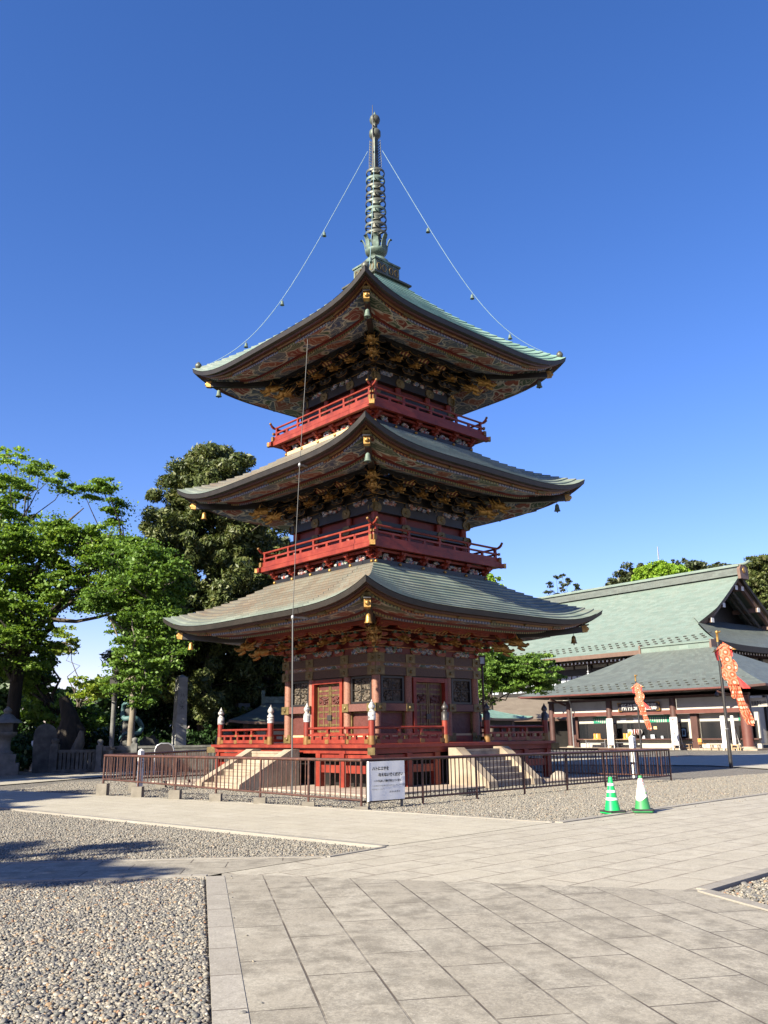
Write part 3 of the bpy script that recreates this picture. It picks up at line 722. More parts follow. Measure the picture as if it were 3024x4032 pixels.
# ---- stone stairs on each side
def stairs(face, reach, yl, yr, zb):
    S = bpy.data.objects.new('stone_stairs', None); COL.objects.link(S); S.parent = PG
    Mr = Matrix.Rotation(face * math.pi/2, 4, 'Z')
    y0 = -3.96; y1 = y0 - reach
    prof = [(y0,0.0),(y0,1.04),(y0-0.28,1.04),(y1,0.16),(y1-0.02,0.0)]
    for a, b in ((yl, yl+0.36), (yr-0.36, yr)):
        q = MB(); q.prism(prof, lambda p: (a,p[0],p[1]), lambda p: (b,p[0],p[1])); q.xform(Mr); q.build('side_wall', MT['stair'], S)
    q = MB(); n = 6
    for i in range(n):
        za = 0.98 - i * 0.98 / n; ya = y0 - (reach - 0.1) * i / n
        q.box(yl+0.361, yr-0.361, ya - (reach - 0.1)/n, y0, za - 0.98/n + (0.001 if i else 0), za)
        q.box(yl+0.365, yr-0.365, ya - (reach - 0.1)/n - 0.015, ya - (reach - 0.1)/n + 0.1, za - 0.05, za + 0.004)
    q.xform(Mr); q.build('treads', MT['stair_grey'] if face in (0,) else MT['stair'], S)
stairs(0, 1.45, -1.05, 1.25, 0); stairs(3, 2.0, -1.45, 0.85, 0); stairs(1, 1.45, -1.15, 1.15, 0); stairs(2, 1.45, -1.15, 1.15, 0)

# ---- ground floor body
B1 = bpy.data.objects.new('ground_storey', None); COL.objects.link(B1); B1.parent = PG
w = MB(); w.box(-2.08,2.08,-2.08,2.08,1.17,3.78); w.build('wall', MT['maroon_panel'], B1)
sb = MB(); sb.box(-2.20,2.20,-2.24,-2.02,1.17,1.36,0); sb.box(-2.18,2.18,-2.19,-2.03,1.36,1.42,1); sb.rot4(); sb.build_each('sill_beam', [MT['red'], MT['wood_pale']], B1)
for face in range(4):
    Mr = Matrix.Rotation(face * math.pi/2, 4, 'Z')
    for x in (-2.16, -0.87, 0.87):
        q = MB(); q.lathe([(0.13,1.36),(0.13,3.77)], 18, (x,-2.16,0)); q.xform(Mr); q.build('pillar', MT['salmon'], B1)
def beam_ring(z0, z1, y, mat, nm, ext=0.10):
    q = MB(); q.box(-2.16-ext, 2.16+ext, -y, -y+0.2, z0, z1); 
    q.box(-2.16-ext, 2.16+ext, y-0.2, y, z0, z1); q.box(-y, -y+0.2, -y+0.2, y-0.2, z0, z1); q.box(y-0.2, y, -y+0.2, y-0.2, z0, z1)
    return q.build(nm, mat, B1)
beam_ring(3.525,3.77,2.30,MT['beam_brown'],'head_beam'); beam_ring(3.14,3.385,2.31,MT['beam_brown'],'upper_beam')
fz = MB(); fz.box(-2.25,2.25,-2.265,-2.05,3.385,3.525,0); fz.box(-2.302,2.302,-2.308,-2.2,3.505,3.524,0); fz.box(-2.312,2.312,-2.318,-2.2,3.386,3.402,0); fz.rot4((1,2,3)); fz.build('frieze', MT['gold_paint'], B1)
fp = MB()
for a, b in ((-1.98,-1.05),(-0.7,0.7),(1.05,1.98)):
    fp.prism([(a,3.455),(a+.12,3.415),(b-.12,3.415),(b,3.455),(b-.12,3.495),(a+.12,3.495)], lambda p: (p[0],-2.280,p[1]), lambda p: (p[0],-2.2,p[1]))
fp.rot4(); fp.build_each('painted_cartouche', MT['soffit_small'], B1)
# waist beam stops at the door
for face in range(4):
    Mr = Matrix.Rotation(face * math.pi/2, 4, 'Z')
    q = MB()
    for a, b in ((-2.31,-0.80),(0.80,2.31)): q.box(a, b, -2.315, -2.05, 2.10, 2.31)
    q.xform(Mr); o = q.build_each('waist_beam', MT['beam_pink'], B1)[0]
    g = MB()
    for z0, z1, y in ((3.525,3.775,2.317),(3.135,3.385,2.327)):
        for x in (-2.16,-0.87,0.87,2.16):
            for sx in ((-1,1) if abs(x) < 2 else (1 if x < 0 else -1,)):
                pass
            a, b = x - 0.19, x + 0.19
            if x < -2: a, b = -2.325, x + 0.20
            if x > 2: a, b = x - 0.20, 2.325
            g.box(a, b, -y, -y + 0.03, z0, z1)
            g.blob(((a+b)/2 if abs(x) < 2 else x, -y, (z0+z1)/2), (0.055,0.05,0.055))
    for a, b in ((-2.332,-1.93),(-1.08,-0.79),(0.79,1.08),(1.93,2.332)):
        g.box(a, b, -2.332, -2.30, 2.085, 2.325); g.blob(((a+b)/2, -2.332, 2.205), (0.055,0.05,0.055))
    for a, b in ((-2.27,-1.9),(1.9,2.27)):
        g.box(a, b, -2.262, -2.23, 1.18, 1.44); g.blob(((a+b)/2, -2.262, 1.31), (0.06,0.05,0.06))
    for a, b in ((-1.12,-0.78),(0.78,1.12)):
        g.box(a, b, -2.258, -2.228, 1.18, 1.44)
    for x in (-2.02,-1.02,1.02,2.02): g.box(x-.02,x+.02,-2.15,-2.07,1.43,2.08)
    g.box(-2.0,-1.0,-2.12,-2.07,2.05,2.085); g.box(1.0,2.0,-2.12,-2.07,2.05,2.085)
    g.xform(Mr); g.build_each('gilt_fitting', MT['gold_dull'], B1)
    # carved panels in black frames
    for a, b in ((-1.98,-1.05),(1.05,1.98)):
        f = MB(); y = -2.19; 
        f.box(a, a+.07, y, -2.07, 2.325, 3.13); f.box(b-.07, b, y, -2.07, 2.325, 3.13); f.box(a+.07, b-.07, y, -2.07, 2.325, 2.385); f.box(a+.07, b-.07, y, -2.07, 3.06, 3.13)
        f.box((a+b)/2-.008,(a+b)/2+.008,y+.01,y+.03,2.385,3.06); f.box(a+.07,b-.07,y+.011,y+.031,2.72,2.735)
        f.xform(Mr); fo = f.build('carved_panel', MT['black'], B1)
        k = MB(); rr = random.Random(int(a*100)+face); k.box(a+.07,b-.07,-2.10,-2.075,2.385,3.06)
        for _ in range(46):
            k.blob((rr.uniform(a+.14,b-.14), -2.105, rr.uniform(2.43,3.01)), (rr.uniform(.03,.09),0.045,rr.uniform(.025,.07)), 0, 6, 4, .25)
        k.xform(Mr); k.build('relief_carving', MT['carving'], fo)
    # double door in a red frame
    d = MB(); d.box(-0.75,-0.63,-2.30,-2.06,1.42,3.10); d.box(0.63,0.75,-2.30,-2.06,1.42,3.10); d.box(-0.63,0.63,-2.295,-2.06,2.97,3.10); d.box(-0.63,0.63,-2.29,-2.06,1.42,1.50)
    d.xform(Mr); do = d.build('door_frame', MT['red'], B1)
    tr = MB(); tr.box(-0.75,0.75,-2.2,-2.06,3.10,3.138); tr.xform(Mr); tr.build('door_lintel', MT['black'], B1)
    for a, b in ((-0.625,-0.005),(0.005,0.625)):
        q = MB(); q.box(a,b,-2.14,-2.082,1.50,2.968,0)
        for x in (a+.035,(a+b)/2,b-.035):
            if x == (a+b)/2:
                q.box(x-.016,x+.016,-2.155,-2.12,1.52,2.30,1)
            else: q.box(x-.022,x+.022,-2.158,-2.12,1.51,2.96,1)
        for i, z in enumerate((1.52,1.72,1.92,2.12,2.30,2.62,2.76,2.93)):
            q.box(a+.03,b-.03,-2.152,-2.12,z-.014,z+.018,1)
            for x in (a+.16,b-.16): q.box(x-.05,x+.05,-2.157,-2.12,z-.03,z+.034,1)
        for _ in range(14): q.blob((random.uniform(a+.1,b-.1),-2.15,random.uniform(2.36,2.58)),(.045,.03,.035),2,6,4,.3)
        q.xform(Mr); q.build('door_leaf', [MT['maroon_panel'], MT['gold_dull'], MT['red_brown']], do)
    lk = MB(); lk.box(-0.1,0.1,-2.19,-2.16,1.86,2.02); lk.xform(Mr); lk.build('lock_plate', MT['dark_metal'], do)

# ---- eaves and roofs
def eave_pts(Rr, zm, rise, prof, u):
    """profile point -> position on the -y face at parameter u in [-1,1]; prof = (inset, dz, rise factor)"""
    off, dz, fac = prof
    return (u * (Rr - off), -(Rr - off), zm + dz + rise * fac * abs(u) ** 5)
US = sorted(set([-1 + 2 * i / 26 for i in range(27)] + [-.97,-.94,.94,.97,-.87,.87]))
def sweep(mb, Rr, zm, rise, profs, mats):
    for i in range(len(profs) - 1):
        for u0, u1 in zip(US, US[1:]):
            a, b = profs[i], profs[i+1]
            q = [eave_pts(Rr,zm,rise,a,u0), eave_pts(Rr,zm,rise,b,u0), eave_pts(Rr,zm,rise,b,u1), eave_pts(Rr,zm,rise,a,u1)]
            L = math.hypot(a[0]-b[0], a[1]-b[1])
            mb.face(q, mats[i], [(q[0][0],0),(q[1][0],L),(q[2][0],L),(q[3][0],0)])
def roof(idx, Rr, zm, rise, Rt, zt, Rp, zp, rows, matL, matR, pw):
    RF = bpy.data.objects.new('roof', None); COL.objects.link(RF); RF.parent = PG
    # copper courses, one stepped sheet per slope
    for face in range(4):
        mb = MB(); lip = 0.05
        def pt(u, v, h):
            r = Rr + (Rt - Rr) * v
            return Vector((u * r, -r, zm + (zt - zm) * ((1-pw) * v + pw * v * v) + rise * abs(u) ** 5 * (1 - v) ** 1.7 + h))
        for i in range(rows):
            v0, v1 = i / rows, (i + 1) / rows
            for u0, u1 in zip(US, US[1:]):
                a, b, c, d = pt(u0,v0,lip), pt(u1,v0,lip), pt(u1,v1,0.003), pt(u0,v1,0.003)
                r0 = (Rr + (Rt-Rr)*v0); s0 = v0 * (Rr - Rt) * 1.15; s1 = v1 * (Rr - Rt) * 1.15
                mb.face([a,b,c,d], 0, [(u0*r0,s0),(u1*r0,s0),(u1*r0,s1),(u0*r0,s1)])
                if i: mb.face([pt(u0,v0,0.003),pt(u1,v0,0.003),b,a], 0, [(u0*r0,s0-.03),(u1*r0,s0-.03),(u1*r0,s0),(u0*r0,s0)])
        mb.xform(Matrix.Rotation(face*math.pi/2, 4, 'Z'))
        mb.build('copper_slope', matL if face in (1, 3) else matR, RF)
    hb = MB()
    # fascia, boards and gilt edge board under the sheet
    t = MB()
    sweep(t, Rr, zm, rise, [(0,.034,1),(.03,-.105,.98),(.16,-.115,.94),(.175,-.165,.94),(.30,-.155,.90),(.315,-.215,.90),(.41,-.205,.87)], [0,0,1,1,2,1])
    t.rot4(); t.build('eave_boards', [MT['fascia'], MT['red_brown'], MT['gold_paint']], RF)
    n = Rr - Rp
    mid = 0.42 + (n - 0.42) * 0.46
    zin = zp - zm
    zmid = -0.255 + (zin + 0.255) * 0.40
    b1 = MB(); sweep(b1, Rr, zm, rise, [(.41,-.195,.87),(.42,-.262,.87)], [0]); b1.rot4(); b1.build('rafter_ends', MT['band'], RF)
    b2 = MB(); sweep(b2, Rr, zm, rise, [(.42,-.255,.87),(mid,zmid-.0,.40)], [0]); b2.rot4(); b2.build('outer_soffit', MT['soffit'], RF)
    b3 = MB(); sweep(b3, Rr, zm, rise, [(mid-.01,zmid+.02,.41),(mid,zmid-.06,.41),(mid+.06,zmid-.055,.38),(mid+.07,zmid-.115,.38)], [1,1,0]); b3.rot4(); b3.build('inner_rafter_ends', [MT['band2'], MT['red_dark']], RF)
    b4 = MB(); sweep(b4, Rr, zm, rise, [(mid+.07,zmid-.105,.38),(n,zin-.02,0.03)], [0]); b4.rot4(); b4.build('inner_soffit', MT['soffit'], RF)
    # gilt plates on the edge board
    g = MB()
    for u in (-.62,.62,0):
        p = Vector(eave_pts(Rr,zm,rise,(.308,-.185,.90),u))
        wd_ = 0.19 if u else 0.09
        g.box(p.x-wd_,p.x+wd_,p.y-.025,p.y+.05,p.z-.045,p.z+.045)
    for u in (-.3,.3):
        p = Vector(eave_pts(Rr,zm,rise,(.308,-.185,.90),u)); g.blob((p.x,p.y-.02,p.z), (.065,.03,.06))
    g.rot4(); g.build_each('edge_plate', MT['gold_dull'], RF)
    # hip rafters with gilt ends
    for k in range(4):
        h = MB(); c, s = math.cos(R(225+90*k)), math.sin(R(225+90*k)); q2 = math.sqrt(2)
        P = lambda r, z: (r*q2*c, r*q2*s, z)
        zo = zm + rise*.80 - .50
        h.bar(P(Rp-.25,zp-.12), P(Rp+(n-.56)*.5, (zp-.12)*.5+zo*.5-.05), .17, .2, 0); h.bar(P(Rp+(n-.56)*.5,(zp-.12)*.5+zo*.5-.05), P(Rr-.50,zo), .15, .19, 0)
        ho = h.build('hip_rafter', MT['black'], RF)
        e_ = MB(); e_.bar(P(Rr-.52,zo), P(Rr-.40,zo+.02), .175, .215, 0); e_.bar(P(Rr-.54,zo+.125), P(Rr-.36,zo+.15), .2, .035, 1); e_.blob(P(Rr-.395,zo+.02),(.07,.07,.07))
        e_.build('gilt_end_cap', [MT['gold'], MT['dark_metal']], ho)
        cp = MB(); cp.bar(P(Rr-.50,zo+.20), P(Rr-.42,zm+rise*.9-.22), .22, .17, 0); cp.build('corner_plate', MT['gold_dull'], RF)
    return RF
def finial_ball(par, Rr, z):
    for k in range(4):
        c, s = math.cos(R(225+90*k)), math.sin(R(225+90*k)); r = (Rr-.16)*math.sqrt(2)
        q = MB(); q.lathe([(.10,0),(.10,.05),(.055,.07),(.05,.10),(.10,.13),(.125,.20),(.11,.27),(.06,.33),(.015,.37),(0,.38)], 12, (r*c,r*s,z+.01)); q.build('corner_jewel', MT['spire'], par)
E1 = dict(Rr=5.24, zm=4.78, rise=0.53); E2 = dict(Rr=5.05, zm=9.25, rise=0.59); E3 = dict(Rr=4.80, zm=13.80, rise=0.62)
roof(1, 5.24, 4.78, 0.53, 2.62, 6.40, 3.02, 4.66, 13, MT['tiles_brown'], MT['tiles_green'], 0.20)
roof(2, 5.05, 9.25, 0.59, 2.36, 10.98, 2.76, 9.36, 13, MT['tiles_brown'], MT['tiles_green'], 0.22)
RF3 = roof(3, 4.80, 13.80, 0.62, 0.62, 17.62, 2.56, 13.92, 22, MT['tiles_pale'], MT['tiles_teal'], 0.30)
finial_ball(RF3, 4.80, 13.80+0.62*.86)
# flared copper skirt just under the spire base
q = MB()
for r, z in ((0.92,17.46),(0.80,17.56)):
    q.box(-r,r,-r,r,z,z+.06)
q.build('ridge_skirt', MT['spire'], RF3)
# ---- bracket sets between wall head and eaves
def dragon_head(mb, p, d, s=1.0, m=0, rr=random):
    """gilt dragon head: neck, skull, long snout with open jaw, horns, whiskers; d = outward direction in the plan"""
    st = len(mb.v)
    mb.tube([(0,0,0),(.12,0,.03),(.22,0,.05)], [.10,.12,.11], 8, m)
    mb.blob((.27,0,.07),(.13,.11,.11),m,8,6,.18)
    mb.tube([(.30,0,.05),(.42,0,.03),(.52,0,.05)], [.09,.065,.04], 7, m)
    mb.tube([(.28,0,-.05),(.40,0,-.09),(.49,0,-.085)], [.06,.045,.025], 6, m)
    mb.blob((.52,0,.09),(.05,.05,.04),m,6,4,.2)
    for sy in (-1,1):
        mb.tube([(.22,.05*sy,.14),(.12,.09*sy,.24),(.02,.10*sy,.27)], [.03,.022,.008], 5, m)
        mb.blob((.33,.08*sy,.11),(.035,.03,.035),m,6,4)
        for i in range(4):
            a = rr.uniform(-.6,.9)
            mb.tube([(.18-.05*i,.09*sy,.06*math.sin(a)),(.10-.06*i,.17*sy,.12*math.sin(a)),(.03-.06*i,.19*sy,.2*math.sin(a))], [.03,.022,.006], 4, m)
        mb.tube([(.46,.04*sy,.03),(.50,.12*sy,.0),(.44,.17*sy,.05)], [.014,.010,.004], 4, m)
    Mx = Matrix.Translation(p) @ Matrix.Rotation(math.atan2(d[1], d[0]), 4, 'Z') @ Matrix.Rotation(R(18), 4, 'Y') @ Matrix.Scale(s, 4)
    mb.xform(Mx, st)
def brackets(b, zb, zp, Rp, col, style):
    """stepped bracket complex round a storey with half-width b from zb up to the eave purlin"""
    BR = bpy.data.objects.new('bracket_complex', None); COL.objects.link(BR); BR.parent = PG
    main, edge, alt, blk = style
    H = zp - zb; tiers = 4; th = H / tiers; out = Rp - b
    k0 = MB()   # wall strip behind
    k0.box(-b+.03,b-.03,-b-.01,-b+.15,zb,zp+.05); k0.rot4(); k0.build('back_wall', MT['black'] if main is MT['black'] else MT['red_dark'], BR)
    fr = MB()   # painted carvings between the lowest brackets
    xs = [-b, -b*.42, b*.42, b]
    for a, c in ((-b*.82,-b*.55),(-b*.28,b*.28),(b*.55,b*.82)):
        for i in range(9):
            fr.blob((random.uniform(a,c), -b-.03, zb+.05+random.uniform(0,th*.55)), (.11,.06,.07), 0, 7, 5, .25)
    fr.rot4(); fr.build_each('painted_carving', MT['frog'], BR)
    pos = [-b, -b*.74, -b*.25, b*.25, b*.74]
    sets = MB()
    def arm(mb, x, y, z, L, h, t, m):
        """boat-shaped lateral arm with gilt outline"""
        poly = [(-L/2,h),(-L/2,h*.55),(-L*.40,h*.2),(-L*.30,0),(L*.30,0),(L*.40,h*.2),(L/2,h*.55),(L/2,h)]
        mb.prism(poly, lambda p: (x+p[0],y+t/2,z+p[1]), lambda p: (x+p[0],y-t/2,z+p[1]), m)
        po = [(-L/2-.01,h+.004),(-L/2-.01,h*.55-.009),(-L*.40-.008,h*.2-.009),(-L*.30,-.011),(L*.30,-.011),(L*.40+.008,h*.2-.009),(L/2+.01,h*.55-.009),(L/2+.01,h+.004)]
        mb.prism(po, lambda p: (x+p[0],y-t*.34,z+p[1]), lambda p: (x+p[0],y-t*.44,z+p[1]), 1)
    def block(mb, x, y, z, s, m):
        vs = [(x-s*.7,y-s*.7,z),(x+s*.7,y-s*.7,z),(x+s*.7,y+s*.7,z),(x-s*.7,y+s*.7,z)]
        mid = [(x-s,y-s,z+s*.8),(x+s,y-s,z+s*.8),(x+s,y+s,z+s*.8),(x-s,y+s,z+s*.8)]
        top = [(x-s,y-s,z+s*1.5),(x+s,y-s,z+s*1.5),(x+s,y+s,z+s*1.5),(x-s,y+s,z+s*1.5)]
        fs = [(0,3,2,1)] + [(i,(i+1)%4,4+(i+1)%4,4+i) for i in range(4)] + [(4+i,4+(i+1)%4,8+(i+1)%4,8+i) for i in range(4)] + [(8,9,10,11)]
        mb.mesh(vs+mid+top, fs, m)
    for x in pos[1:]:
        for t in range(tiers):
            z = zb + t*th; y = -b - out*(t/(tiers-1))*.95; L = .42 + .13*t
            if t: # projecting arm
                poly = [(-b,z+th*.62),(-b,z+th*.05),(y+.10,z+th*.05),(y-.04,z+th*.30),(y-.07,z+th*.62)]
                sets.prism(poly, lambda p: (x-.05,p[0],p[1]), lambda p: (x+.05,p[0],p[1]), 2)
                sets.box(x-.056,x+.056,y-.078,y-.03,z+th*.28,z+th*.32,1)
            arm(sets, x, y, z+th*.12, L, th*.48, .10, 0 if t % 2 == 0 else 2)
            for dx in (-L*.42, 0, L*.42): block(sets, x+dx, y, z+th*.62, .055, 3)
    for t in range(tiers):   # long tie beams at each step
        z = zb + t*th + th*.90; y = -b - out*(t/(tiers-1))*.95; r = -y
        sets.box(-r-.12, r+.12, y-.045, y+.045, z, z+th*.18, 0); sets.box(-r-.13, r+.13, y-.052, y-.03, z+.004, z+.02, 1)
    e, fe = len(sets.v), len(sets.f)
    for t in range(tiers):   # corner arms on the diagonal
        z = zb + t*th; r = b + out*(t/(tiers-1))*.95; a = (-r*.98,-r*.98)
        sets.bar((-b,-b,z+th*.34), (-r-.06,-r-.06,z+th*.36), .13, th*.5, 2); sets.bar((-r-.055,-r-.055,z+th*.36), (-r-.068,-r-.068,z+th*.36), .14, th*.54, 1)
        for dx, dy in ((1,0),(0,1)):
            s2 = len(sets.v)
            L = .5 + .13*t
            arm(sets, 0, 0, z+th*.12, L, th*.48, .10, 0)
            sets.xform(Matrix.Translation((-r+dx*.12,-r+dy*.12,0)) @ Matrix.Rotation(0 if dx else math.pi/2, 4, 'Z'), s2)
        block(sets, -r, -r, z+th*.62, .07, 3)
    sets.rot4(); sets.build('bracket_arms', [main, edge, alt, blk], BR)
    rb = MB()  # coved ribs between the outer brackets
    y0, z0, y1, z1 = -b-out*.62, zp-th*1.15, -Rp+.02, zp-.10
    for a, c in ((-b*.62,-b*.36),(-b*.14,b*.14),(b*.36,b*.62)):
        for i in range(5):
            f0, f1 = i/5, (i+1)/5
            cu = lambda f: (y0+(y1-y0)*(1-math.cos(f*math.pi/2)), z0+(z1-z0)*math.sin(f*math.pi/2))
            (ya,za),(yb,zb_) = cu(f0), cu(f1)
            rb.face([(a,ya,za),(c,ya,za),(c,yb,zb_),(a,yb,zb_)], 0, [(a,f0),(c,f0),(c,f1),(a,f1)])
    rb.rot4(); rb.build_each('coved_ribs', MT['ribs'], BR)
    pu = MB(); pu.box(-Rp-.25,Rp+.25,-Rp-.06,-Rp+.06,zp-.10,zp+.01); pu.rot4((1,)); pu.box(-Rp-.25,Rp+.25,Rp-.06,Rp+.06,zp-.10,zp+.01)
    pu.dup(Matrix.Rotation(math.pi/2,4,'Z'), len(pu.v)-8, None, len(pu.f)-6, None)
    pu.build('eave_purlin', main, BR)
    for face in range(4):
        for x in (-b*.74,-b*.25,b*.25,b*.74):
            h = MB(); ry = -b-out*.62
            dragon_head(h, (x,ry,zb+H*.50), (0,-1), 0.72); h.xform(Matrix.Rotation(face*math.pi/2,4,'Z')); h.build('dragon_head', MT['gold'], BR)
        for f, zz in ((.55,.44),(.98,.66)):
            h = MB(); r = b+out*f
            dragon_head(h, (-r,-r,zb+H*zz), (-1,-1), 1.2); h.xform(Matrix.Rotation(face*math.pi/2,4,'Z')); h.build('dragon_head', MT['gold'], BR)
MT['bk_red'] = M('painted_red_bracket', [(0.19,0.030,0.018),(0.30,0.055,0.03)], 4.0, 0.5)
MT['bk_green'] = M('painted_green_block', [(0.035,0.075,0.045),(0.07,0.13,0.085)], 4.0, 0.5)
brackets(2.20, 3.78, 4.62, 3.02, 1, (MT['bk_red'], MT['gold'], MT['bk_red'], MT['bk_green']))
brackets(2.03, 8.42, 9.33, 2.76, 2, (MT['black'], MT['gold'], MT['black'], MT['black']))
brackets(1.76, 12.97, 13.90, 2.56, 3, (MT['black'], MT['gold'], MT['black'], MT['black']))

# ---- upper storeys
def storey(b, z0, z1, beams, name):
    S = bpy.data.objects.new(name, None); COL.objects.link(S); S.parent = PG
    w = MB(); w.box(-b+.06,b-.06,-b+.06,b-.06,z0,z1); w.build('wall', MT['red_dark'], S)
    for face in range(4):
        for x in (-b,-b*.4,b*.4):
            q = MB(); q.lathe([(.11,z0),(.11,z1)], 12, (x,-b,0)); q.xform(Matrix.Rotation(face*math.pi/2,4,'Z')); q.build('pillar', MT['red'], S)
    for zz in beams:
        q = MB(); y = b+.13; h = .13
        q.box(-y-.05,y+.05,-y,-y+.2,zz-h,zz+h); q.box(-y-.05,y+.05,y-.2,y,zz-h,zz+h); q.box(-y,-y+.2,-y+.2,y-.2,zz-h,zz+h); q.box(y-.2,y,-y+.2,y-.2,zz-h,zz+h)
        o = q.build('tie_beam', MT['black'], S)
        g = MB()
        for x in (-b-.04,-b*.4,b*.4,b+.04):
            o8 = [(.19,.05),(.19,-.05),(.12,-.145),(-.12,-.145),(-.19,-.05),(-.19,.05),(-.12,.145),(.12,.145)]
            g.prism(o8, lambda p: (x+p[0],-y+.01,zz+p[1]), lambda p: (x+p[0],-y-.03,zz+p[1])); g.blob((x,-y-.03,zz),(.06,.04,.06))
        g.rot4(); g.build_each('gilt_plate', MT['gold_dull'], o)
storey(2.03, 6.45, 8.43, (8.29, 7.74), 'middle_storey')
storey(1.76, 11.0, 12.98, (12.84, 12.30), 'top_storey')

# ---- balconies
def balcony(rl, zl, rd, zd, leftmat):
    """rl, zl: ledge half-width and its foot; rd, zd: deck half-width and centre of the deck beam"""
    BA = bpy.data.objects.new('balcony', None); COL.objects.link(BA); BA.parent = PG
    lg = MB()
    lg.box(-rl,rl,-rl,-rl+.12,zl-.05,zl+.135,0); lg.box(-rl,rl,rl-.12,rl,zl-.05,zl+.135,0); lg.box(rl-.12,rl,-rl+.12,rl-.12,zl-.05,zl+.135,0); lg.box(-rl,-rl+.12,-rl+.12,rl-.12,zl-.05,zl+.135,1)
    lo = lg.build('ledge', [MT['black'], leftmat], BA)
    st = MB()
    for i in range(6):
        x = -rl+.08+(2*rl-.16)*i/5
        st.blob((x,-rl-.01,zl+.055),(.055,.05,.055))
    st.rot4(); st.build_each('gilt_stud', MT['gold'], lo)
    cw = MB(); cw.box(-rl+.22,rl-.22,-rl+.22,-rl+.3,zl+.13,zd-.02); cw.rot4(); cw.build('back_board', MT['red_dark'], BA)
    br = MB(); n = 6
    for i in range(n):
        x = -rl+.12+(2*rl-.24)*i/(n-1)
        for (y0,y1,z0,z1,wd_) in ((rl-.1,rl+.06,zl+.135,zl+.24,.10),(rl-.1,rl+.19,zl+.24,zl+.36,.085)):
            br.prism([(-y0,z0),(-y0,z1),(-y1-.02,z1),(-y1,z0+.06),(-y1+.08,z0)], lambda p: (x-wd_/2,p[0],p[1]), lambda p: (x+wd_/2,p[0],p[1]))
        br.box(x-.17,x+.17,-rl-.05,-rl+.03,zl+.235,zl+.30); br.box(x-.12,x+.12,-rl-.19,-rl-.11,zl+.33,zl+.41)
        if i < n-1:
            xm = x+(2*rl-.24)/(n-1)/2; br.box(xm-.07,xm+.07,-rl+.0,-rl+.12,zl+.136,zl+.22)
    br.rot4()
    br.box(-rl-.12,rl+.12,-rl-.12,-rl-.04,zd-.16,zd-.09)
    q0, f0 = len(br.v)-8, len(br.f)-6
    for k in (1,2,3): br.dup(Matrix.Rotation(k*math.pi/2,4,'Z'), q0, q0+8, f0, f0+6)
    br.build('brackets', MT['red'], BA)
    fr = MB()
    for i in (0,1,2,3,4):
        xm = -rl+.12+(2*rl-.24)*(i+.5)/5
        for k in range(10): fr.blob((xm+random.gauss(0,.12),-rl+.05,zl+.16+abs(random.gauss(0,.08))),(.075,.06,.055),0,7,5,.25)
    fr.rot4(); fr.build_each('painted_carving', MT['frog'], BA)
    dk = MB(); dk.box(-rd,rd,-rd,rd,zd+.06,zd+.10,0); dk.build('floor', MT['red'], BA)
    eb = MB(); eb.box(-rd-.10,rd+.10,-rd,-rd+.12,zd-.085,zd+.058,0); eb.rot4((2,))
    eb.box(-rd,-rd+.12,-rd+.12,rd-.12,zd-.08,zd+.053,0); eb.box(rd-.12,rd,-rd+.12,rd-.12,zd-.08,zd+.053,0)
    for k in range(4):
        c, s = math.cos(R(225+90*k)), math.sin(R(225+90*k)); a = rd*math.sqrt(2)
        eb.bar((a*.9*c,a*.9*s,zd-.02),((a+.06)*c,(a+.06)*s,zd-.02),.15,.13,0); eb.bar(((a+.06)*c,(a+.06)*s,zd-.02),((a+.14)*c,(a+.14)*s,zd-.02),.165,.145,1)
    eb.build('deck_beam', [MT['red'], MT['gold']], BA)
    r = rd-.09
    for face in range(4):
        q = MB(); z = zd+.10
        q.box(-r-.10,r+.10,-r-.05,-r+.05,z,z+.15); q.box(-r-.07,r+.07,-r-.03,-r+.03,z+.255,z+.31)
        top = [(-r-.20,-r,z+.62),(-r-.13,-r,z+.545),(-r-.02,-r,z+.49),(-r+.18,-r,z+.475),(r-.18,-r,z+.475),(r+.02,-r,z+.49),(r+.13,-r,z+.545),(r+.20,-r,z+.62)]
        q.tube(top, .037, 8)
        n = 8
        for i in range(n+1):
            x = -r+.12+(2*r-.24)*i/n
            q.box(x-.05,x+.05,-r-.025,-r+.025,z+.15,z+.255)
            if i % 2 == 0: q.prism([(-.05,.31),(.05,.31),(.03,.37),(.05,.45),(-.05,.45),(-.03,.37)], lambda p: (x+p[0],-r-.035,z+p[1]), lambda p: (x+p[0],-r+.035,z+p[1]))
        q.xform(Matrix.Rotation(face*math.pi/2,4,'Z') @ Matrix.Translation((0,0,.003*(face%2)))); o = q.build('railing', MT['red'], BA)
        g = MB()
        for s in (-1,1):
            g.box(s*(r+.10)-.02 if s<0 else s*(r+.10)-.02, s*(r+.10)+.022, -r-.057,-r+.057,z-.006,z+.156)
            g.box(s*(r+.07)-.02, s*(r+.07)+.02, -r-.037,-r+.037,z+.25,z+.315)
            g.blob((s*(r+.205),-r,z+.625),(.045,.045,.045))
        g.xform(Matrix.Rotation(face*math.pi/2,4,'Z') @ Matrix.Translation((0,0,.003*(face%2)))); g.build_each('gilt_tip', MT['gold_paint'], o)
balcony(2.575, 6.40, 2.93, 6.91, MT['black'])
balcony(2.345, 10.98, 2.70, 11.45, MT['wood_pale'])

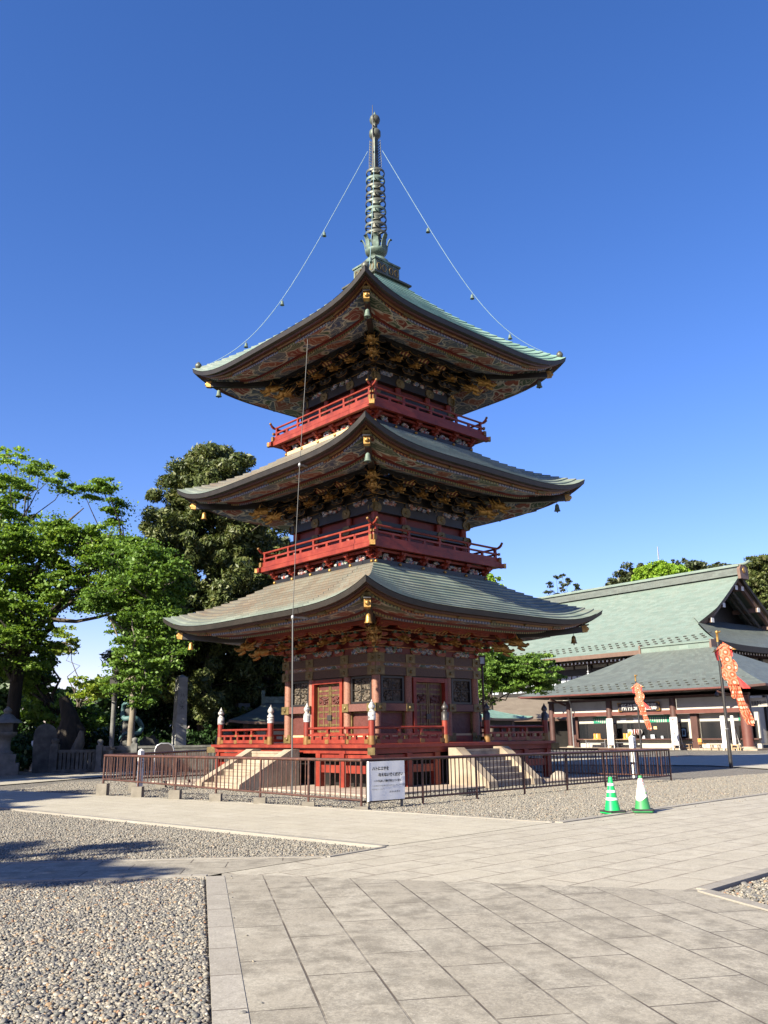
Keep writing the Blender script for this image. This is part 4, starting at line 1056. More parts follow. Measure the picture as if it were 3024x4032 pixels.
# ---- spire (sorin)
SPR = bpy.data.objects.new('spire', None); COL.objects.link(SPR); SPR.parent = PG
q = MB(); q.box(-.60,.60,-.60,.60,17.60,18.22); q.box(-.64,.64,-.64,.64,18.22,18.29); q.box(-.63,.63,-.63,.63,17.58,17.66)
rb_ = q.build('dew_basin', MT['spire_green'], SPR)
q = MB()
for s in (-.3,.3):
    q.box(s-.24,s+.24,-.615,-.6,17.74,18.14,0)
    for t in (-.13,.13):
        pts = [(s+t+.09*math.cos(a),-.62,17.94+.14*math.sin(a)) for a in [i*math.pi/6 for i in range(13)]]
        q.tube(pts,.018,5,1)
q.rot4(); q.build_each('openwork_panel', [MT['spire'], MT['gold_dull']], rb_)
q = MB(); q.lathe([(.50,18.29),(.50,18.34),(.47,18.50),(.36,18.62),(.22,18.68),(.2,18.75),(.28,18.78),(.39,18.88),(.42,18.96),(.41,19.0),(.2,19.0)], 20); q.build('inverted_bowl', MT['spire_green'], SPR)
for k in range(8):
    q = MB(); a = k*math.pi/4
    prof = [(.40,18.95,.10),(.43,19.06,.115),(.44,19.20,.105),(.47,19.33,.09),(.54,19.45,.085),(.60,19.44,.045)]
    for (r0,z0,w0),(r1,z1,w1) in zip(prof,prof[1:]):
        q.face([(r0,-w0,z0),(r0,w0,z0),(r1,w1,z1),(r1,-w1,z1)],0,None,True); q.face([(r0-.03,-w0,z0),(r1-.03,-w1,z1),(r1-.03,w1,z1),(r0-.03,w0,z0)],0,None,True)
        for sg in (-1,1): q.face([(r0,sg*w0,z0),(r1,sg*w1,z1),(r1-.03,sg*w1,z1),(r0-.03,sg*w0,z0)][::sg])
    q.xform(Matrix.Rotation(a,4,'Z')); q.build('lotus_petal', MT['spire_green'], SPR)
q = MB(); q.lathe([(.17,19.1),(.16,21.0),(.13,22.0),(.115,23.85)],14); q.build('shaft', MT['spire'], SPR)
for i in range(9):
    z = 19.60 + i*.335; r = .42-.008*i
    q = MB(); q.lathe([(r,z),(r+.012,z+.05),(r,z+.105),(r-.02,z+.105),(r-.02,z),(r,z)],24,m=0,caps=False)
    for k in range(4):
        a = k*math.pi/2+math.pi/4*(i%2); q.bar((.12*math.cos(a),.12*math.sin(a),z+.05),((r-.01)*math.cos(a),(r-.01)*math.sin(a),z+.05),.03,.04)
    q.lathe([(.19,z-.02),(.2,z+.05),(.19,z+.12)],12)
    q.build('ring', MT['spire_green'] if i in (3,7) else MT['spire'], SPR)
for k in range(4):
    q = MB(); a = k*math.pi/2+math.pi/4
    for i in range(11):
        z = 22.50+i*.12; e = 1-.25*i/11
        q.tube([(.12,0,z),(.12+.08*e,0,z+.05),(.12+.12*e,0,z+.11),(.12+.08*e,0,z+.13)],[.018,.016,.012,.007],4)
        q.tube([(.12,0,z+.1),(.12+.10*e,0,z+.02)],.011,4)
    q.tube([(.235,0,22.45),(.24,0,22.9),(.20,0,23.80)],.010,4)
    q.xform(Matrix.Rotation(a,4,'Z')); q.build('water_flame', MT['spire'], SPR)
q = MB(); q.lathe([(.12,23.85),(.12,23.90),(.16,23.93),(.225,24.02),(.225,24.2),(.17,24.28),(.10,24.31),(.10,24.55),(.13,24.58),(.19,24.66),(.21,24.76),(.18,24.87),(.09,24.95),(.045,24.98)],18); q.build('jewel', MT['spire'], SPR)
q = MB(); q.lathe([(.05,24.97),(.05,25.03),(.02,25.12),(0,25.15)],10); q.build('tip', MT['spire_green'], SPR)
q = MB(); q.tube([(-.22,-.12,22.4),(-.22,-.12,24.6)],.03,6); q.tube([(-.22,-.12,24.6),(-.22,-.12,25.25)],[.02,.012],6)
q.bar((-.22,-.12,23.2),(0,0,23.2),.03,.03); q.bar((-.22,-.12,24.4),(0,0,24.4),.03,.03)
q.build('lightning_rod', MT['dark_metal'], SPR)

# ---- wind bells under the eave corners (they swing: things of their own)
def W(x, y, z=0.0):
    c, s = math.cos(PHI), math.sin(PHI); return (x*c - y*s, x*s + y*c, z)
def make_bell(mat, label):
    t = thing('wind_bell', label, 'wind bell', (0,0,0), 0, 'wind bells under the pagoda eaves')
    q = MB(); q.lathe([(.02,-.02),(.05,-.03),(.085,-.08),(.10,-.18),(.115,-.28),(.145,-.34)],12); q.lathe([(.135,-.335),(.1,-.26),(.02,-.06)],12); q.build('bell_body', mat, t)
    q = MB(); q.tube([(0,0,.16),(0,0,-.03)],.012,5); q.tube([(0,0,-.1),(0,0,-.38)],.015,5); q.blob((0,0,-.38),(.03,.03,.04)); q.build('hook', MT['dark_metal'], t); t.scale = (.78,.78,.78)
    return t
nm = ['lowest', 'middle', 'top']; cn = {'near':(-1,-1), 'left':(-1,1), 'right':(1,-1)}
pr = {}
for i, (Rr, zm, rise) in enumerate(((5.24,4.78,.53),(5.05,9.25,.59),(4.80,13.80,.62))):
    for cname, (sx, sy) in cn.items():
        gil = (i == 0) or (i == 1 and cname == 'left')
        lab = '%s wind bell hanging from the %s corner of the %s pagoda roof' % ('gilt' if gil else 'grey green bronze', cname if cname != 'near' else 'front', nm[i])
        key = 'g' if gil else 'b'
        r = Rr - 0.72; p = W(sx*r, sy*r, zm+rise*.75-.66)
        if key not in pr:
            pr[key] = make_bell(MT['gold'] if gil else MT['spire_green'], lab); pr[key].location = p
        else: dup(pr[key], p, 0, lab)

# ---- chains from the spire to the top roof corners, each with small bells
def sag(a, b, d, n=24):
    a, b = Vector(a), Vector(b); return [a.lerp(b, t/n) - Vector((0,0,d*math.sin(math.pi*t/n)*(1-.25*math.cos(math.pi*t/n)))) for t in range(n+1)]
cb = None
for cname, (sx, sy) in (('left',(-1,1)),('right',(1,-1)),('front',(-1,-1))):
    r = 4.60; a = W(sx*.20, sy*.20, 23.35); b = W(sx*r, sy*r, 14.46)
    pts = sag(a, b, 1.55)
    q = MB(); q.tube(pts, .011, 5)
    tag(q.build('bell_chain', MT['chain']), 'thin pale chain running from the spire down to the %s corner of the top roof' % cname, 'chain', 'chains from the pagoda spire')
    for j, f in enumerate((.27,.52,.73,.90) if cname != 'front' else (.34,.60,.80)):
        t = f*24; k = int(t); p = pts[k].lerp(pts[k+1], t-k)
        lab = 'tiny bell hanging on the %s spire chain, number %d counted from the top down' % (cname, j+1)
        lab = 'tiny bronze bell on the %s spire chain, %s from the top' % (cname, ['first','second','third','fourth'][j])
        if cb is None:
            cb = thing('chain_bell', lab, 'bell', p, 0, 'small bells on the spire chains')
            q = MB(); q.lathe([(.015,-.10),(.05,-.12),(.065,-.20),(.075,-.27),(.10,-.31)],10); q.lathe([(.09,-.30),(.02,-.15)],10); q.build('bell_body', MT['spire_green'], cb)
            q = MB(); q.tube([(0,0,0),(0,0,-.11)],.010,4); q.blob((0,0,-.31),(.03,.03,.035)); q.build('hook', MT['dark_metal'], cb); cb.scale = (.85,.85,.85)
        else: dup(cb, p, 0, lab)

# ---- lightning conductor: thin cable held off the eaves by three arms
cab = thing('lightning_cable', 'thin grey lightning cable hanging down the left side of the pagoda on three arms', 'cable')
P3, P2, P1, P0 = (-2.16,-3.94,14.21), (-2.30,-4.94,9.06), (-2.39,-5.44,4.55), (-2.26,-6.30,0.0)
q = MB(); q.tube([P3, (-2.23,-4.4,11.6), P2],.011,5); q.tube([P2,(-2.36,-5.15,6.8),P1],.011,5); q.build('wire', MT['cable'], cab)
q = MB(); q.tube([P1,P0],.022,6); q.build('conductor_pipe', MT['cable'], cab)
for P, d in ((P3,(.42,.40,.08)),(P2,(.46,.42,.03)),(P1,(.46,.42,.03))):
    q = MB(); q.bar(P, tuple(P[i]+d[i] for i in range(3)), .03,.05); q.blob(P,(.05,.05,.07)); q.build('arm', MT['steel'], cab)
# ------------------------------------------------------------------ text helper
def text_mesh(body, size, extr=0.0, align='LEFT', spacing=1.0, bold=0.0, line=1.0):
    c = bpy.data.curves.new('txt', 'FONT'); c.body = body; c.size = size; c.align_x = align
    c.space_character = spacing; c.offset = bold; c.extrude = extr; c.space_line = line; c.resolution_u = 3
    o = bpy.data.objects.new('txt', c); COL.objects.link(o)
    dg = bpy.context.evaluated_depsgraph_get(); me = bpy.data.meshes.new_from_object(o.evaluated_get(dg))
    vs = [tuple(v.co) for v in me.vertices]; fs = [tuple(p.vertices) for p in me.polygons]
    bpy.data.objects.remove(o); bpy.data.curves.remove(c); bpy.data.meshes.remove(me)
    return vs, fs
def put_text(mb, body, size, f, m=0, **kw):
    """f maps (x, y) of the lettering to a 3D point"""
    vs, fs = text_mesh(body, size, **kw)
    if vs: mb.mesh([f(v[0], v[1], v[2]) for v in vs], fs, m)
def vtext(mb, body, size, f, m=0, step=1.05, **kw):
    for i, ch in enumerate(body):
        put_text(mb, ch, size, lambda x, y, z, i=i: f(x, y - i * size * step, z), m, **kw)

# ------------------------------------------------------------------ brown tube railing round the pagoda
FN, FL, FB, FBK, FR = (-0.42,-10.80), (-7.19,-5.66), (-5.85,1.15), (-0.2,7.3), (8.58,-2.20)
def fence(a, b, z0a, z0b, zta, ztb, label, n_post, foot=None, end_posts=(True, True), pitch=0.135):
    F = thing('metal_fence', label, 'fence', (a[0], a[1], 0), 0, 'brown tube fences around the pagoda')
    A, B = Vector((a[0],a[1],0)), Vector((b[0],b[1],0)); L = (B-A).length; d = (B-A)/L
    def P(t, z): p = d * (t * L); return (p.x, p.y, z)
    za = lambda t: z0a + (z0b-z0a)*t; zt = lambda t: zta + (ztb-zta)*t
    q = MB(); q.tube([P(0,zt(0)), P(1,zt(1))], .034, 8); q.blob(P(0,zt(0)),(.035,.035,.035)); q.blob(P(1,zt(1)),(.035,.035,.035)); q.build('top_rail', MT['rail_brown'], F)
    q = MB(); q.tube([P(0,za(0)+.13), P(1,za(1)+.13)], .022, 6); q.build('bottom_rail', MT['rail_brown'], F)
    for i in range(n_post+1):
        if (i == 0 and not end_posts[0]) or (i == n_post and not end_posts[1]): continue
        t = i/n_post; q = MB(); q.tube([P(t,za(t)-.03), P(t,zt(t))], .026, 7); q.build('post', MT['rail_brown'], F)
        if foot:
            zf = za(t)+.02; p = P(t,0); f = MB(); f.box(p[0]-.13,p[0]+.13,p[1]-.13,p[1]+.13,-.03,max(.05,zf)); f.build('concrete_footing', MT['concrete'], F)
    nb = int(L/pitch); pp = [i/n_post for i in range(n_post+1)]
    ts = [i/nb for i in range(1, nb) if min(abs(i/nb-p) for p in pp)*L > .05]
    near = ts[:100]; rest = ts[100:]
    for t in near:
        q = MB(); q.tube([P(t,za(t)+.13), P(t,zt(t))], .0125, 5, cap=False); q.build('baluster', MT['rail_brown'], F)
    if rest:
        q = MB()
        for t in rest: q.tube([P(t,za(t)+.13), P(t,zt(t))], .0125, 5, cap=False)
        tag(q.build('balusters', MT['rail_brown'], F), kind='stuff')
fence(FN, FL, 0.03, 0.27, .935, .985, 'brown tube fence on concrete blocks in front of the left stone stairs', 6, True)
fence(FN, FR, 0.0, 0.0, .935, .875, 'brown tube fence on the gravel before the right stone stairs, behind the notice board', 7, None, (False, True))
fence(FL, FB, 0.25, 0.05, .985, .97, 'brown tube fence running back from the left corner, behind the dark signboard side', 4, True, (False, True))
fence(FR, FBK, 0.0, 0.0, .875, .90, 'brown tube fence behind the pagoda on the side of the reception building', 7, None, (False, True))
fence(FB, FBK, 0.05, 0.0, .97, .90, 'brown tube fence behind the pagoda on the side of the dark trees', 4, None, (False, False))

# ------------------------------------------------------------------ notice board
NB = thing('notice_board', 'white notice board with black Japanese lettering standing before the brown fence corner', 'notice board', (-0.270,-10.86,0), R(40.5))
def nbp(x, y, z=0): return (x, -.022-z*0, y)
q = MB()
nx, nz = 14, 12; Wd, z0, Hh = .955, .149, .755
def bend(i, j): return -.016 + .0016*math.sin(i*.8+j*.5)*math.cos(j*.7-i*.3) + (-.007 if i >= nx-1 and 4 < j < 8 else 0)
for i in range(nx):
    for j in range(nz):
        f = lambda a, b: (Wd*a/nx, bend(a,b), z0+Hh*b/nz)
        q.face([f(i,j),f(i+1,j),f(i+1,j+1),f(i,j+1)],0,None,True)
q.box(0,Wd,.012,.03,z0,z0+Hh); q.box(-.016,0,-.02,.03,z0-.005,z0+Hh+.005); 
q.build('panel', MT['board_white'], NB)
for x in (.03, Wd-.03):
    l = MB(); l.box(x-.022,x+.022,.031,.075,-.03,z0+Hh-.05); l.build('leg', MT['concrete'], NB)
t = MB()
def tf(x0, zz): return lambda x, y, z: ((x0+x)*.90, -.032, .149+(zz+y-.165)*.944)
put_text(t,'ハトにエサを',.083,tf(.075,.790),bold=.0032)
put_text(t,'与えないでください',.083,tf(.255,.660),bold=.0032)
put_text(t,'ハトが増加し被害が発生しています。',.050,tf(.125,.545),bold=.0016)
put_text(t,'フン害で農業生産や文化財の建物の被害が後を絶ちません。また、人間にとって有害な',.0262,tf(.07,.455))
put_text(t,'衛生面を損なうことがあります。',.0262,tf(.07,.385))
put_text(t,'成 田 山 新 勝 寺',.043,tf(.585,.315))
t.build('lettering', MT['ink'], NB)

# ------------------------------------------------------------------ traffic cones
def cone(label, loc, rz, dark):
    c = thing('traffic_cone', label, 'traffic cone', loc, rz)
    g = MT['cone_dark'] if dark else MT['cone_green']
    q = MB(); q.lathe([(.145,.035),(.142,.05),(.034,.60),(.032,.625),(.018,.632),(0,.633)],24)
    q.lathe([(.175,.02),(.17,.04),(.14,.05)],24); q.build('body', g, c)
    b = MB(); o8 = [(-.175,-.14),(-.14,-.175),(.14,-.175),(.175,-.14),(.175,.14),(.14,.175),(-.14,.175),(-.175,.14)]
    b.prism(o8, lambda p: (p[0],p[1],.002), lambda p: (p[0],p[1],.026)); b.build('base', g, c)
    w = MB(); o8b = [(x*1.06,y*1.06) for x,y in o8]; w.prism(o8b, lambda p: (p[0],p[1],.027), lambda p: (p[0],p[1],.052))
    w.build('rubber_weight', MT['rubber'], c)
    rr = lambda z: .145 - (.145-.034)*(z-.05)/.55
    if not dark:
        for z in (.50,.38,.25):
            s = MB(); s.lathe([(rr(z-.022)+.002,z-.022),(rr(z+.022)+.002,z+.022)],24,caps=False); s.build('white_band', MT['white'], c)
    else:
        s = MB(); n = 32; vs, fs = [], []
        for k in range(n):
            a = 2*math.pi*k/n; zl = .225 + .035*math.cos(2*a+1.2)
            for z in (zl,.58): vs.append(((rr(z)+.003)*math.cos(a),(rr(z)+.003)*math.sin(a),z))
        for k in range(n):
            k2 = (k+1)%n; fs.append((2*k,2*k2,2*k2+1,2*k+1))
        s.mesh(vs,fs,0,True); so = s.build('white_sleeve', MT['cone_white'], c)
        t = MB()
        def onc(a0, zz): 
            def f(x, y, z):
                h = zz+y; r = rr(h)+.006; a = a0+x/r; return (r*math.sin(a), -r*math.cos(a), h)
            return f
        vtext(t,'足もとに',.055,onc(-.05,.525)); vtext(t,'ご注意下さい',.045,onc(-.85,.48))
        t.build('lettering', MT['ink_red'], so)
        e = MB()
        for a, z, w_ in ((1.15,.43,.012),(.85,.325,.022)):
            r = rr(z)+.005; e.blob((r*math.sin(a),-r*math.cos(a),z),(w_,.006,w_*.9),0,8,6,.1,a)
        e.build('torn_patch', MT['cone_dark'], so)
cone('bright green traffic cone with three white bands, left of the pair', (4.19,-12.40,0), .3, False)
cone('faded green traffic cone in a torn white sleeve with red lettering', (4.74,-12.40,.018), -.15, True)

# ------------------------------------------------------------------ white marker posts
def marker(label, loc, w, h, rz, band):
    m = thing('marker_post', label, 'marker post', loc, rz)
    q = MB(); q.box(-w/2,w/2,-w/2,w/2,-.03,h-.06); b = w/2
    q.mesh([(-b,-b,h-.06),(b,-b,h-.06),(b,b,h-.06),(-b,b,h-.06),(0,0,h)],[(0,1,4),(1,2,4),(2,3,4),(3,0,4)]); q.build('post', MT['white'], m)
    if band: q = MB(); q.box(-b-.004,b+.004,-b-.004,b+.004,.40,.45); q.build('grey_tape', MT['steel'], m)
    if h > 1.34: return
    t = MB(); r_ = random.Random(int(h*100))
    for i in range(4):   # worn brush strokes, too faded to read
        zc = h-.20-i*.085
        for k in range(3): t.box(-w*.24+.02*r_.random(), w*.20+.02*r_.random(), -b-.004, -b-.001, zc-k*.018, zc-k*.018+.007)
        t.box(-.006, .006, -b-.0045, -b-.001, zc-.05, zc+.012)
    t.build('lettering', MT['ink'], m)
marker('white square marker post with a grey tape band, behind the right end of the fence', (8.03,-.36,0), .15, 1.30, R(42), True)
marker('white square marker post inside the left end of the brown fence', (-6.62,-4.30,0), .12, 1.13, R(50), False)
marker('small white marker post beyond the grey stone fence by the dark tree stump', (-16.1,12.4,0), .16, 1.35, R(45), False)

# ------------------------------------------------------------------ banner poles with red streamers
def banner_pole(label, loc, h, lamp):
    b = thing('banner_pole', label, 'pole', loc)
    q = MB(); q.tube([(0,0,-.05),(0,0,1.45)],.075,12); q.tube([(0,0,1.45),(0,0,h-.42)],.062,12); q.build('shaft', MT['dark_metal'], b)
    q = MB(); q.lathe([(.068,1.44),(.068,1.47)],12); q.build('collar', MT['steel'], b)
    g = MB(); g.lathe([(.055,h-.42),(.05,h-.10),(.06,h-.08)],10); g.blob((0,0,h-.03),(.07,.07,.07)); g.tube([(0,0,h),(0,-.02,h+.05)],[.03,.01],6)
    g.tube([(.02,0,h-.05),(.12,0,h-.02),(.15,0,h+.02)],[.04,.035,.015],6); g.build('gilt_finial', MT['gold'], b)
    if lamp:
        q = MB(); q.tube([(-.05,0,2.95),(-.22,0,3.0),(-.26,0,2.93)],.012,5); q.lathe([(.03,2.90),(.05,2.86),(.09,2.76),(.08,2.70),(0,2.69)],10,(-.26,0,0)); q.build('bell_lamp', MT['dark_metal'], b)
    return b
banner_pole('tall black pole with a gilt finial at the right, standing at the gravel edge', (13.6,6.02,0), 5.28, True)
banner_pole('distant black pole with a gilt finial in front of the reception signboard', (18.02,33.1,0), 5.22, False)
def brocade():
    m, nt, b = newmat('orange_red_brocade')
    uv = coord(nt, 'UV', (1,1,1)); vo = nt.nodes.new('ShaderNodeTexVoronoi'); vo.inputs['Scale'].default_value = 3.4; vo.inputs['Randomness'].default_value = 0.25
    nt.links.new(uv, vo.inputs['Vector'])
    ring = math_(nt,'GREATER_THAN',math_(nt,'SINE',math_(nt,'MULTIPLY',vo.outputs['Distance'],16.0)),.35)
    disc = math_(nt,'LESS_THAN',vo.outputs['Distance'],.22)
    c = mixc(nt, math_(nt,'MULTIPLY',ring,.5), (0.66,0.13,0.05), (0.80,0.42,0.27)); c = mixc(nt, math_(nt,'MULTIPLY',disc,.75), c, (0.82,0.62,0.50))
    nt.links.new(c, b.inputs['Base Color']); b.inputs['Roughness'].default_value = .6
    tr = nt.nodes.new('ShaderNodeBsdfTranslucent'); nt.links.new(c, tr.inputs[0]); mx = nt.nodes.new('ShaderNodeMixShader'); mx.inputs[0].default_value = .35
    nt.links.new(b.outputs[0], mx.inputs[1]); nt.links.new(tr.outputs[0], mx.inputs[2]); nt.links.new(mx.outputs[0], nt.nodes['Material Output'].inputs['Surface'])
    return m
MT['brocade'] = brocade(); MT['red_cloth'] = M('red_cloth',[(0.55,0.03,0.03),(0.68,0.06,0.05)],3,.6)
def streamer(label, loc, sway, s, rz):
    """hanging streamer: peaked head, patterned body, side flaps and long tails blown to one side"""
    t = thing('streamer_banner', label, 'banner', loc, rz, None)
    def strip(name, pts, ws, mat, ph=0.0, amp=.018):
        q = MB(); n = len(pts); V = []
        for i,(p,w) in enumerate(zip(pts,ws)):
            row = []
            for k in range(5):
                u = k/4-.5
                row.append((p[0]+u*w, p[1]+amp*math.sin(i*1.1+k*1.4+ph), p[2]-abs(u)*.0))
            V.append(row)
        acc = 0
        for i in range(n-1):
            L = (Vector(pts[i+1])-Vector(pts[i])).length
            for k in range(4):
                a,b,c,d = V[i][k],V[i][k+1],V[i+1][k+1],V[i+1][k]; u0,u1=(k/4-.5)*ws[i],((k+1)/4-.5)*ws[i]
                q.face([a,d,c,b],0,[(u0,acc),(u0,acc+L),(u1,acc+L),(u1,acc)],True); e=(0,.012,0)
                q.face([tuple(map(sum,zip(x,e))) for x in (a,b,c,d)],0,[(u0,acc),(u1,acc),(u1,acc+L),(u0,acc+L)],True)
            acc += L
        return q.build(name, mat, t)
    S = lambda f: sway*(f**1.6)
    P = lambda x, f, y=0: (x*s+S(f), y, -f*s)
    hb = MB(); hb.prism([(-.36,-.36),(-.30,-.30),(0,-.08),(0,-.02),(.36,-.26),(.34,-.33),(.05,-.16),(-.28,-.36)], lambda p: (p[0]*s,-.03,p[1]*s), lambda p: (p[0]*s,.03,p[1]*s)); hb.build('peaked_head', MT['brocade'], t)
    g = MB(); g.prism([(.36,-.26),(.50,-.33),(.34,-.34)], lambda p: (p[0]*s,-.035,p[1]*s), lambda p: (p[0]*s,.035,p[1]*s)); g.prism([(-.30,-.30),(-.46,-.44),(-.30,-.40)], lambda p: (p[0]*s,-.035,p[1]*s), lambda p: (p[0]*s,.035,p[1]*s)); g.build('gilt_corner', MT['gold'], t)
    strip('body', [P(.02,.10+.16*i) for i in range(11)], [.2*s]+[.42*s]*10, MT['brocade'])
    strip('side_flap', [P(-.28,.3+.15*i,.03) for i in range(4)], [.16*s,.16*s,.15*s,.12*s], MT['red_cloth'], 1)
    strip('side_flap', [P(.24,.35+.12*i,.03) for i in range(3)], [.14*s,.15*s,.12*s], MT['red_cloth'], 2)
    strip('side_flap', [P(.26,.72+.12*i,.04) for i in range(5)], [.10*s,.22*s,.26*s,.2*s,.08*s], MT['brocade'], 2.5)
    strip('side_flap', [P(-.22,1.0+.13*i,.04) for i in range(5)], [.08*s,.18*s,.2*s,.18*s,.08*s], MT['brocade'], .5)
    strip('side_flap', [P(.22+.08*i,1.38+.16*i,.05) for i in range(4)], [.08*s,.18*s,.26*s,.3*s], MT['red_cloth'], .5)
    for k,(x,l,w) in enumerate(((-.14,2.25,.12),(-.02,3.25,.15),(.09,3.30,.14),(.18,3.22,.12))):
        strip('tail', [P(x+.02*math.sin(i*.8+k),1.68+(l-1.68)*i/8,.02*k) for i in range(9)], [w*s]*8+[w*s*.8], MT['brocade'], k*1.3, .045)
    return t
streamer('orange red brocade streamer with white medallions on the tall black pole at the right', (13.74,5.90,4.86), .10, 1.0, R(-12))
streamer('smaller orange red streamer on the distant black pole before the signboard', (18.0,32.9,4.72), .085, 1.0, R(-20))

# ------------------------------------------------------------------ lamp post behind the deck
lp = thing('lamp_post', 'slender brown lamp post with a white lantern right of the pagoda', 'lamp post', (4.40,9.06,0))
q = MB(); q.tube([(0,0,-.03),(0,0,4.25)],.05,8); q.build('pole', MT['red_brown'], lp)
q = MB(); q.box(-.13,.13,-.13,.13,4.25,4.32); q.box(-.15,.15,-.15,.15,4.62,4.68)
for sx in (-.12,.12):
    for sy in (-.12,.12): q.box(sx-.015,sx+.015,sy-.015,sy+.015,4.32,4.62)
q.build('lantern_frame', MT['red_brown'], lp)
q = MB(); q.box(-.105,.105,-.105,.105,4.32,4.62); q.build('lantern_panes', MT['white'], lp)
# boulder inside the fence
bo = MB(); bo.blob((0,0,.10),(.26,.2,.19),0,12,8,.06); tag(bo.build('boulder', MT['stair_grey'], None, (5.35,-1.75,.0)), 'round grey boulder inside the fence beside the right stone stairs', 'boulder')
ut = MB(); ut.box(-.25,.25,-.12,.12,0,.17,0); 
for i in range(5): ut.box(-.21+.09*i,-.16+.09*i,-.126,-.119,.03,.14,1)
tag(ut.build('vent_box', [MT['rubber'], MT['steel']], None, (2.10,-7.25,-.02), R(43)), 'low black slotted box at the foot of the right fence', 'vent box')
# ------------------------------------------------------------------ reception building (local x runs left along the front, y runs inwards)
HA = R(128)
def frame_of(o): pass
RC = thing('reception_building', 'long temple reception building with grey green hipped roof and open white walled front', 'building', (25.74,33.62,0), HA)
# In this frame x+ goes to the left in the photograph and y- goes into the building, so inward = -y
def rbx(name, mat, boxes, par=RC):
    q = MB()
    for (x0,x1,n0,n1,z0,z1) in boxes: q.box(x0,x1,-n1,-n0,z0,z1)
    return q.build(name, mat, par)
def rpost(x, n, r, z0, z1, mat, nm='pillar', par=RC):
    q = MB(); q.lathe([(r,z0),(r,z1)],16,(x,-n,0)); return q.build(nm, mat, par)
for x, r, mt in ((0,.37,'hall_wood_red'),(5.8,.26,'hall_wood'),(11.73,.26,'hall_wood'),(15.9,.24,'hall_wood'),(17.85,.24,'hall_wood')):
    p = rpost(x,0,r,.22,3.75,MT[mt]); b = MB(); b.lathe([(r+.14,-.03),(r+.12,.18),(r+.05,.23)],16,(x,0,0)); b.build('stone_base', MT['stair'], p)
for n in (5.0,):
    rpost(0,n,.30,.0,3.75,MT['hall_wood_red'])
rbx('step', MT['stair'], [(-.9,18.6,-.55,12,-.03,.10)])
for nb_ in ((.37,5.5,.05,.2,2.90,3.75),(6.06,11.47,.05,.2,2.90,3.75),(12.0,15.65,.05,.2,2.90,3.75),(16.15,17.6,.05,.2,2.90,3.75)): rbx('upper_wall', MT['plaster'], [nb_])
rbx('tie_beam', MT['hall_wood_red'], [(-.3,18.1,-.07,.22,2.60,2.895)])
rbx('head_beam', MT['hall_wood'], [(-.4,18.2,-.06,.24,3.752,3.95)])
for nb_ in ((-.6,4.04,.62,.8,.10,2.60),(4.64,15.5,.62,.8,.10,2.60)): rbx('back_wall', MT['plaster'], [nb_])
for nb_ in ((4.06,4.62,.30,.78,.10,2.60),(15.5,15.75,.5,.8,.10,2.6),(16.2,18.0,2.5,2.7,.1,2.6)): rbx('wall_end', MT['hall_wood'], [nb_])
for a, b in ((5.1,15.4),(-.4,3.9)):
    w = rbx('counter_window', MT['glass'], [(a,b,.585,.63,.80,1.93)])
    fb = [(a-.08,b+.08,.55,.64,1.93,2.02),(a-.08,a,.55,.64,.80,1.93),(b,b+.08,.55,.64,.80,1.93)]
    rbx('window_frame', MT['hall_dark'], fb, w); rbx('counter_shelf', MT['hall_wood'], [(a-.3,b+.3,.15,.62,.70,.795)], w)
    nmul = int((b-a)/1.7)
    rbx('mullions', MT['hall_dark'], [(a+(b-a)*i/nmul-.02,a+(b-a)*i/nmul+.02,.57,.584,.80,1.93) for i in range(1,nmul)], w)
for (a,b,nm2) in ((13.87,12.3,''),(8.62,6.63,''),(.9,.1,'')):
    g = rbx('green_wall_panel', MT['green_sheet'], [(b,a,.575,.60,1.95,2.52)]); q = MB(); n = int((a-b)/.22)
    for i in range(n):
        h = .16+.22*min(1,i/4); x = a-.12-(a-b-.2)*i/n; q.box(x-.05,x+.04,-.574,-.565,2.40-h,2.42)
    q.build_each('price_tag', MT['plaster'], g)
for nb_ in ((10.6,11.2,.59,.605,2.1,2.42),(9.2,9.9,.59,.605,2.08,2.40),(4.7,5.0,.59,.605,2.15,2.5)): rbx('wall_notice', MT['pane_pale'], [nb_])
# items seen in the openings: things of their own
def rw(x, n, z): 
    c, s = math.cos(HA), math.sin(HA); return (25.74+x*c+n*s, 33.62+x*s-n*c, z)
def small(name, label, cat, x, n, z, mk, mat, group=None):
    q = MB(); mk(q); return tag(q.build(name, mat, None, rw(x,n,z), HA), label, cat, group)
small('poster','small coloured poster in the dark counter window of the reception building','poster',10.3,.56,1.25,lambda q:(q.box(-.2,.2,.0,.02,-.25,.25,0),q.box(-.14,.14,.021,.025,-.18,.10,1)),[MT['pane_pale'],MT['wood_orange']])
small('notice_card','blue notice card in the right end of the counter window','card',5.75-.35,.52,1.22,lambda q:(q.box(-.16,.16,0,.02,-.28,.28,0),q.box(-.09,.09,.021,.025,-.16,.16,1)),[M('pale_blue_card',[(0.25,0.42,0.55)]),MT['ink']])
small('notice_card','small cream card hanging in the middle of the counter window','card',7.9,.55,1.60,lambda q:q.box(-.15,.15,0,.02,-.11,.11),MT['wood_pale'])
for i,(x,w,h) in enumerate(((9.0,.13,.22),(8.15,.18,.3),(7.3,.1,.2),(6.15,.16,.36))):
    small('counter_display',('white display card on the counter shelf of the reception, %s from the left')%['first','second','third','fourth'][i],'display card',x,.45,.795,lambda q:(q.box(-w,w,-.03,.0,0,h,0),q.box(-w-.06,w-.1,0,.06,0,.06,0)),MT['pane_pale'])
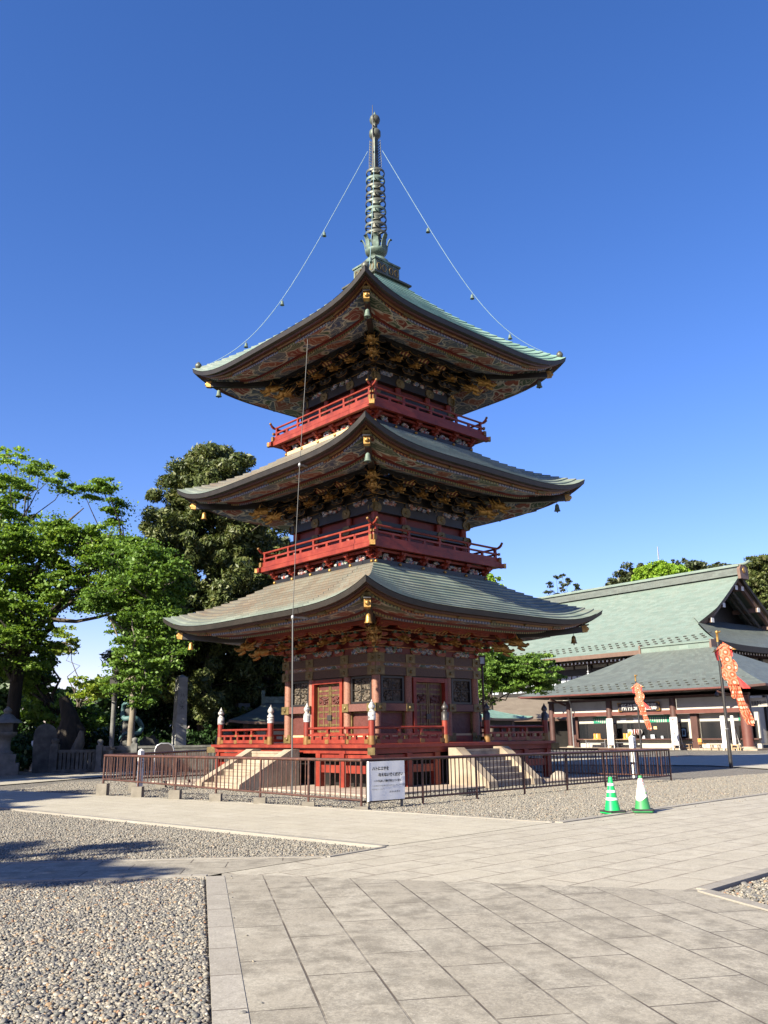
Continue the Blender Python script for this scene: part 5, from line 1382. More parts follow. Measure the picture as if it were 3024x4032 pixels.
for i,x in enumerate((9.55,9.15)):
    def mkl(q):
        q.lathe([(.10,-.22),(.17,-.15),(.19,0),(.17,.15),(.10,.22)],12,m=0)
        q.lathe([(.11,.22),(.11,.25)],12,m=2); q.lathe([(.11,-.25),(.11,-.22)],12,m=2)
        for k in range(4):
            a=k*math.pi/2+.4; q.tube([(.115*math.cos(a),.115*math.sin(a),-.2),(.178*math.cos(a),.178*math.sin(a),-.1),(.196*math.cos(a),.196*math.sin(a),0),(.178*math.cos(a),.178*math.sin(a),.1),(.115*math.cos(a),.115*math.sin(a),.2)],.03,5,1)
    small('paper_lantern',['red and white paper lantern hanging at the counter, left of the pair','red and white paper lantern hanging at the counter, right of the pair'][i],'lantern',x,.2,1.30,mkl,[MT['red_dark'],MT['white'],MT['black']],'paper lanterns at the reception counter')
# roof: hipped with a short raised ridge
def hip_roof(par, x0, x1, n0, n1, ze, rx0, rx1, rn, zr, mat, fas, thick=.22, curve=.25, lift=.15, rows=10, name='roof'):
    RFh = bpy.data.objects.new(name, None); COL.objects.link(RFh); RFh.parent = par
    def prof(t): return (1-curve)*t + curve*t*t
    def corner_lift(u): return lift*abs(2*u-1)**6
    sides = [((x0,n0),(x1,n0),(rx0,rn),(rx1,rn)), ((x1,n0),(x1,n1),(rx1,rn),(rx1,rn)), ((x1,n1),(x0,n1),(rx1,rn),(rx0,rn)), ((x0,n1),(x0,n0),(rx0,rn),(rx0,rn))]
    for A,B,Cc,D in sides:
        mb = MB(); nu = 16
        Ls = math.hypot(((A[0]+B[0])-(Cc[0]+D[0]))/2, ((A[1]+B[1])-(Cc[1]+D[1]))/2)
        def pt(u,t):
            ax,an = A[0]+(B[0]-A[0])*u, A[1]+(B[1]-A[1])*u; cx,cn = Cc[0]+(D[0]-Cc[0])*u, Cc[1]+(D[1]-Cc[1])*u
            return (ax+(cx-ax)*t, -(an+(cn-an)*t), ze+(zr-ze)*prof(t)+corner_lift(u)*(1-t)**2)
        W_ = math.hypot(B[0]-A[0],B[1]-A[1])
        for i in range(rows):
            t0,t1=i/rows,(i+1)/rows
            for k in range(nu):
                u0,u1=k/nu,(k+1)/nu
                mb.face([pt(u1,t0),pt(u0,t0),pt(u0,t1),pt(u1,t1)],0,[(u1*W_,t0*Ls),(u0*W_,t0*Ls),(u0*W_,t1*Ls),(u1*W_,t1*Ls)],True)
        mb.build('copper_slope', mat, RFh)
        f = MB()
        for k in range(nu):
            u0,u1=k/nu,(k+1)/nu; a,b=pt(u0,0),pt(u1,0); ai,bi=pt(u0,.1),pt(u1,.1)
            lo=lambda p,d:(p[0],p[1],p[2]-d)
            f.face([a,b,lo(b,thick),lo(a,thick)],0); 
            ci,di=pt(u0,.30),pt(u1,.30)
            f.face([lo(a,thick),lo(b,thick),(di[0],di[1],b[2]-thick-.02),(ci[0],ci[1],a[2]-thick-.02)],1)
        f.build('eave_fascia', fas, RFh)
    return RFh
RR = hip_roof(RC, -2.75, 20.0, -1.85, 13.0, 4.33, 4.9, 11.2, 4.6, 7.95, MT['recep_roof'], [MT['hall_wood'], MT['hall_dark']], .16, .22, .10)
gt = MB(); gt.tube([(-1.2,1.93,4.27),(19.6,1.93,4.27)],.085,8); gt.build('gutter', MT['gutter_red'], RR)
rg = MB(); rg.box(4.8,11.3,-4.85,-4.35,7.75,8.22); rg.box(4.7,11.4,-4.95,-4.25,8.22,8.32); rg.build('ridge_cap', MT['hall_roof'], RR)
re = MB(); re.box(4.62,4.8,-4.95,-4.25,7.65,8.40); re.box(11.3,11.48,-4.95,-4.25,7.65,8.40); re.build_each('ridge_end', MT['hall_brown'], RR)
sg = MB()
rs = random.Random(3)
for row in range(3):
    for i in range(26):
        x = -.4+i*.78+.39*(row%2); y = 1.25-.42*row; t = (1.85-y)/6.45*1.0
        sg.box(x-.11,x+.11,y-.06,y+.03,4.33+3.6*(.78*t+.22*t*t)+.015,4.33+3.6*(.78*t+.22*t*t)+.06)
sg.build('snow_guards', MT['fascia'], RR)
st_ = MB()
for x in (.9,): st_.bar((x,1.8,4.05),(x-.9,.1,3.55),.12,.14)
for x in (16.4,): st_.bar((x,1.8,4.05),(x-.2,.1,3.55),.12,.14)
st_.build_each('eave_bracket', MT['hall_wood'], RC)
dp = MB(); dp.tube([(15.35,.7,4.1),(15.35,.4,3.6),(15.35,.35,.05)],.055,8); dp.build('drainpipe', MT['steel'], RC)

# sign plaque over the counter
PQ = thing('signboard', 'dark wooden signboard with white characters and gilt corners above the reception counter', 'signboard', rw(8.75,-.16,2.90), HA+math.pi)
q = MB(); q.box(-1.93,1.93,-.05,.05,0,.66); q.xform(Matrix.Rotation(R(8),4,'X')); q.build('board', MT['dark_sign'], PQ)
q = MB()
for sx in (-1,1):
    for zz in (0,.66):
        q.box(min(sx*1.94,sx*1.6),max(sx*1.94,sx*1.6),-.06,.055,zz-.012,zz+.05 if zz==0 else zz+.012) if zz==0 else q.box(min(sx*1.94,sx*1.6),max(sx*1.94,sx*1.6),-.06,.055,zz-.05,zz+.012)
        q.box(min(sx*1.94,sx*1.86),max(sx*1.94,sx*1.86),-.059,.054,(0.0 if zz==0 else .46),(.20 if zz==0 else .66))
q.xform(Matrix.Rotation(R(8),4,'X')); q.build_each('gilt_corner', MT['gold'], PQ)
q = MB(); put_text(q,'所付受摩護御',.54,lambda x,y,z:(-1.60+x,-.056,.12+y),spacing=1.03,bold=.002); q.xform(Matrix.Rotation(R(8),4,'X')); q.build('lettering', MT['white'], PQ)
PS = thing('signboard', 'small pale signboard with black characters under the right end of the reception roof', 'signboard', rw(-1.05,.15,2.93), HA+math.pi-R(4))
q = MB(); q.box(-.62,.62,-.03,.03,0,.62); q.xform(Matrix.Rotation(R(8),4,'X')); q.build('board', MT['plaster'], PS)
q = MB(); put_text(q,'御護摩受付所',.20,lambda x,y,z:(-.58+x,-.036,.14+y*1.6),bold=.003); q.xform(Matrix.Rotation(R(8),4,'X')); q.build('lettering', MT['ink'], PS)
# standing signs
def standing(label, x, n, w, rz, fn):
    s = thing('standing_sign', label, 'standing sign', rw(x,n,0), HA+math.pi+rz, 'white standing signs before the reception')
    q = MB(); q.box(-w/2,w/2,-.03,.02,.32,2.36); q.build('panel', MT['white'], s)
    for sx in (-w/2+.03,w/2-.03): l = MB(); l.box(sx-.03,sx+.03,.021,.06,-.02,2.3); l.build('leg', MT['white'], s)
    for sx in (-w/2+.05,w/2-.05): l = MB(); l.bar((sx,.06,1.6),(sx,.62,.0),.03,.03); l.build('prop_leg', MT['white'], s)
    t = MB(); fn(t, w); t.build('lettering', [MT['ink_red'], MT['ink_faded'], MT['ink_pink'], MT['ink']], s)
def marks(t, x, z0, z1, sz, m, seed):
    r = random.Random(seed); z = z0
    while z > z1:
        if r.random() < .88:
            for _ in range(3):
                a, b = r.uniform(-sz/2,sz/2), r.uniform(-sz/2,sz/2)
                if r.random() < .5: t.box(x-sz*.42,x+sz*.42,-.036,-.031,z+a-.006,z+a+.006,m)
                else: t.box(x+b*.8-.006,x+b*.8+.006,-.036,-.031,z-sz*.4,z+sz*.4,m)
        z -= sz*1.25
def sign2(t, w):
    vtext(t,'献灯のおすすめ',.225,lambda x,y,z:(-.12+x,-.034,2.06+y),0,1.13,bold=.007)
    marks(t,.24,2.2,.9,.055,1,4); marks(t,-.24,2.0,.6,.05,1,9)
def sign1(t, w):
    marks(t,.22,1.95,.55,.075,2,1); marks(t,.05,2.2,.5,.08,2,2); marks(t,-.10,1.9,.6,.06,1,3); marks(t,-.2,1.9,.9,.055,1,5)
def sign3(t, w):
    marks(t,.08,2.2,.45,.13,3,6); marks(t,.20,2.1,1.0,.06,1,8)
standing('white standing sign with faint pink columns of writing between two trestle tables', 11.22,-.75,.58,R(3),sign1)
standing('white standing sign with big red vertical lettering by a brown pillar', 5.35,-.75,.62,R(-2),sign2)
standing('white standing sign with dark blue vertical writing behind the tall black pole', 1.25,-.75,.50,R(22),sign3)
standing('narrow white standing sign just right of the tall black pole', .70,-.62,.22,R(-5),lambda t,w: marks(t,0,2.1,1.2,.08,1,12))
# tables, boxes, stools, chair
def trestle(label, x, n, L):
    t = thing('trestle_table', label, 'table', rw(x,n,.10), HA+math.pi, 'trestle tables before the reception')
    q = MB(); q.box(-L/2,L/2,-.22,.22,.62,.66); q.build('tabletop', MT['wood'], t)
    for sx in (-L/2+.2,L/2-.2):
        for sy in (-.17,.17): l = MB(); l.box(sx-.022,sx+.022,sy-.022,sy+.022,0,.62); l.build('leg', MT['steel'], t)
    q = MB(); q.box(-L/2+.2,L/2-.2,-.16,-.135,.38,.41); q.build('stretcher', MT['steel'], t)
trestle('trestle table carrying an orange wooden box, left of the pink lettered sign', 12.95,-.35,2.3); trestle('trestle table carrying an orange wooden box, right of the pink lettered sign', 10.25,-.35,2.1)
for lab, x in (('orange wooden letter box on the left trestle table',12.88),('orange wooden letter box on the right trestle table',9.95)):
    b = thing('wooden_box', lab, 'box', rw(x,-.35,.765), HA+math.pi-R(20))
    q = MB(); q.box(-.36,.36,-.16,.16,0,.05); q.box(-.32,-.12,-.12,.12,.05,.44); q.box(.2,.32,-.12,.12,.05,.44); q.box(-.12,.2,.04,.12,.05,.44); q.build('case', MT['wood_orange'], b)
    q = MB(); q.box(-.10,.18,-.0,.03,.10,.42); q.build('paper', MT['pane_pale'], b)
def stool(label, x, n, L, h, mat):
    s = thing('wooden_stool', label, 'stool', rw(x,n,.0), HA+math.pi-R(6), 'wooden stools before the reception')
    q = MB(); q.box(-L/2,L/2,-.16,.16,h-.05,h); q.build('seat', mat, s)
    for sx in (-L/2+.06,L/2-.06):
        for sy in (-.12,.12): l = MB(); l.box(sx-.03,sx+.03,sy-.03,sy+.03,0,h-.05); l.build('leg', mat, s)
    q = MB(); q.box(-L/2+.06,L/2-.06,-.02,.02,.12,.16); q.build('stretcher', mat, s)
stool('long low bench beside the red lettered standing sign', 4.62,-.62,.95,.40,MT['wood']); stool('brown stool left of the blue lettered standing sign', 2.25,-.55,.72,.38,MT['wood']); stool('pale wooden stool right of the tall black pole by the thick corner pillar', .42,-.95,.62,.38,MT['wood_pale'])
fc = thing('folding_chair', 'folding chair with an orange seat between the pillar and the brown stool', 'chair', rw(3.35,-.45,0), HA+math.pi+R(160))
q = MB(); q.box(-.21,.21,-.2,.2,.40,.44); q.build('seat', MT['wood_orange'], fc)
q = MB(); q.box(-.20,.20,.18,.21,.52,.80); q.build('backrest', MT['wood_orange'], fc)
for sx in (-.2,.2):
    for a, b in (((sx,-.24,0),(sx,.22,.82)),((sx,.25,0),(sx,-.18,.42))): q = MB(); q.tube([a,b],.013,5); q.build('leg', MT['steel'], fc)

# ------------------------------------------------------------------ great hall behind it
HC = (30.85, 51.06)
GH = thing('temple_hall', 'great temple hall with a broad verdigris hip and gable roof behind the reception', 'temple hall', (HC[0],HC[1],0), R(128))
XE, X0 = 48.0, 0.0          # eave runs left from the corner
NW = 24.0                   # depth of the roof in plan
zE, zRd = 9.15, 17.35
VX, GN_, GZ = 4.2, 4.6, 11.75      # verge of the gable: x, inset and height of its foot
def pz(n, x=None):
    t = n/12.0; z = zE+(zRd-zE)*(.80*t+.20*t*t)
    if x is not None: z += .42*max(0,1-x/7.0)**3*max(0,1-t*1.6)
    return z
rf = bpy.data.objects.new('roof', None); COL.objects.link(rf); rf.parent = GH
xs = [0,1,2,3,VX]+[VX+(XE-VX)*i/30 for i in range(1,31)]
front = MB(); nn = 30
for sgn in (0,1):
    for i in range(nn):
        n0,n1 = 12*i/nn,12*(i+1)/nn
        def X(n): return n if n < GN_-.4 else (max(VX-.9*min(1,(n-GN_+.4)/2.5)*.9, 0) if n>=GN_-.4 else VX)
        for k in range(34):
            def P(n,k):
                a = X(n); x = a+(XE-a)*(k/34)**1.35; yy = n if sgn==0 else NW-n
                return (x,-yy,pz(n,x))
            a,b,c,d = P(n0,k+1),P(n0,k),P(n1,k),P(n1,k+1)
            front.face([a,b,c,d] if sgn==0 else [d,c,b,a],0,[(p[0],(n0 if j in ((0,1) if sgn==0 else (2,3)) else n1)*1.2) for j,p in enumerate([a,b,c,d] if sgn==0 else [d,c,b,a])],True)
fo = front.build('main_slope', MT['hall_roof'], rf)
sk = MB()   # end skirt below the gable
for i in range(10):
    t0,t1 = i/10*(GN_+.6),(i+1)/10*(GN_+.6)
    for k in range(16):
        def P(t,k):
            y = t+(NW-2*t)*k/16; return (t,-y,pz(t,0)-.42*max(0,1-t/12*1.6)*(1-(abs(2*k/16-1))**4))
        q4 = [P(t0,k),P(t0,k+1),P(t1,k+1),P(t1,k)]
        sk.face(q4,0,[(-p[1],p[0]*1.2) for p in q4],True)
sk.build('end_skirt', MT['recep_roof'], rf)
# verge boards and gable
vb = MB(); gp_ = []
for i in range(25):
    n = GN_+(12-GN_)*i/24; gp_.append((X(n),n,pz(n)))
for (x,n,z),(x2,n2,z2) in zip(gp_,gp_[1:]):
    for yy in (lambda v: -v, lambda v: -(NW-v)):
        vb.face([(x,yy(n),z),(x2,yy(n2),z2),(x2+.05,yy(n2),z2-.34),(x+.05,yy(n),z-.34)],0)
        vb.face([(x+.05,yy(n),z-.34),(x2+.05,yy(n2),z2-.34),(x2+.4,yy(n2),z2-.36),(x+.4,yy(n),z-.36)],0)
        vb.face([(x+.4,yy(n),z-.36),(x2+.4,yy(n2),z2-.36),(x2+.42,yy(n2),z2-.85),(x+.42,yy(n),z-.85)],1)
        vb.face([(x+.42,yy(n),z-.85),(x2+.42,yy(n2),z2-.85),(x2+.8,yy(n2),z2-.85),(x+.8,yy(n),z-.85)],1)
vb.build('verge_board', [MT['fascia'], MT['hall_brown']], rf)
gw = MB(); gw.prism([(-GN_-.3,GZ-1.2),(-12,GZ-1.2),(-NW+GN_+.3,GZ-1.2)]+[(-NW+n,z-.5) for x,n,z in gp_]+[(-n,z-.5) for x,n,z in gp_[::-1]], lambda p:(6.6,p[0],p[1]), lambda p:(6.9,p[0],p[1]))
gwo = gw.build('gable_wall', MT['louver'], rf)
gb = MB()
for n, z in ((6.2,-.9),(8.6,-.9),(11.4,-1.0)):
    for f in (lambda v:-v, lambda v:-(NW-v)):
        gb.box(3.7,6.6,f(n)-.22,f(n)+.22,pz(n)+z-.22,pz(n)+z+.22,0); gb.box(3.66,3.70,f(n)-.23,f(n)+.23,pz(n)+z-.23,pz(n)+z+.23,1)
gb.build_each('purlin_end', [MT['hall_brown'], MT['white']], gwo)
gr = MB()
for k in range(2):
    for a, b in (((4.8+.6*k,-(NW-5.2),pz(5.2)-1.4),(4.8+.6*k,-(NW-11.6),pz(11.6)-1.4)),((4.8+.6*k,-5.2,pz(5.2)-1.4),(4.8+.6*k,-11.6,pz(11.6)-1.4))):
        gr.bar(a,b,.22,.35)
gr.build_each('gable_rafter', MT['stone_dark'], gwo)
rd = MB(); rd.box(3.3,XE-4,-12.55,-11.45,zRd-.12,zRd+.72); ro = rd.build('ridge_wall', MT['recep_roof'], rf)
rc_ = MB(); rc_.box(3.1,XE-3.8,-12.75,-11.25,zRd+.722,zRd+.90); rc_.tube([(3.0,-12,zRd+.98),(XE-3.8,-12,zRd+.98)],.16,8); rc_.tube([(2.2,-12,zRd+1.22),(2.7,-12,zRd+1.02),(3.3,-12,zRd+.98)],.17,8); rc_.build('ridge_cap', MT['hall_roof'], ro)
ro2 = MB(); ro2.prism([(-.75,-.5),(.75,-.5),(.85,.5),(.5,1.0),(-.5,1.0),(-.85,.5)], lambda p:(2.95,-12+p[0],zRd+p[1]-.1), lambda p:(3.28,-12+p[0],zRd+p[1]-.1),0); ro2.blob((2.93,-12,zRd+.3),(.06,.34,.34),1); ro2.build('ridge_end', [MT['hall_brown'],MT['gold']], ro)
# eave, rafters, walls
ev = MB()
def ez(x): return pz(0,x)
exs = [i*.75 for i in range(int(XE/.75)+1)]
for a, b in zip(exs, exs[1:]):
    ev.face([(b,.02,ez(b)),(a,.02,ez(a)),(a,-.05,ez(a)-.42),(b,-.05,ez(b)-.42)],0)
    ev.face([(b,-.05,ez(b)-.42),(a,-.05,ez(a)-.42),(a,-3.2,zE-.25),(b,-3.2,zE-.25)],1)
for i in range(20):
    y0,y1 = -NW*i/20,-NW*(i+1)/20
    za = lambda y: pz(0,0)-.42*(1-abs(2*(-y)/NW-1)**4)
    ev.face([(-.02,y0,za(y0)),(-.02,y1,za(y1)),(.05,y1,za(y1)-.55),(.05,y0,za(y0)-.55)],2)
    ev.face([(.05,y0,za(y0)-.55),(.05,y1,za(y1)-.55),(3.2,y1,zE-.3),(3.2,y0,zE-.3)],1)
ev.build('eave', [MT['hall_brown'],MT['hall_dark'],MT['fascia']], rf)
rt = MB()
for i in range(int(34/.52)):
    x = .9+i*.52
    rt.box(x-.08,x+.08,-2.9,-.75,ez(x)-.80,ez(x)-.62,0); rt.box(x-.085,x+.085,-.748,-.72,ez(x)-.81,ez(x)-.61,1)
for i in range(int(22/.52)):
    y = -1.2-i*.52; rt.box(.75,2.9,y-.08,y+.08,zE-.72,zE-.54,0); rt.box(.72,.748,y-.085,y+.085,zE-.73,zE-.53,1)
rt.build('rafter_ends', [MT['hall_wood'],MT['white']], rf)
wl = MB(); wl.box(3.3,XE-3,-NW+3.3,-3.3,0,zE-.2); wl.build('wall', MT['plaster'], GH)
for i in range(10):
    x = 3.4+i*4.55
    if x > 44: break
    p = MB(); p.box(x-.28,x+.28,-3.36,-3.02,0,zE-.25); p.build('pillar', MT['hall_dark'], GH)
for z0,z1 in ((7.35,8.05),(5.3,5.75)):
    p = MB(); p.box(3.2,44,-3.32,-3.06,z0,z1); p.build('tie_beam', MT['hall_dark'], GH)
p = MB()
for i in range(6):
    y=-3.4-i*3.4; p.box(3.04,3.35,y-.25,y+.25,0,zE-.3)
p.box(3.06,3.32,-NW+3.3,-3.3,7.35,7.95); p.build('end_frame', MT['hall_dark'], GH)
for i in range(9):
    a = 3.4+i*4.55+.3; b = a+3.95
    if b > 44: break
    w = MB(); w.box(a,b,-3.30,-3.2,5.8,7.3); wo = w.build('window', MT['pane_pale'], GH)
    f = MB()
    for k in range(6): x = a+(b-a)*k/5; f.box(x-.05,x+.05,-3.21,-3.14,5.8,7.3)
    f.build('frame', MT['hall_dark'], wo)
    u = MB(); u.box(a+1.9,a+2.05,-3.29,-3.19,8.06,8.9); u.build('strut', MT['hall_dark'], GH)
sg = MB()
for row in range(3):
    for i in range(44):
        x = 1.5+i*.9+.45*(row%2); n = .9+.45*row; sg.box(x-.16,x+.16,-n-.05,-n+.05,pz(n,x)+.01,pz(n,x)+.10)
sg.build('snow_guards', MT['fascia'], rf)
hl = MB(); hl.lathe([(.02,.75),(.16,.62),(.05,.55),(.13,.42),(.16,.2),(.05,.1),(.14,0)],8); hl.tube([(0,0,.7),(0,0,1.5)],.02,4)
o = hl.build('hanging_lantern', MT['steel'], GH); o.location = (15.6,-.95,6.9)

# ------------------------------------------------------------------ other buildings
def pavilion(label, loc, rz, hw, ze, za, ridge, fin, rm='gazebo_roof'):
    P = thing('pavilion', label, 'pavilion', loc, rz)
    RFp = hip_roof(P, -hw-ridge, hw+ridge, -hw, hw, ze, -ridge-.01, ridge+.01, 0, za, MT[rm], [MT['hall_brown'],MT['hall_dark']], .12, .35, .12, 8)
    q = MB()
    if fin: q.lathe([(.45,za-.1),(.25,za+.02),(.12,za+.06),(.10,za+.12),(.17,za+.2),(.15,za+.28),(.04,za+.36),(0,za+.42)],12)
    else:
        q.box(-ridge-.15,ridge+.15,-.18,.18,za-.1,za+.22)
        for s in (-1,1): q.prism([(-.2,-.25),(.2,-.25),(.26,.3),(.1,.3),(.1,.55),(-.1,.55),(-.1,.3),(-.26,.3)], lambda p:(s*(ridge+.16),p[0],za+p[1]), lambda p:(s*(ridge+.32),p[0],za+p[1]))
    q.build('finial', MT['spire_green'], RFp)
    for sx in (-1,1):
        for sy in (-1,1):
            q = MB(); q.box(sx*(hw+ridge-.9)-.12,sx*(hw+ridge-.9)+.12,sy*(hw-.9)-.12,sy*(hw-.9)+.12,-.03,ze); q.build('post', MT['hall_wood'], P)
    q = MB(); q.box(-hw-ridge+.8,hw+ridge-.8,-hw+.8,hw-.8,ze-.35,ze-.1); q.build('beam', MT['hall_dark'], P)
    return P
gz = pavilion('small pavilion with a green hipped copper roof behind the left side of the pagoda', (-4.0,17.6,0), R(14), 2.1, 2.08, 3.15, 2.0, False, 'gazebo_shaded')
q = MB(); q.box(-2.6,2.6,-1.0,1.0,.0,1.75); q.build('inner_wall', MT['plaster'], gz)
pavilion('small pavilion with a verdigris pyramid roof and jewel finial right of the pagoda', (5.9,22.5,0), R(42), 2.05, 2.18, 2.85, .0, True)
LB = thing('long_hall', 'long low building with a brown shingle roof behind the right maple', 'building', (1.5,60,0), R(6))
hip_roof(LB, 0, 18.0, -4, 8, 2.55, 2.5, 16.0, 2, 4.75, MT['brown_roof'], [MT['hall_brown'],MT['hall_dark']], .2, .2, .1, 8)
q = MB(); q.box(1,17,-7,3,-.03,2.6); q.build('wall', MT['hall_dark'], LB)
q = MB()
for i in range(7): q.box(1.2+i*2.4-.15,1.2+i*2.4+.15,2.9,3.1,0,2.4)
q.build_each('post', MT['hall_wood'], LB)
ob = thing('annex_building', 'low annex with white walls and an orange edged roof beyond the right maple', 'building', (5,80,0), R(20))
hip_roof(ob, 0, 16, -3, 6, 5.2, 2, 14, 1.5, 6.8, MT['brown_roof'], [MT['wood_orange'],MT['white']], .25, .1, .05, 6)
q = MB(); q.box(.8,15,-5,2.2,-.03,5.2); q.build('wall', MT['plaster'], ob)
# white building far off at the left
WB = thing('apartment_block', 'white flat roofed building far behind the left trees', 'building', (-42.9,101,0), R(-6))
q = MB(); q.box(0,12,0,8,-.5,6.6); q.box(.3,3.4,.4,6,6.6,8.9); q.build('walls', MT['building_white'], WB)
for x,z in ((.9,4.4),(2.6,4.4),(5,4.4),(7,4.4),(9,4.4),(.9,2),(2.6,2),(5,2)):
    q = MB(); q.box(x,x+.8,-.06,.02,z,z+1.3); q.build('window', MT['glass'], WB)
q = MB(); q.box(-.3,12.3,-.3,.0,6.3,6.62); q.box(1.6,3.3,.32,.38,7.4,8.4); q.build('ledge', MT['stone_dark'], WB)
q = MB()
for i in range(20): q.box(3.6+i*.4,3.64+i*.4,0.0,.04,6.6,7.6)
q.box(3.5,12,0.0,.05,7.55,7.62); q.build('roof_railing', MT['steel'], WB)
# loudspeaker tower
TW = thing('speaker_tower', 'dark steel platform with horn loudspeakers and dishes behind the left pavilion', 'tower', (-6.4,23.1,0), R(-6))
for x in (-.05,.65):
    q = MB(); q.box(x-.09,x+.09,-.09,.09,-.03,4.95); q.build('leg', MT['hall_wood'], TW)
q = MB(); q.box(-1.1,1.6,-.4,.4,4.95,5.12); q.prism([(-1.1,4.95),(1.6,4.95),(.9,4.6),(-.3,4.6)], lambda p:(p[0],-.3,p[1]), lambda p:(p[0],.3,p[1])); q.build('platform', MT['hall_wood'], TW)
q = MB(); q.tube([(-1.0,-.1,5.62),(-.35,-.1,5.62),(-.30,-.1,5.62),(.02,-.1,5.64)],[.24,.24,.26,.24],12); q.tube([(-.55,0,5.12),(-.55,0,5.5)],.03,5); q.tube([(-.1,0,5.12),(-.1,0,5.5)],.03,5); q.build('horn_speaker', MT['hall_brown'], TW)
for x in (.55,1.15):
    q = MB(); st = len(q.v); q.lathe([(0,0),(.16,.05),(.26,.16),(.25,.17),(.15,.07),(0,.03)],14); q.xform(Matrix.Translation((x,0,5.60)) @ Matrix.Rotation(R(100),4,'Y') @ Matrix.Rotation(R(40),4,'X'), st); q.tube([(x,0,5.12),(x,0,5.6)],.025,5); q.build('dish', MT['plaster'], TW)

# ------------------------------------------------------------------ left side: stones, fence, lantern
sp_ = thing('stone_monument', 'tall square grey stone pillar with a carved inscription in front of the cedar', 'monument', (-9.35,12.2,0), R(33))
q = MB(); q.mesh([(-.26,-.26,.85),(.26,-.26,.85),(.26,.26,.85),(-.26,.26,.85),(-.22,-.22,4.10),(.22,-.22,4.10),(.22,.22,4.10),(-.22,.22,4.10),(0,0,4.24)],[(0,1,5,4),(1,2,6,5),(2,3,7,6),(3,0,4,7),(4,5,8),(5,6,8),(6,7,8),(7,4,8)]); q.build('shaft', MT['monument'], sp_)
q = MB(); q.box(-.5,.5,-.5,.5,-.03,.45); q.box(-.38,.38,-.38,.38,.45,.85); q.build('plinth', MT['stone_dark'], sp_)
q = MB(); vtext(q,'八心大　　三',.22,lambda x,y,z:(x-.11,-.262+.04*((3.2+y)-.85)/3.25-.003,3.2+y),0,1.25); q.build('inscription', MT['stone_dark'], sp_)
ds = thing('signboard', 'dark brown signboard in a rounded steel frame beyond the left fence', 'signboard', (-8.80,7.3,0), R(16))
q = MB(); q.tube([(-.37,0,-.03),(-.37,0,.92),(-.30,0,1.08),(-.15,0,1.16),(.15,0,1.16),(.30,0,1.08),(.37,0,.92),(.37,0,-.03)],.035,8); q.build('steel_frame', MT['steel'], ds)
q = MB(); q.prism([(-.35,.1),(.35,.1),(.35,.92),(.28,1.06),(.15,1.13),(-.15,1.13),(-.28,1.06),(-.35,.92)], lambda p:(p[0],-.02,p[1]), lambda p:(p[0],.02,p[1])); q.build('panel', MT['dark_sign'], ds)
def stele(label, loc, w, h, rz, rnd, th=.25):
    q = MB(); n = 10
    poly = [(-w/2*.9,-.03),(w/2*.9,-.03),(w/2,h*.55)]
    for i in range(n+1):
        a = math.pi*i/n; poly.append((w/2*math.cos(a)*(1 if rnd else .9+.1*math.sin(i*2.1)), h*.78+h*.22*math.sin(a)*(1 if rnd else .8+.2*math.cos(i*1.7))))
    poly.append((-w/2,h*.55)); q.prism(poly, lambda p:(p[0],-th/2,p[1]), lambda p:(p[0],th/2,p[1]))
    return tag(q.build('stone_stele', MT['stone_dark'], None, loc, rz), label, 'stele')
stele('tall black round topped stone stele left of the stone gate post', (-14.8,10.3,0), .95, 2.05, R(20), True)
stele('dark irregular stone stele between the rounded signboard and the grey monument', (-11.3,14.5,0), .95, 1.55, R(15), False)
stele('dark irregular stone stele right of the tall grey monument', (-7.6,14.5,0), 1.0, 1.75, R(10), False)
sq = MB(); sq.box(-.28,.28,-.28,.28,-.03,3.1); sq.box(-.34,.34,-.34,.34,2.75,3.15); tag(sq.build('stone_post', MT['stone_grey'], None, (-7.75,20.2,0), R(30)), 'pale square stone post top showing above the left end of the deck railing', 'stone post')
# stone balustrade of posts and slabs
SF = thing('stone_fence', 'grey stone fence with round topped posts along the shady left trees', 'fence', (-14.3,10.2,0), math.atan2(.55,1.0)*0+R(2))
for x,h,w in ((0,1.38,.34),(1.95,1.32,.26),(3.45,1.38,.26)):
    q = MB(); q.box(x-w/2,x+w/2,-w/2,w/2,-.03,h-.22); q.lathe([(w*.42,h-.22),(w*.36,h-.16),(w*.52,h-.10),(w*.45,h),(.0,h+.04)],12,(x,0,0)); q.build('post', MT['stone_grey'] if x else MT['stone_dark'], SF)
q = MB(); q.box(2.08,3.32,-.08,.08,.86,1.06); q.box(2.08,3.32,-.12,.12,-.03,.15); q.build('rail', MT['stone_grey'], SF)
q = MB(); q.box(2.08,3.32,-.06,.06,.15,.86); q.build('slab', MT['stone_dark'], SF)
q = MB(); q.box(.17,1.82,-.09,.09,.80,.92); q.box(.17,1.82,-.12,.12,-.03,.10)
for i in range(9): q.box(.22+i*.18,.35+i*.18,-.06,.06,.10,.80)
q.build('pickets', MT['stone_dark'], SF)
q = MB(); q.box(3.6,9.5,-.06,.06,.0,.95); q.box(3.6,9.5,-.1,.1,.95,1.05); q.build('low_wall', MT['stone_dark'], SF)
wp = thing('utility_post', 'grey post with a dark upper half standing in front of the stone fence', 'post', (-11.75,9.9,0))
q = MB(); q.tube([(0,0,-.03),(0,0,3.0)],.10,10); q.build('lower_shaft', MT['stone_grey'], wp)
q = MB(); q.tube([(0,0,3.0),(0,0,4.25)],.13,10); q.blob((0.05,0,4.3),(.25,.2,.2),0,8,6,.1); q.box(-.2,.2,-.14,.14,3.3,4.0); q.build('dark_head', MT['hall_dark'], wp)
q = MB(); q.box(-.2,.2,-.13,.13,.92,1.02); q.build('clamp', MT['dark_metal'], wp)
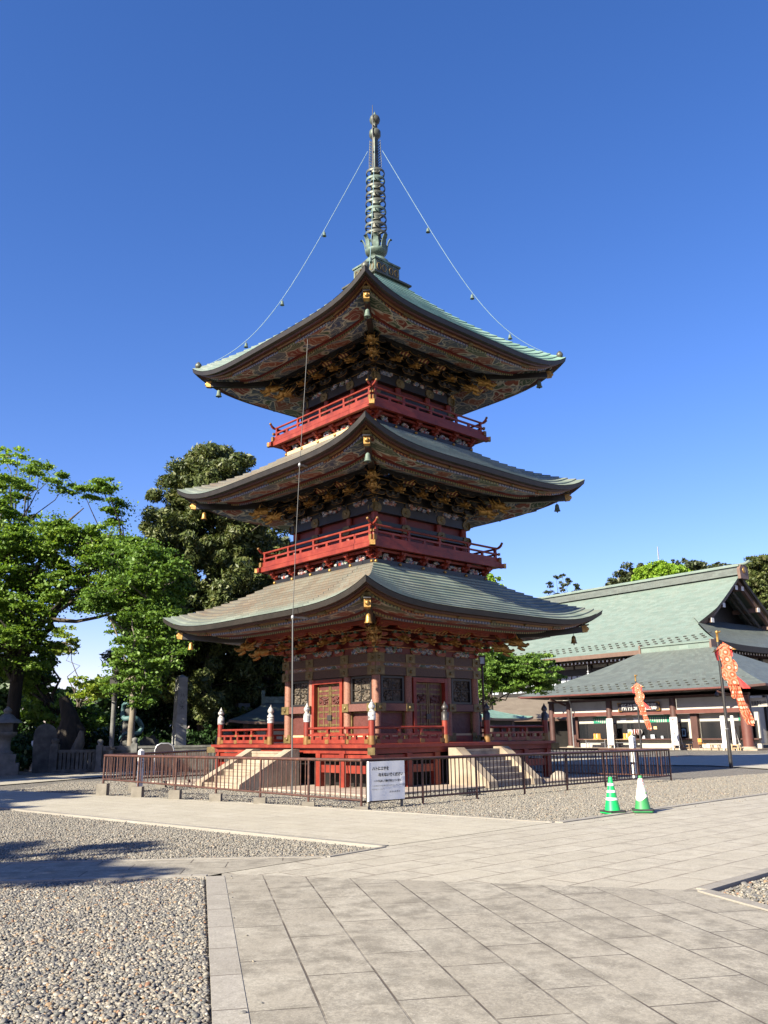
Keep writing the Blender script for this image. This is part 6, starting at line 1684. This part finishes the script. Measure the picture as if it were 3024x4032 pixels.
# stone lantern at the left edge
SL = thing('stone_lantern', 'mossy stone lantern at the far left edge under the big tree', 'stone lantern', (-15.75,8.4,0), R(20))
q = MB(); q.box(-.62,.62,-.62,.62,-.03,.45); q.box(-.48,.48,-.48,.48,.45,.80); q.build('plinth', MT['stone_grey'], SL)
q = MB(); q.lathe([(.34,.80),(.36,.88),(.24,.95),(.22,1.25),(.26,1.45),(.36,1.52),(.44,1.60),(.44,1.70)],12); q.build('shaft', MT['stone_grey'], SL)
q = MB(); q.box(-.26,.26,-.26,.26,1.70,2.06); q.build('fire_box', MT['stone_dark'], SL)
q = MB(); q.lathe([(.62,2.06),(.58,2.14),(.36,2.26),(.22,2.40),(.12,2.46),(.16,2.52),(.17,2.60),(.05,2.72),(0,2.76)],6); q.build('cap', MT['stone_grey'], SL)
# bronze dragon coiled round a dark stone
DR = thing('dragon_statue', 'blue green bronze dragon coiled round a dark stone pillar under the trees', 'statue', (-12.2,14.0,0))
q = MB(); q.lathe([(.45,-.03),(.42,.8),(.32,1.6),(.26,2.7),(.15,2.9),(0,2.95)],9); q.build('stone_pillar', MT['stone_dark'], DR)
q = MB(); q.tube([(.55*math.cos(a*.9+3.6)*(1-.03*a)+.15,-.55*abs(math.sin(a*.9+3.6))-.05,1.25+a*.22+.15*math.sin(a*2)) for a in [i*.35 for i in range(24)]],[.05+.08*math.sin(math.pi*i/23) for i in range(24)],7); q.build('dragon_body', MT['bronze_dragon'], DR)
# ------------------------------------------------------------------ trees
def leaves_mesh(name, C, rad, counts, size, mat, parent, up=.55, aspect=1.6, shell=.45, seed=1, droop=0.0, outward=0.0):
    """many small leaf-sized faces spread through flattened clusters"""
    r = np.random.default_rng(seed)
    C = np.asarray(C, float); rad = np.asarray(rad, float); counts = np.asarray(counts, int)
    idx = np.repeat(np.arange(len(C)), counts); n = len(idx)
    d = r.normal(size=(n,3)); d /= np.linalg.norm(d,axis=1)[:,None]
    q = r.random(n)**(shell)
    off = d*q[:,None]*rad[idx]
    P = C[idx]+off
    P[:,2] -= droop*(off[:,0]**2+off[:,1]**2)/np.maximum(rad[idx][:,0],.1)
    nrm = r.normal(size=(n,3))*(1-up)+np.array([0,0,up]) + outward*d
    nrm /= np.linalg.norm(nrm,axis=1)[:,None]
    t = np.cross(nrm, r.normal(size=(n,3))); t /= np.linalg.norm(t,axis=1)[:,None]
    b = np.cross(nrm,t)
    s = size*np.exp(r.normal(0,.3,n))[:,None]
    a = t*s*aspect/2; w = b*s/2
    V = np.stack([P-a, P+w*.9-a*.1, P+a, P-w*.9-a*.1],axis=1).reshape(-1,3)
    me = bpy.data.meshes.new(name); me.vertices.add(4*n); me.vertices.foreach_set('co', V.ravel())
    me.loops.add(4*n); me.loops.foreach_set('vertex_index', np.arange(4*n,dtype=np.int32))
    me.polygons.add(n); me.polygons.foreach_set('loop_start', np.arange(0,4*n,4,dtype=np.int32)); me.polygons.foreach_set('loop_total', np.full(n,4,dtype=np.int32))
    me.materials.append(mat); me.update(calc_edges=True)
    o = bpy.data.objects.new(name, me); COL.objects.link(o); o.parent = parent
    return o
def limb(a, b, r, n=6, wob=.12, sag=0.0):
    a, b = Vector(a), Vector(b); L = (b-a).length; pts = []
    for i in range(n+1):
        t = i/n; p = a.lerp(b,t)+Vector((r.gauss(0,wob),r.gauss(0,wob),r.gauss(0,wob*.6)))*L*.12*math.sin(math.pi*t)
        p.z += sag*math.sin(math.pi*t)*L; pts.append(p)
    return pts
def broadleaf(label, base, trunk_h, tr, clusters, leaf, leafsize, bark, seed, per=190, group=None, lean=(0,0), limbs=14, name='broadleaf_tree', flat=.32, fill=0.0):
    """clusters: list of (x,y,z,r) in metres from the base: flat sprays of leaves"""
    r = random.Random(seed)
    T = thing(name, label, 'tree', (base[0],base[1],0), 0, group)
    top = Vector((lean[0],lean[1],trunk_h))
    q = MB(); tp = limb((0,0,-.05), top, r, 7, .06); q.tube(tp,[tr*(1.25 if i==0 else 1-.38*i/7) for i in range(8)],10)
    order = sorted(clusters, key=lambda c: -c[3]); main = order[:limbs]
    joints = []
    for c in main:
        f = r.uniform(.6,1); s = tp[int(f*7)]
        e = Vector((c[0],c[1],c[2]-.1)); pts = limb(s, e, r, 7, .5, .06)
        q.tube(pts,[max(.02,tr*.34*(1-i/7.6)) for i in range(8)],7); joints += pts[2:]
    for c in clusters:
        if c in main: continue
        e = Vector(c[:3]); s = min(joints or tp, key=lambda p: (p-e).length); 
        if (s-e).length > .3: q.tube(limb(s,e,r,4,.4,.03),[.055,.045,.035,.025,.012],5)
    q.build('trunk', bark, T)
    # break each cluster into a few flat sub-sprays
    C, Rd, N = [], [], []
    for x,y,z,rad in clusters:
        k = 5
        for _ in range(k):
            a = r.uniform(0,6.28); d = rad*math.sqrt(r.random())*.85
            s = rad*r.uniform(.38,.62)
            C.append((x+d*math.cos(a),y+d*math.sin(a),z+r.uniform(-.5,.5)*rad*.75)); Rd.append((s,s,s*flat)); N.append(int(per/k*(s/.5)**1.5)+10)
    if fill:
        for x,y,z,rad in clusters: C.append((x,y,z)); s = rad*1.35; Rd.append((s,s,s*.55)); N.append(int(per*fill))
    leaves_mesh('crown', C, Rd, N, leafsize, leaf, T, .5, 1.5, .55, seed, .12)
    return T
def spread(r, n, cx, cy, cz, rx, ry, rz, rad, hollow=.35):
    out = []
    while len(out) < n:
        p = (r.uniform(-1,1),r.uniform(-1,1),r.uniform(-1,1)); m = math.sqrt(sum(v*v for v in p))
        if m > 1 or m < hollow: continue
        out.append((cx+p[0]*rx,cy+p[1]*ry,cz+p[2]*rz,rad*r.uniform(.7,1.3)))
    return out
def px(x, y, dist):
    """world point seen at photo pixel (x, y) at a given distance ahead (used while laying the trees out)"""
    d = _fw + _cr*((x-1512)/3394.99) - _cu*((y-2016)/3394.99); t = dist/d.y
    return Vector((0,-28.943,1.4606)) + d*t
def conifer(label, base, h, rmax, seed, leaf, bark, per=120, ncl=200, size=.16, zlow=.1, group=None, shape=1.0, name='cedar_tree', top_gap=0.0, shaper=None):
    r = random.Random(seed); T = thing(name, label, 'tree', (base[0],base[1],0), 0, group)
    q = MB(); q.tube([(0,0,-.05),(.1,0,h*.5),(0,.05,h*.96)],[.024*h,.017*h,.03],10)
    C, Rd, N = [], [], []
    for i in range(ncl):
        f = zlow+(1-zlow)*(i/ncl)**.9; z = h*f
        R_ = rmax*(shaper(f) if shaper else min(1,(1-f)*1.9)**.75*shape)*r.uniform(.42,1.14)+.15
        a = r.uniform(0,6.28); e = Vector((R_*math.cos(a),R_*math.sin(a),z+R_*.10+r.uniform(-.3,.3)))
        s0 = Vector((0,0,max(.5,z-R_*.12)))
        if i % 2 == 0: q.tube([s0,s0.lerp(e,.5)-Vector((0,0,R_*.06)),e],[.05,.035,.015],5)
        for k in range(3):
            t = 1-.27*k*r.uniform(.7,1.2); p = s0.lerp(e,t); s = rmax*.115*r.uniform(.7,1.3)+.12
            C.append((p.x+r.gauss(0,.12),p.y+r.gauss(0,.12),p.z+r.gauss(0,.12))); Rd.append((s,s,s*.85)); N.append(int(per*(.55 if k else 1)*r.uniform(.7,1.2)))
    q.build('trunk', bark, T)
    leaves_mesh('crown', C, Rd, N, size, leaf, T, .25, 2.9, .6, seed, .0, .7)
    return T
def shrub(label, loc, rx, ry, rz, leaf, seed, n=14, per=170, size=.10, name='shrub', group=None):
    r = random.Random(seed); T = thing(name, label, 'shrub', loc, 0, group)
    q = MB()
    C, Rd, N = [], [], []
    for i in range(n):
        a = r.uniform(0,6.28); d = math.sqrt(r.random()); z = rz*(.25+.7*r.random()*(1-.5*d))
        C.append((rx*d*math.cos(a)*.8,ry*d*math.sin(a)*.8,z)); s = min(rx,rz)*r.uniform(.3,.5); Rd.append((s,s,s*.75)); N.append(per)
        if i < 8: q.tube([(0,0,-.03),(C[-1][0]*.5,C[-1][1]*.5,z*.5),C[-1]],[.035,.025,.01],5)
    q.build('stems', MT['bark_dark'], T)
    leaves_mesh('foliage', C, Rd, N, size, leaf, T, .3, 1.5, .5, seed)
    return T

def clus(pts, base, dist0, jd, r, rad):
    """cluster centres relative to a tree base, from photo pixels at about one distance"""
    out = []
    for x, y in pts:
        p = px(x,y,dist0+r.uniform(-jd,jd)); out.append((p.x-base[0],p.y-base[1],p.z,rad*r.uniform(.75,1.3)))
    return out
rr = random.Random(5)
# --- big zelkova at the left edge (trunk at the frame edge, sprays reaching right)
bz = (px(28,2900,44).x, 15.1)
pts = []
for _ in range(230):
    x = rr.uniform(-420,600); ytop = 1900+max(0,(x-60))*.55 if x > 60 else 1840+abs(x-60)*.12
    if x > 420: ytop = 1980+(x-420)*1.6
    ylow = 2440+120*math.sin(x/140) if x > 80 else 2600
    y = rr.uniform(ytop+45, max(ytop+90,ylow))
    if 180 < x < 430 and y > 2400: continue
    pts.append((x,y))
for _ in range(75): pts.append((rr.uniform(-350,190), rr.uniform(2140,2640)))
pts += [(120,1850),(160,1840),(75,1905),(30,1900),(200,1885),(395,1915),(330,1940),(250,1920),(420,1905),(470,2000),(455,2060)]
cl = clus(pts, bz, 44, 3.4, rr, .85)
T1 = broadleaf('broad spring green tree at the left edge with wide layered branches', bz, 7.0, .40, cl, MT['leaf_zelkova'], .092, MT['bark_dark'], 21, 1150, 'trees left of the pagoda', (.2,.4), 14, flat=.21, fill=.16)
# long bough reaching right under the crown
q = MB()
def bough(ps, d, rads): q.tube([px(x,y,d)-Vector((bz[0],bz[1],0)) for x,y in ps], rads, 8)
bough([(20,2560),(60,2505),(140,2455),(210,2440),(300,2447),(390,2430),(470,2405),(560,2370)],43,[.20,.17,.14,.12,.09,.07,.05,.02])
bough([(120,2470),(180,2425),(250,2395),(330,2330),(420,2280)],43.3,[.12,.10,.08,.06,.02])
bough([(40,2600),(70,2480),(110,2300),(190,2150),(260,2060),(330,2000)],43.6,[.25,.2,.15,.11,.07,.03])
bough([(150,2380),(290,2290),(380,2180),(440,2090)],43.8,[.13,.1,.06,.02])
q.build('bough', MT['bark'], T1)
bt = (-22.5, 20)
broadleaf('tall pale green tree whose top shows at the upper left corner', bt, 9, .4, clus([(10,1790),(40,1800),(70,1795),(-40,1830),(-90,1870),(30,1815),(-130,1900),(-60,1790)], bt, 50, 1, rr, .8), MT['leaf_lime'], .14, MT['bark'], 33, 110, 'trees left of the pagoda', (1,0), 5, flat=.25)
# --- fresh green maple with pale stem
bm = (px(515,2900,40.5).x, 11.5)
pts = []
for _ in range(120):
    x = rr.uniform(350,715); yt = 2110+abs(x-560)*.55; y = rr.uniform(yt, 2790)
    if x < 430 and 2400 < y < 2800: continue
    if x < 470 and 2430 < y < 2600: continue
    if x > 600 and y > 2630: continue
    pts.append((x,y))
cl = clus(pts, bm, 40, 2.0, rr, .66)
T2 = broadleaf('fresh green maple with a pale slender stem left of the dark cedar', bm, 6.0, .17, cl, MT['leaf_maple'], .090, MT['bark_pale'], 22, 1000, 'trees left of the pagoda', (.1,.1), 14, flat=.21, fill=.16)
# --- mid and low trees beyond the stone fence
bl = (px(250,2900,47).x, 18)
cl = clus([q_ for q_ in [(rr.uniform(60,400),rr.uniform(2540,2880)) for _ in range(85)] if not (q_[0] > 205 and q_[1] < 2745) and not (q_[0] > 320 and q_[1] < 2810)], bl, 47, 2, rr, .8)
cl = [c for c in cl]
broadleaf('low leaning tree with mid green leaves behind the stone fence', bl, 2.6, .38, cl, MT['leaf_maple'], .13, MT['bark_dark'], 23, 330, 'trees left of the pagoda', (.3,.2), 12, flat=.4)
by = (px(300,2900,60).x, 31)
broadleaf('thin yellow green tree far behind the stone fence', by, 4.2, .16, clus([(rr.uniform(205,285),rr.uniform(2480,2590)) for _ in range(10)]+[(rr.uniform(310,420),rr.uniform(2665,2760)) for _ in range(16)], by, 60, 1.5, rr, .8), MT['leaf_yellow'], .17, MT['bark'], 24, 110, 'trees left of the pagoda', (0,0), 8)
# thick old stump with a cut limb
SM = thing('tree_stump', 'thick dark old stump with a pale cut limb behind the stone fence', 'tree stump', (px(255,3000,44).x,15,0))
q = MB(); q.tube([(0,0,-.05),(.05,0,.9),(.2,0,1.5),(.1,0,2.4),(-.3,0,3.4)],[.75,.62,.68,.42,.22],12); q.blob((.25,0,1.6),(.75,.5,.7),0,12,8,.08); q.build('bole', MT['bark_dark'], SM)
q = MB(); q.tube([(.55,-.25,.7),(.8,-.35,1.2),(.86,-.35,1.75)],[.32,.27,.10],9); q.build('cut_limb', MT['bark_pale'], SM)
# --- the big dark cedar beside the pagoda
def cedar_shape(f): 
    return (1.0 if f < .55 else 1.0-(f-.55)*.65) if f < .9 else max(.12,.77-(f-.9)*5.5)
bc = (px(800,2900,49).x, 20.0)
conifer('tall dark green cedar rising behind the left side of the pagoda', bc, 17.6, 4.1, 31, MT['leaf_conifer'], MT['bark'], 560, 320, .088, .13, 'trees left of the pagoda', shaper=lambda f: (.8+.25*min(1,f*3) if f < .62 else (1.05-(f-.62)*1.5)) if f < .93 else max(.1,.58-(f-.93)*6.5))
bc2 = (px(990,2900,56).x, 27.0)
conifer('dark cedar partly hidden behind the middle roof of the pagoda', bc2, 16.4, 3.1, 37, MT['leaf_conifer'], MT['bark'], 420, 190, .09, .2, 'trees left of the pagoda')
bd = (px(640,2900,50).x, 21.5)
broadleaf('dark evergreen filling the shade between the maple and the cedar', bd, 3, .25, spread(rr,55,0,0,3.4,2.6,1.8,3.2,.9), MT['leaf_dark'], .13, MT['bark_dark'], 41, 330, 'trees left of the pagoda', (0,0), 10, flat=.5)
be = (px(960,2900,52).x, 23.6)
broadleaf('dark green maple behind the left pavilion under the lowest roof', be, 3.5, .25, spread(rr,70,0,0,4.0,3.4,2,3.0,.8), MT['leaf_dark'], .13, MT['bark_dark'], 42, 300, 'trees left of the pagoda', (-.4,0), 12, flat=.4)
q = MB(); bb = bpy.context.scene.objects  # noqa
bf = (px(1100,2900,62).x, 33)
conifer('distant dark cedar seen between the left balcony and the middle roof', bf, 15.2, 2.6, 43, MT['leaf_pine'], MT['bark'], 90, 120, .2, .3, 'trees left of the pagoda')
# shrubs and dark undergrowth beyond the stone fence
for i,(x,d,rx,rz) in enumerate(((60,41,1.2,1.5),(120,43,1.5,2.0),(330,49,1.8,1.7),(450,47,1.4,1.5),(560,47,1.5,2.2),(620,46,1.3,1.7),(770,46,1.6,2.1),(860,47,1.7,2.3),(700,50,2.2,3.0),(480,52,2.4,2.4),(970,52,1.8,2.0),(20,47,2.2,3.2))):
    p = px(x,2900,d)
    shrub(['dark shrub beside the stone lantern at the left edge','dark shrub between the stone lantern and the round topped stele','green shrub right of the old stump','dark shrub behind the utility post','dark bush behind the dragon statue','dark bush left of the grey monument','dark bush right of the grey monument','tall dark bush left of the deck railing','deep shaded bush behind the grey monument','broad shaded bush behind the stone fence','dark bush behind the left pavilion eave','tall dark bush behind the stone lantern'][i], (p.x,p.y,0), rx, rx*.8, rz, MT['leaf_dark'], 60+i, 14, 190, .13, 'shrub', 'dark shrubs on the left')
# far wooded edge behind everything on the left
for i,(x,d,h) in enumerate(((-150,78,9),(60,84,8.5),(330,96,5.0),(560,88,8),(900,92,9.5),(1120,90,8))):
    p = px(x,2900,d); 
    broadleaf(['dark wooded tree beyond the left frame edge','dark tree far behind the stump','low tree far behind the stone fence below the white building','dark tree far behind the maple stem','dark tree far behind the cedar','dark tree far behind the left pavilion'][i], (p.x,p.y), h*.4, .3, spread(rr,36,0,0,h*.55,h*.5,h*.3,h*.42,1.5), MT['leaf_dark'] if i != 2 else MT['leaf_maple'], .32, MT['bark_dark'], 80+i, 170, 'far trees on the left', (0,0), 8, flat=.6)
# --- right of the pagoda
bp = (px(1835,2900,46).x, 17.2)
pts = []
for _ in range(95):
    a = rr.uniform(1850,2190); t = (a-1850)/340; y0, y1 = 2540+55*t, 2715-10*t; pts.append((a, rr.uniform(y0,y1)))
pts += [(1895,2740),(1915,2755),(1880,2735),(2120,2705),(2150,2715),(2165,2690),(1880,2700),(1900,2690)]
broadleaf('bright green maple between the pagoda and the reception roof', bp, 2.4, .2, clus(pts, bp, 46, 1.9, rr, .62), MT['leaf_maple'], .085, MT['bark_dark'], 51, 650, None, (.3,0), 7, flat=.28, name='maple_tree')
bq = (px(1935,2900,75).x, 46)
broadleaf('light green treetop just showing right of the middle balcony', bq, 9, .3, clus([(1925,2268),(1940,2285),(1915,2290),(1950,2300),(1900,2310),(1930,2320),(1900,2360),(1850,2330),(1880,2400),(1830,2420),(1920,2420),(1870,2470),(1810,2480),(1930,2500),(1850,2540)], bq, 75, .5, rr, .8), MT['leaf_lime'], .17, MT['bark'], 52, 130, None, (0,0), 5)
def ball_tree(label, x, y, d, w, h, leaf, seed, size=.3, n=60, per=150, name='broadleaf_tree', rad=1.5):
    p = px(x,y,d); b = (p.x,p.y)
    return broadleaf(label, b, max(2,p.z-h*.8), .45, spread(rr,n,0,0,p.z-h-rad*.3,w,w*.8,h,rad,.3), leaf, size, MT['bark'], seed, per, 'trees behind the great hall', (0,0), 10, name, flat=.5)
def pine(label, x, y, d, tops, seed, rad=.9, per=120, size=.26):
    """open pine: bare limbs carrying separate needle pads"""
    p = px(x,y,d); b = (p.x,p.y)
    cl = clus(tops, b, d, 1.2, random.Random(seed), rad)
    return broadleaf(label, b, px(x,max(t[1] for t in tops)+30,d).z, .3, cl, MT['leaf_pine'], size, MT['bark'], seed, per, 'trees behind the great hall', (0,0), len(tops), 'pine_tree', flat=.55)
pine('open branched pine standing left of the great hall ridge', 2210,2370,118,[(2165,2330),(2160,2300),(2185,2345),(2190,2275),(2215,2267),(2215,2300),(2235,2290),(2225,2320),(2200,2350),(2265,2310),(2260,2335),(2245,2350),(2275,2330),(2215,2345),(2172,2350),(2235,2345)],71,.68,190,.17)
ball_tree('dark rounded evergreen left of the lime green tree above the hall ridge', 2475,2205,135,2.6,4.5,MT['leaf_pine'],72)
ball_tree('lime green rounded tree rising above the middle of the hall ridge', 2600,2208,132,4.0,3.6,MT['leaf_lime'],73,.24,110,220)
pine('dark pine top above the lime green tree with an antenna behind it', 2655,2230,140,[(2620,2222),(2650,2208),(2665,2215),(2685,2205),(2700,2212),(2645,2225),(2675,2225),(2708,2218),(2612,2228)],74,.6,90,.22)
ball_tree('dark tree between the lime green tree and the gable ridge end', 2748,2195,135,2.2,4,MT['leaf_pine'],75)
pine('flat topped grey pine just left of the gable ridge end', 2830,2260,140,[(2805,2228),(2825,2215),(2850,2222),(2865,2228),(2840,2225),(2815,2240),(2795,2248),(2860,2240),(2835,2240)],76,.55,70,.2)
for i,(x,y,w,h) in enumerate(((3005,2140,4.2,7),(2955,2215,4.0,8),(3060,2250,6,10))):
    ball_tree(['tall dark evergreen at the upper right edge behind the gable','dark evergreen close behind the right side of the gable','dark evergreen at the right frame edge below the gable top'][i], x,y,115,w*.8,h*.8,MT['leaf_conifer'],77+i,.22,90,260)
an = thing('antenna_mast','thin lattice antenna mast far behind the hall ridge','antenna',(px(2658,2900,170).x,141,0))
q = MB(); 
for a in range(3): q.tube([(.5*math.cos(a*2.1),.5*math.sin(a*2.1),-.03),(.06*math.cos(a*2.1),.06*math.sin(a*2.1),px(2657,2152,170).z)],.05,4)
q.build('mast', MT['steel'], an)
# --- trees out of frame at the left whose shade falls into the picture
bs = (-14.7,-27.5)
broadleaf('tree standing left of the frame that shades the near gravel', bs, 4, .3, spread(rr,30,0,0,7.0,2.9,2.0,1.5,1.0,.2), MT['leaf_dark'], .2, MT['bark_dark'], 91, 170, 'shade trees outside the frame', (0,0), 10)
bs2 = (-20.5,-16.5)
broadleaf('second tree left of the frame that shades the path', bs2, 4, .35, spread(rr,50,0,0,7.0,3.4,4.0,2.4,1.2,.2), MT['leaf_dark'], .22, MT['bark_dark'], 92, 200, 'shade trees outside the frame', (0,0), 10)

bs3 = (-25.5,-3.0)
broadleaf('third tree left of the frame that shades the stone lantern and the stone fence', bs3, 5, .4, spread(rr,70,0,0,8.0,6.0,4.6,3.4,1.3,.1), MT['leaf_dark'], .24, MT['bark_dark'], 93, 230, 'shade trees outside the frame', (0,0), 12)
bs4 = (-24.5,6.0)
broadleaf('fourth tree left of the frame beside the big layered tree', bs4, 4, .4, spread(rr,60,0,0,7.0,4.6,4.6,3.2,1.3,.1), MT['leaf_dark'], .24, MT['bark_dark'], 94, 230, 'shade trees outside the frame', (0,0), 12)

# one overall lightness for every painted or mineral surface, kept together with the exposure chosen at the top
for m_ in bpy.data.materials:
    if not m_.use_nodes or 'leaves' in m_.name or 'needles' in m_.name: continue
    nt_ = m_.node_tree; b_ = nt_.nodes.get('Principled BSDF')
    if b_ is None or not b_.inputs['Base Color'].is_linked: continue
    src = b_.inputs['Base Color'].links[0].from_socket
    nt_.links.new(mixc(nt_, 1.0, src, (0.80, 0.80, 0.80), 'MULTIPLY'), b_.inputs['Base Color'])
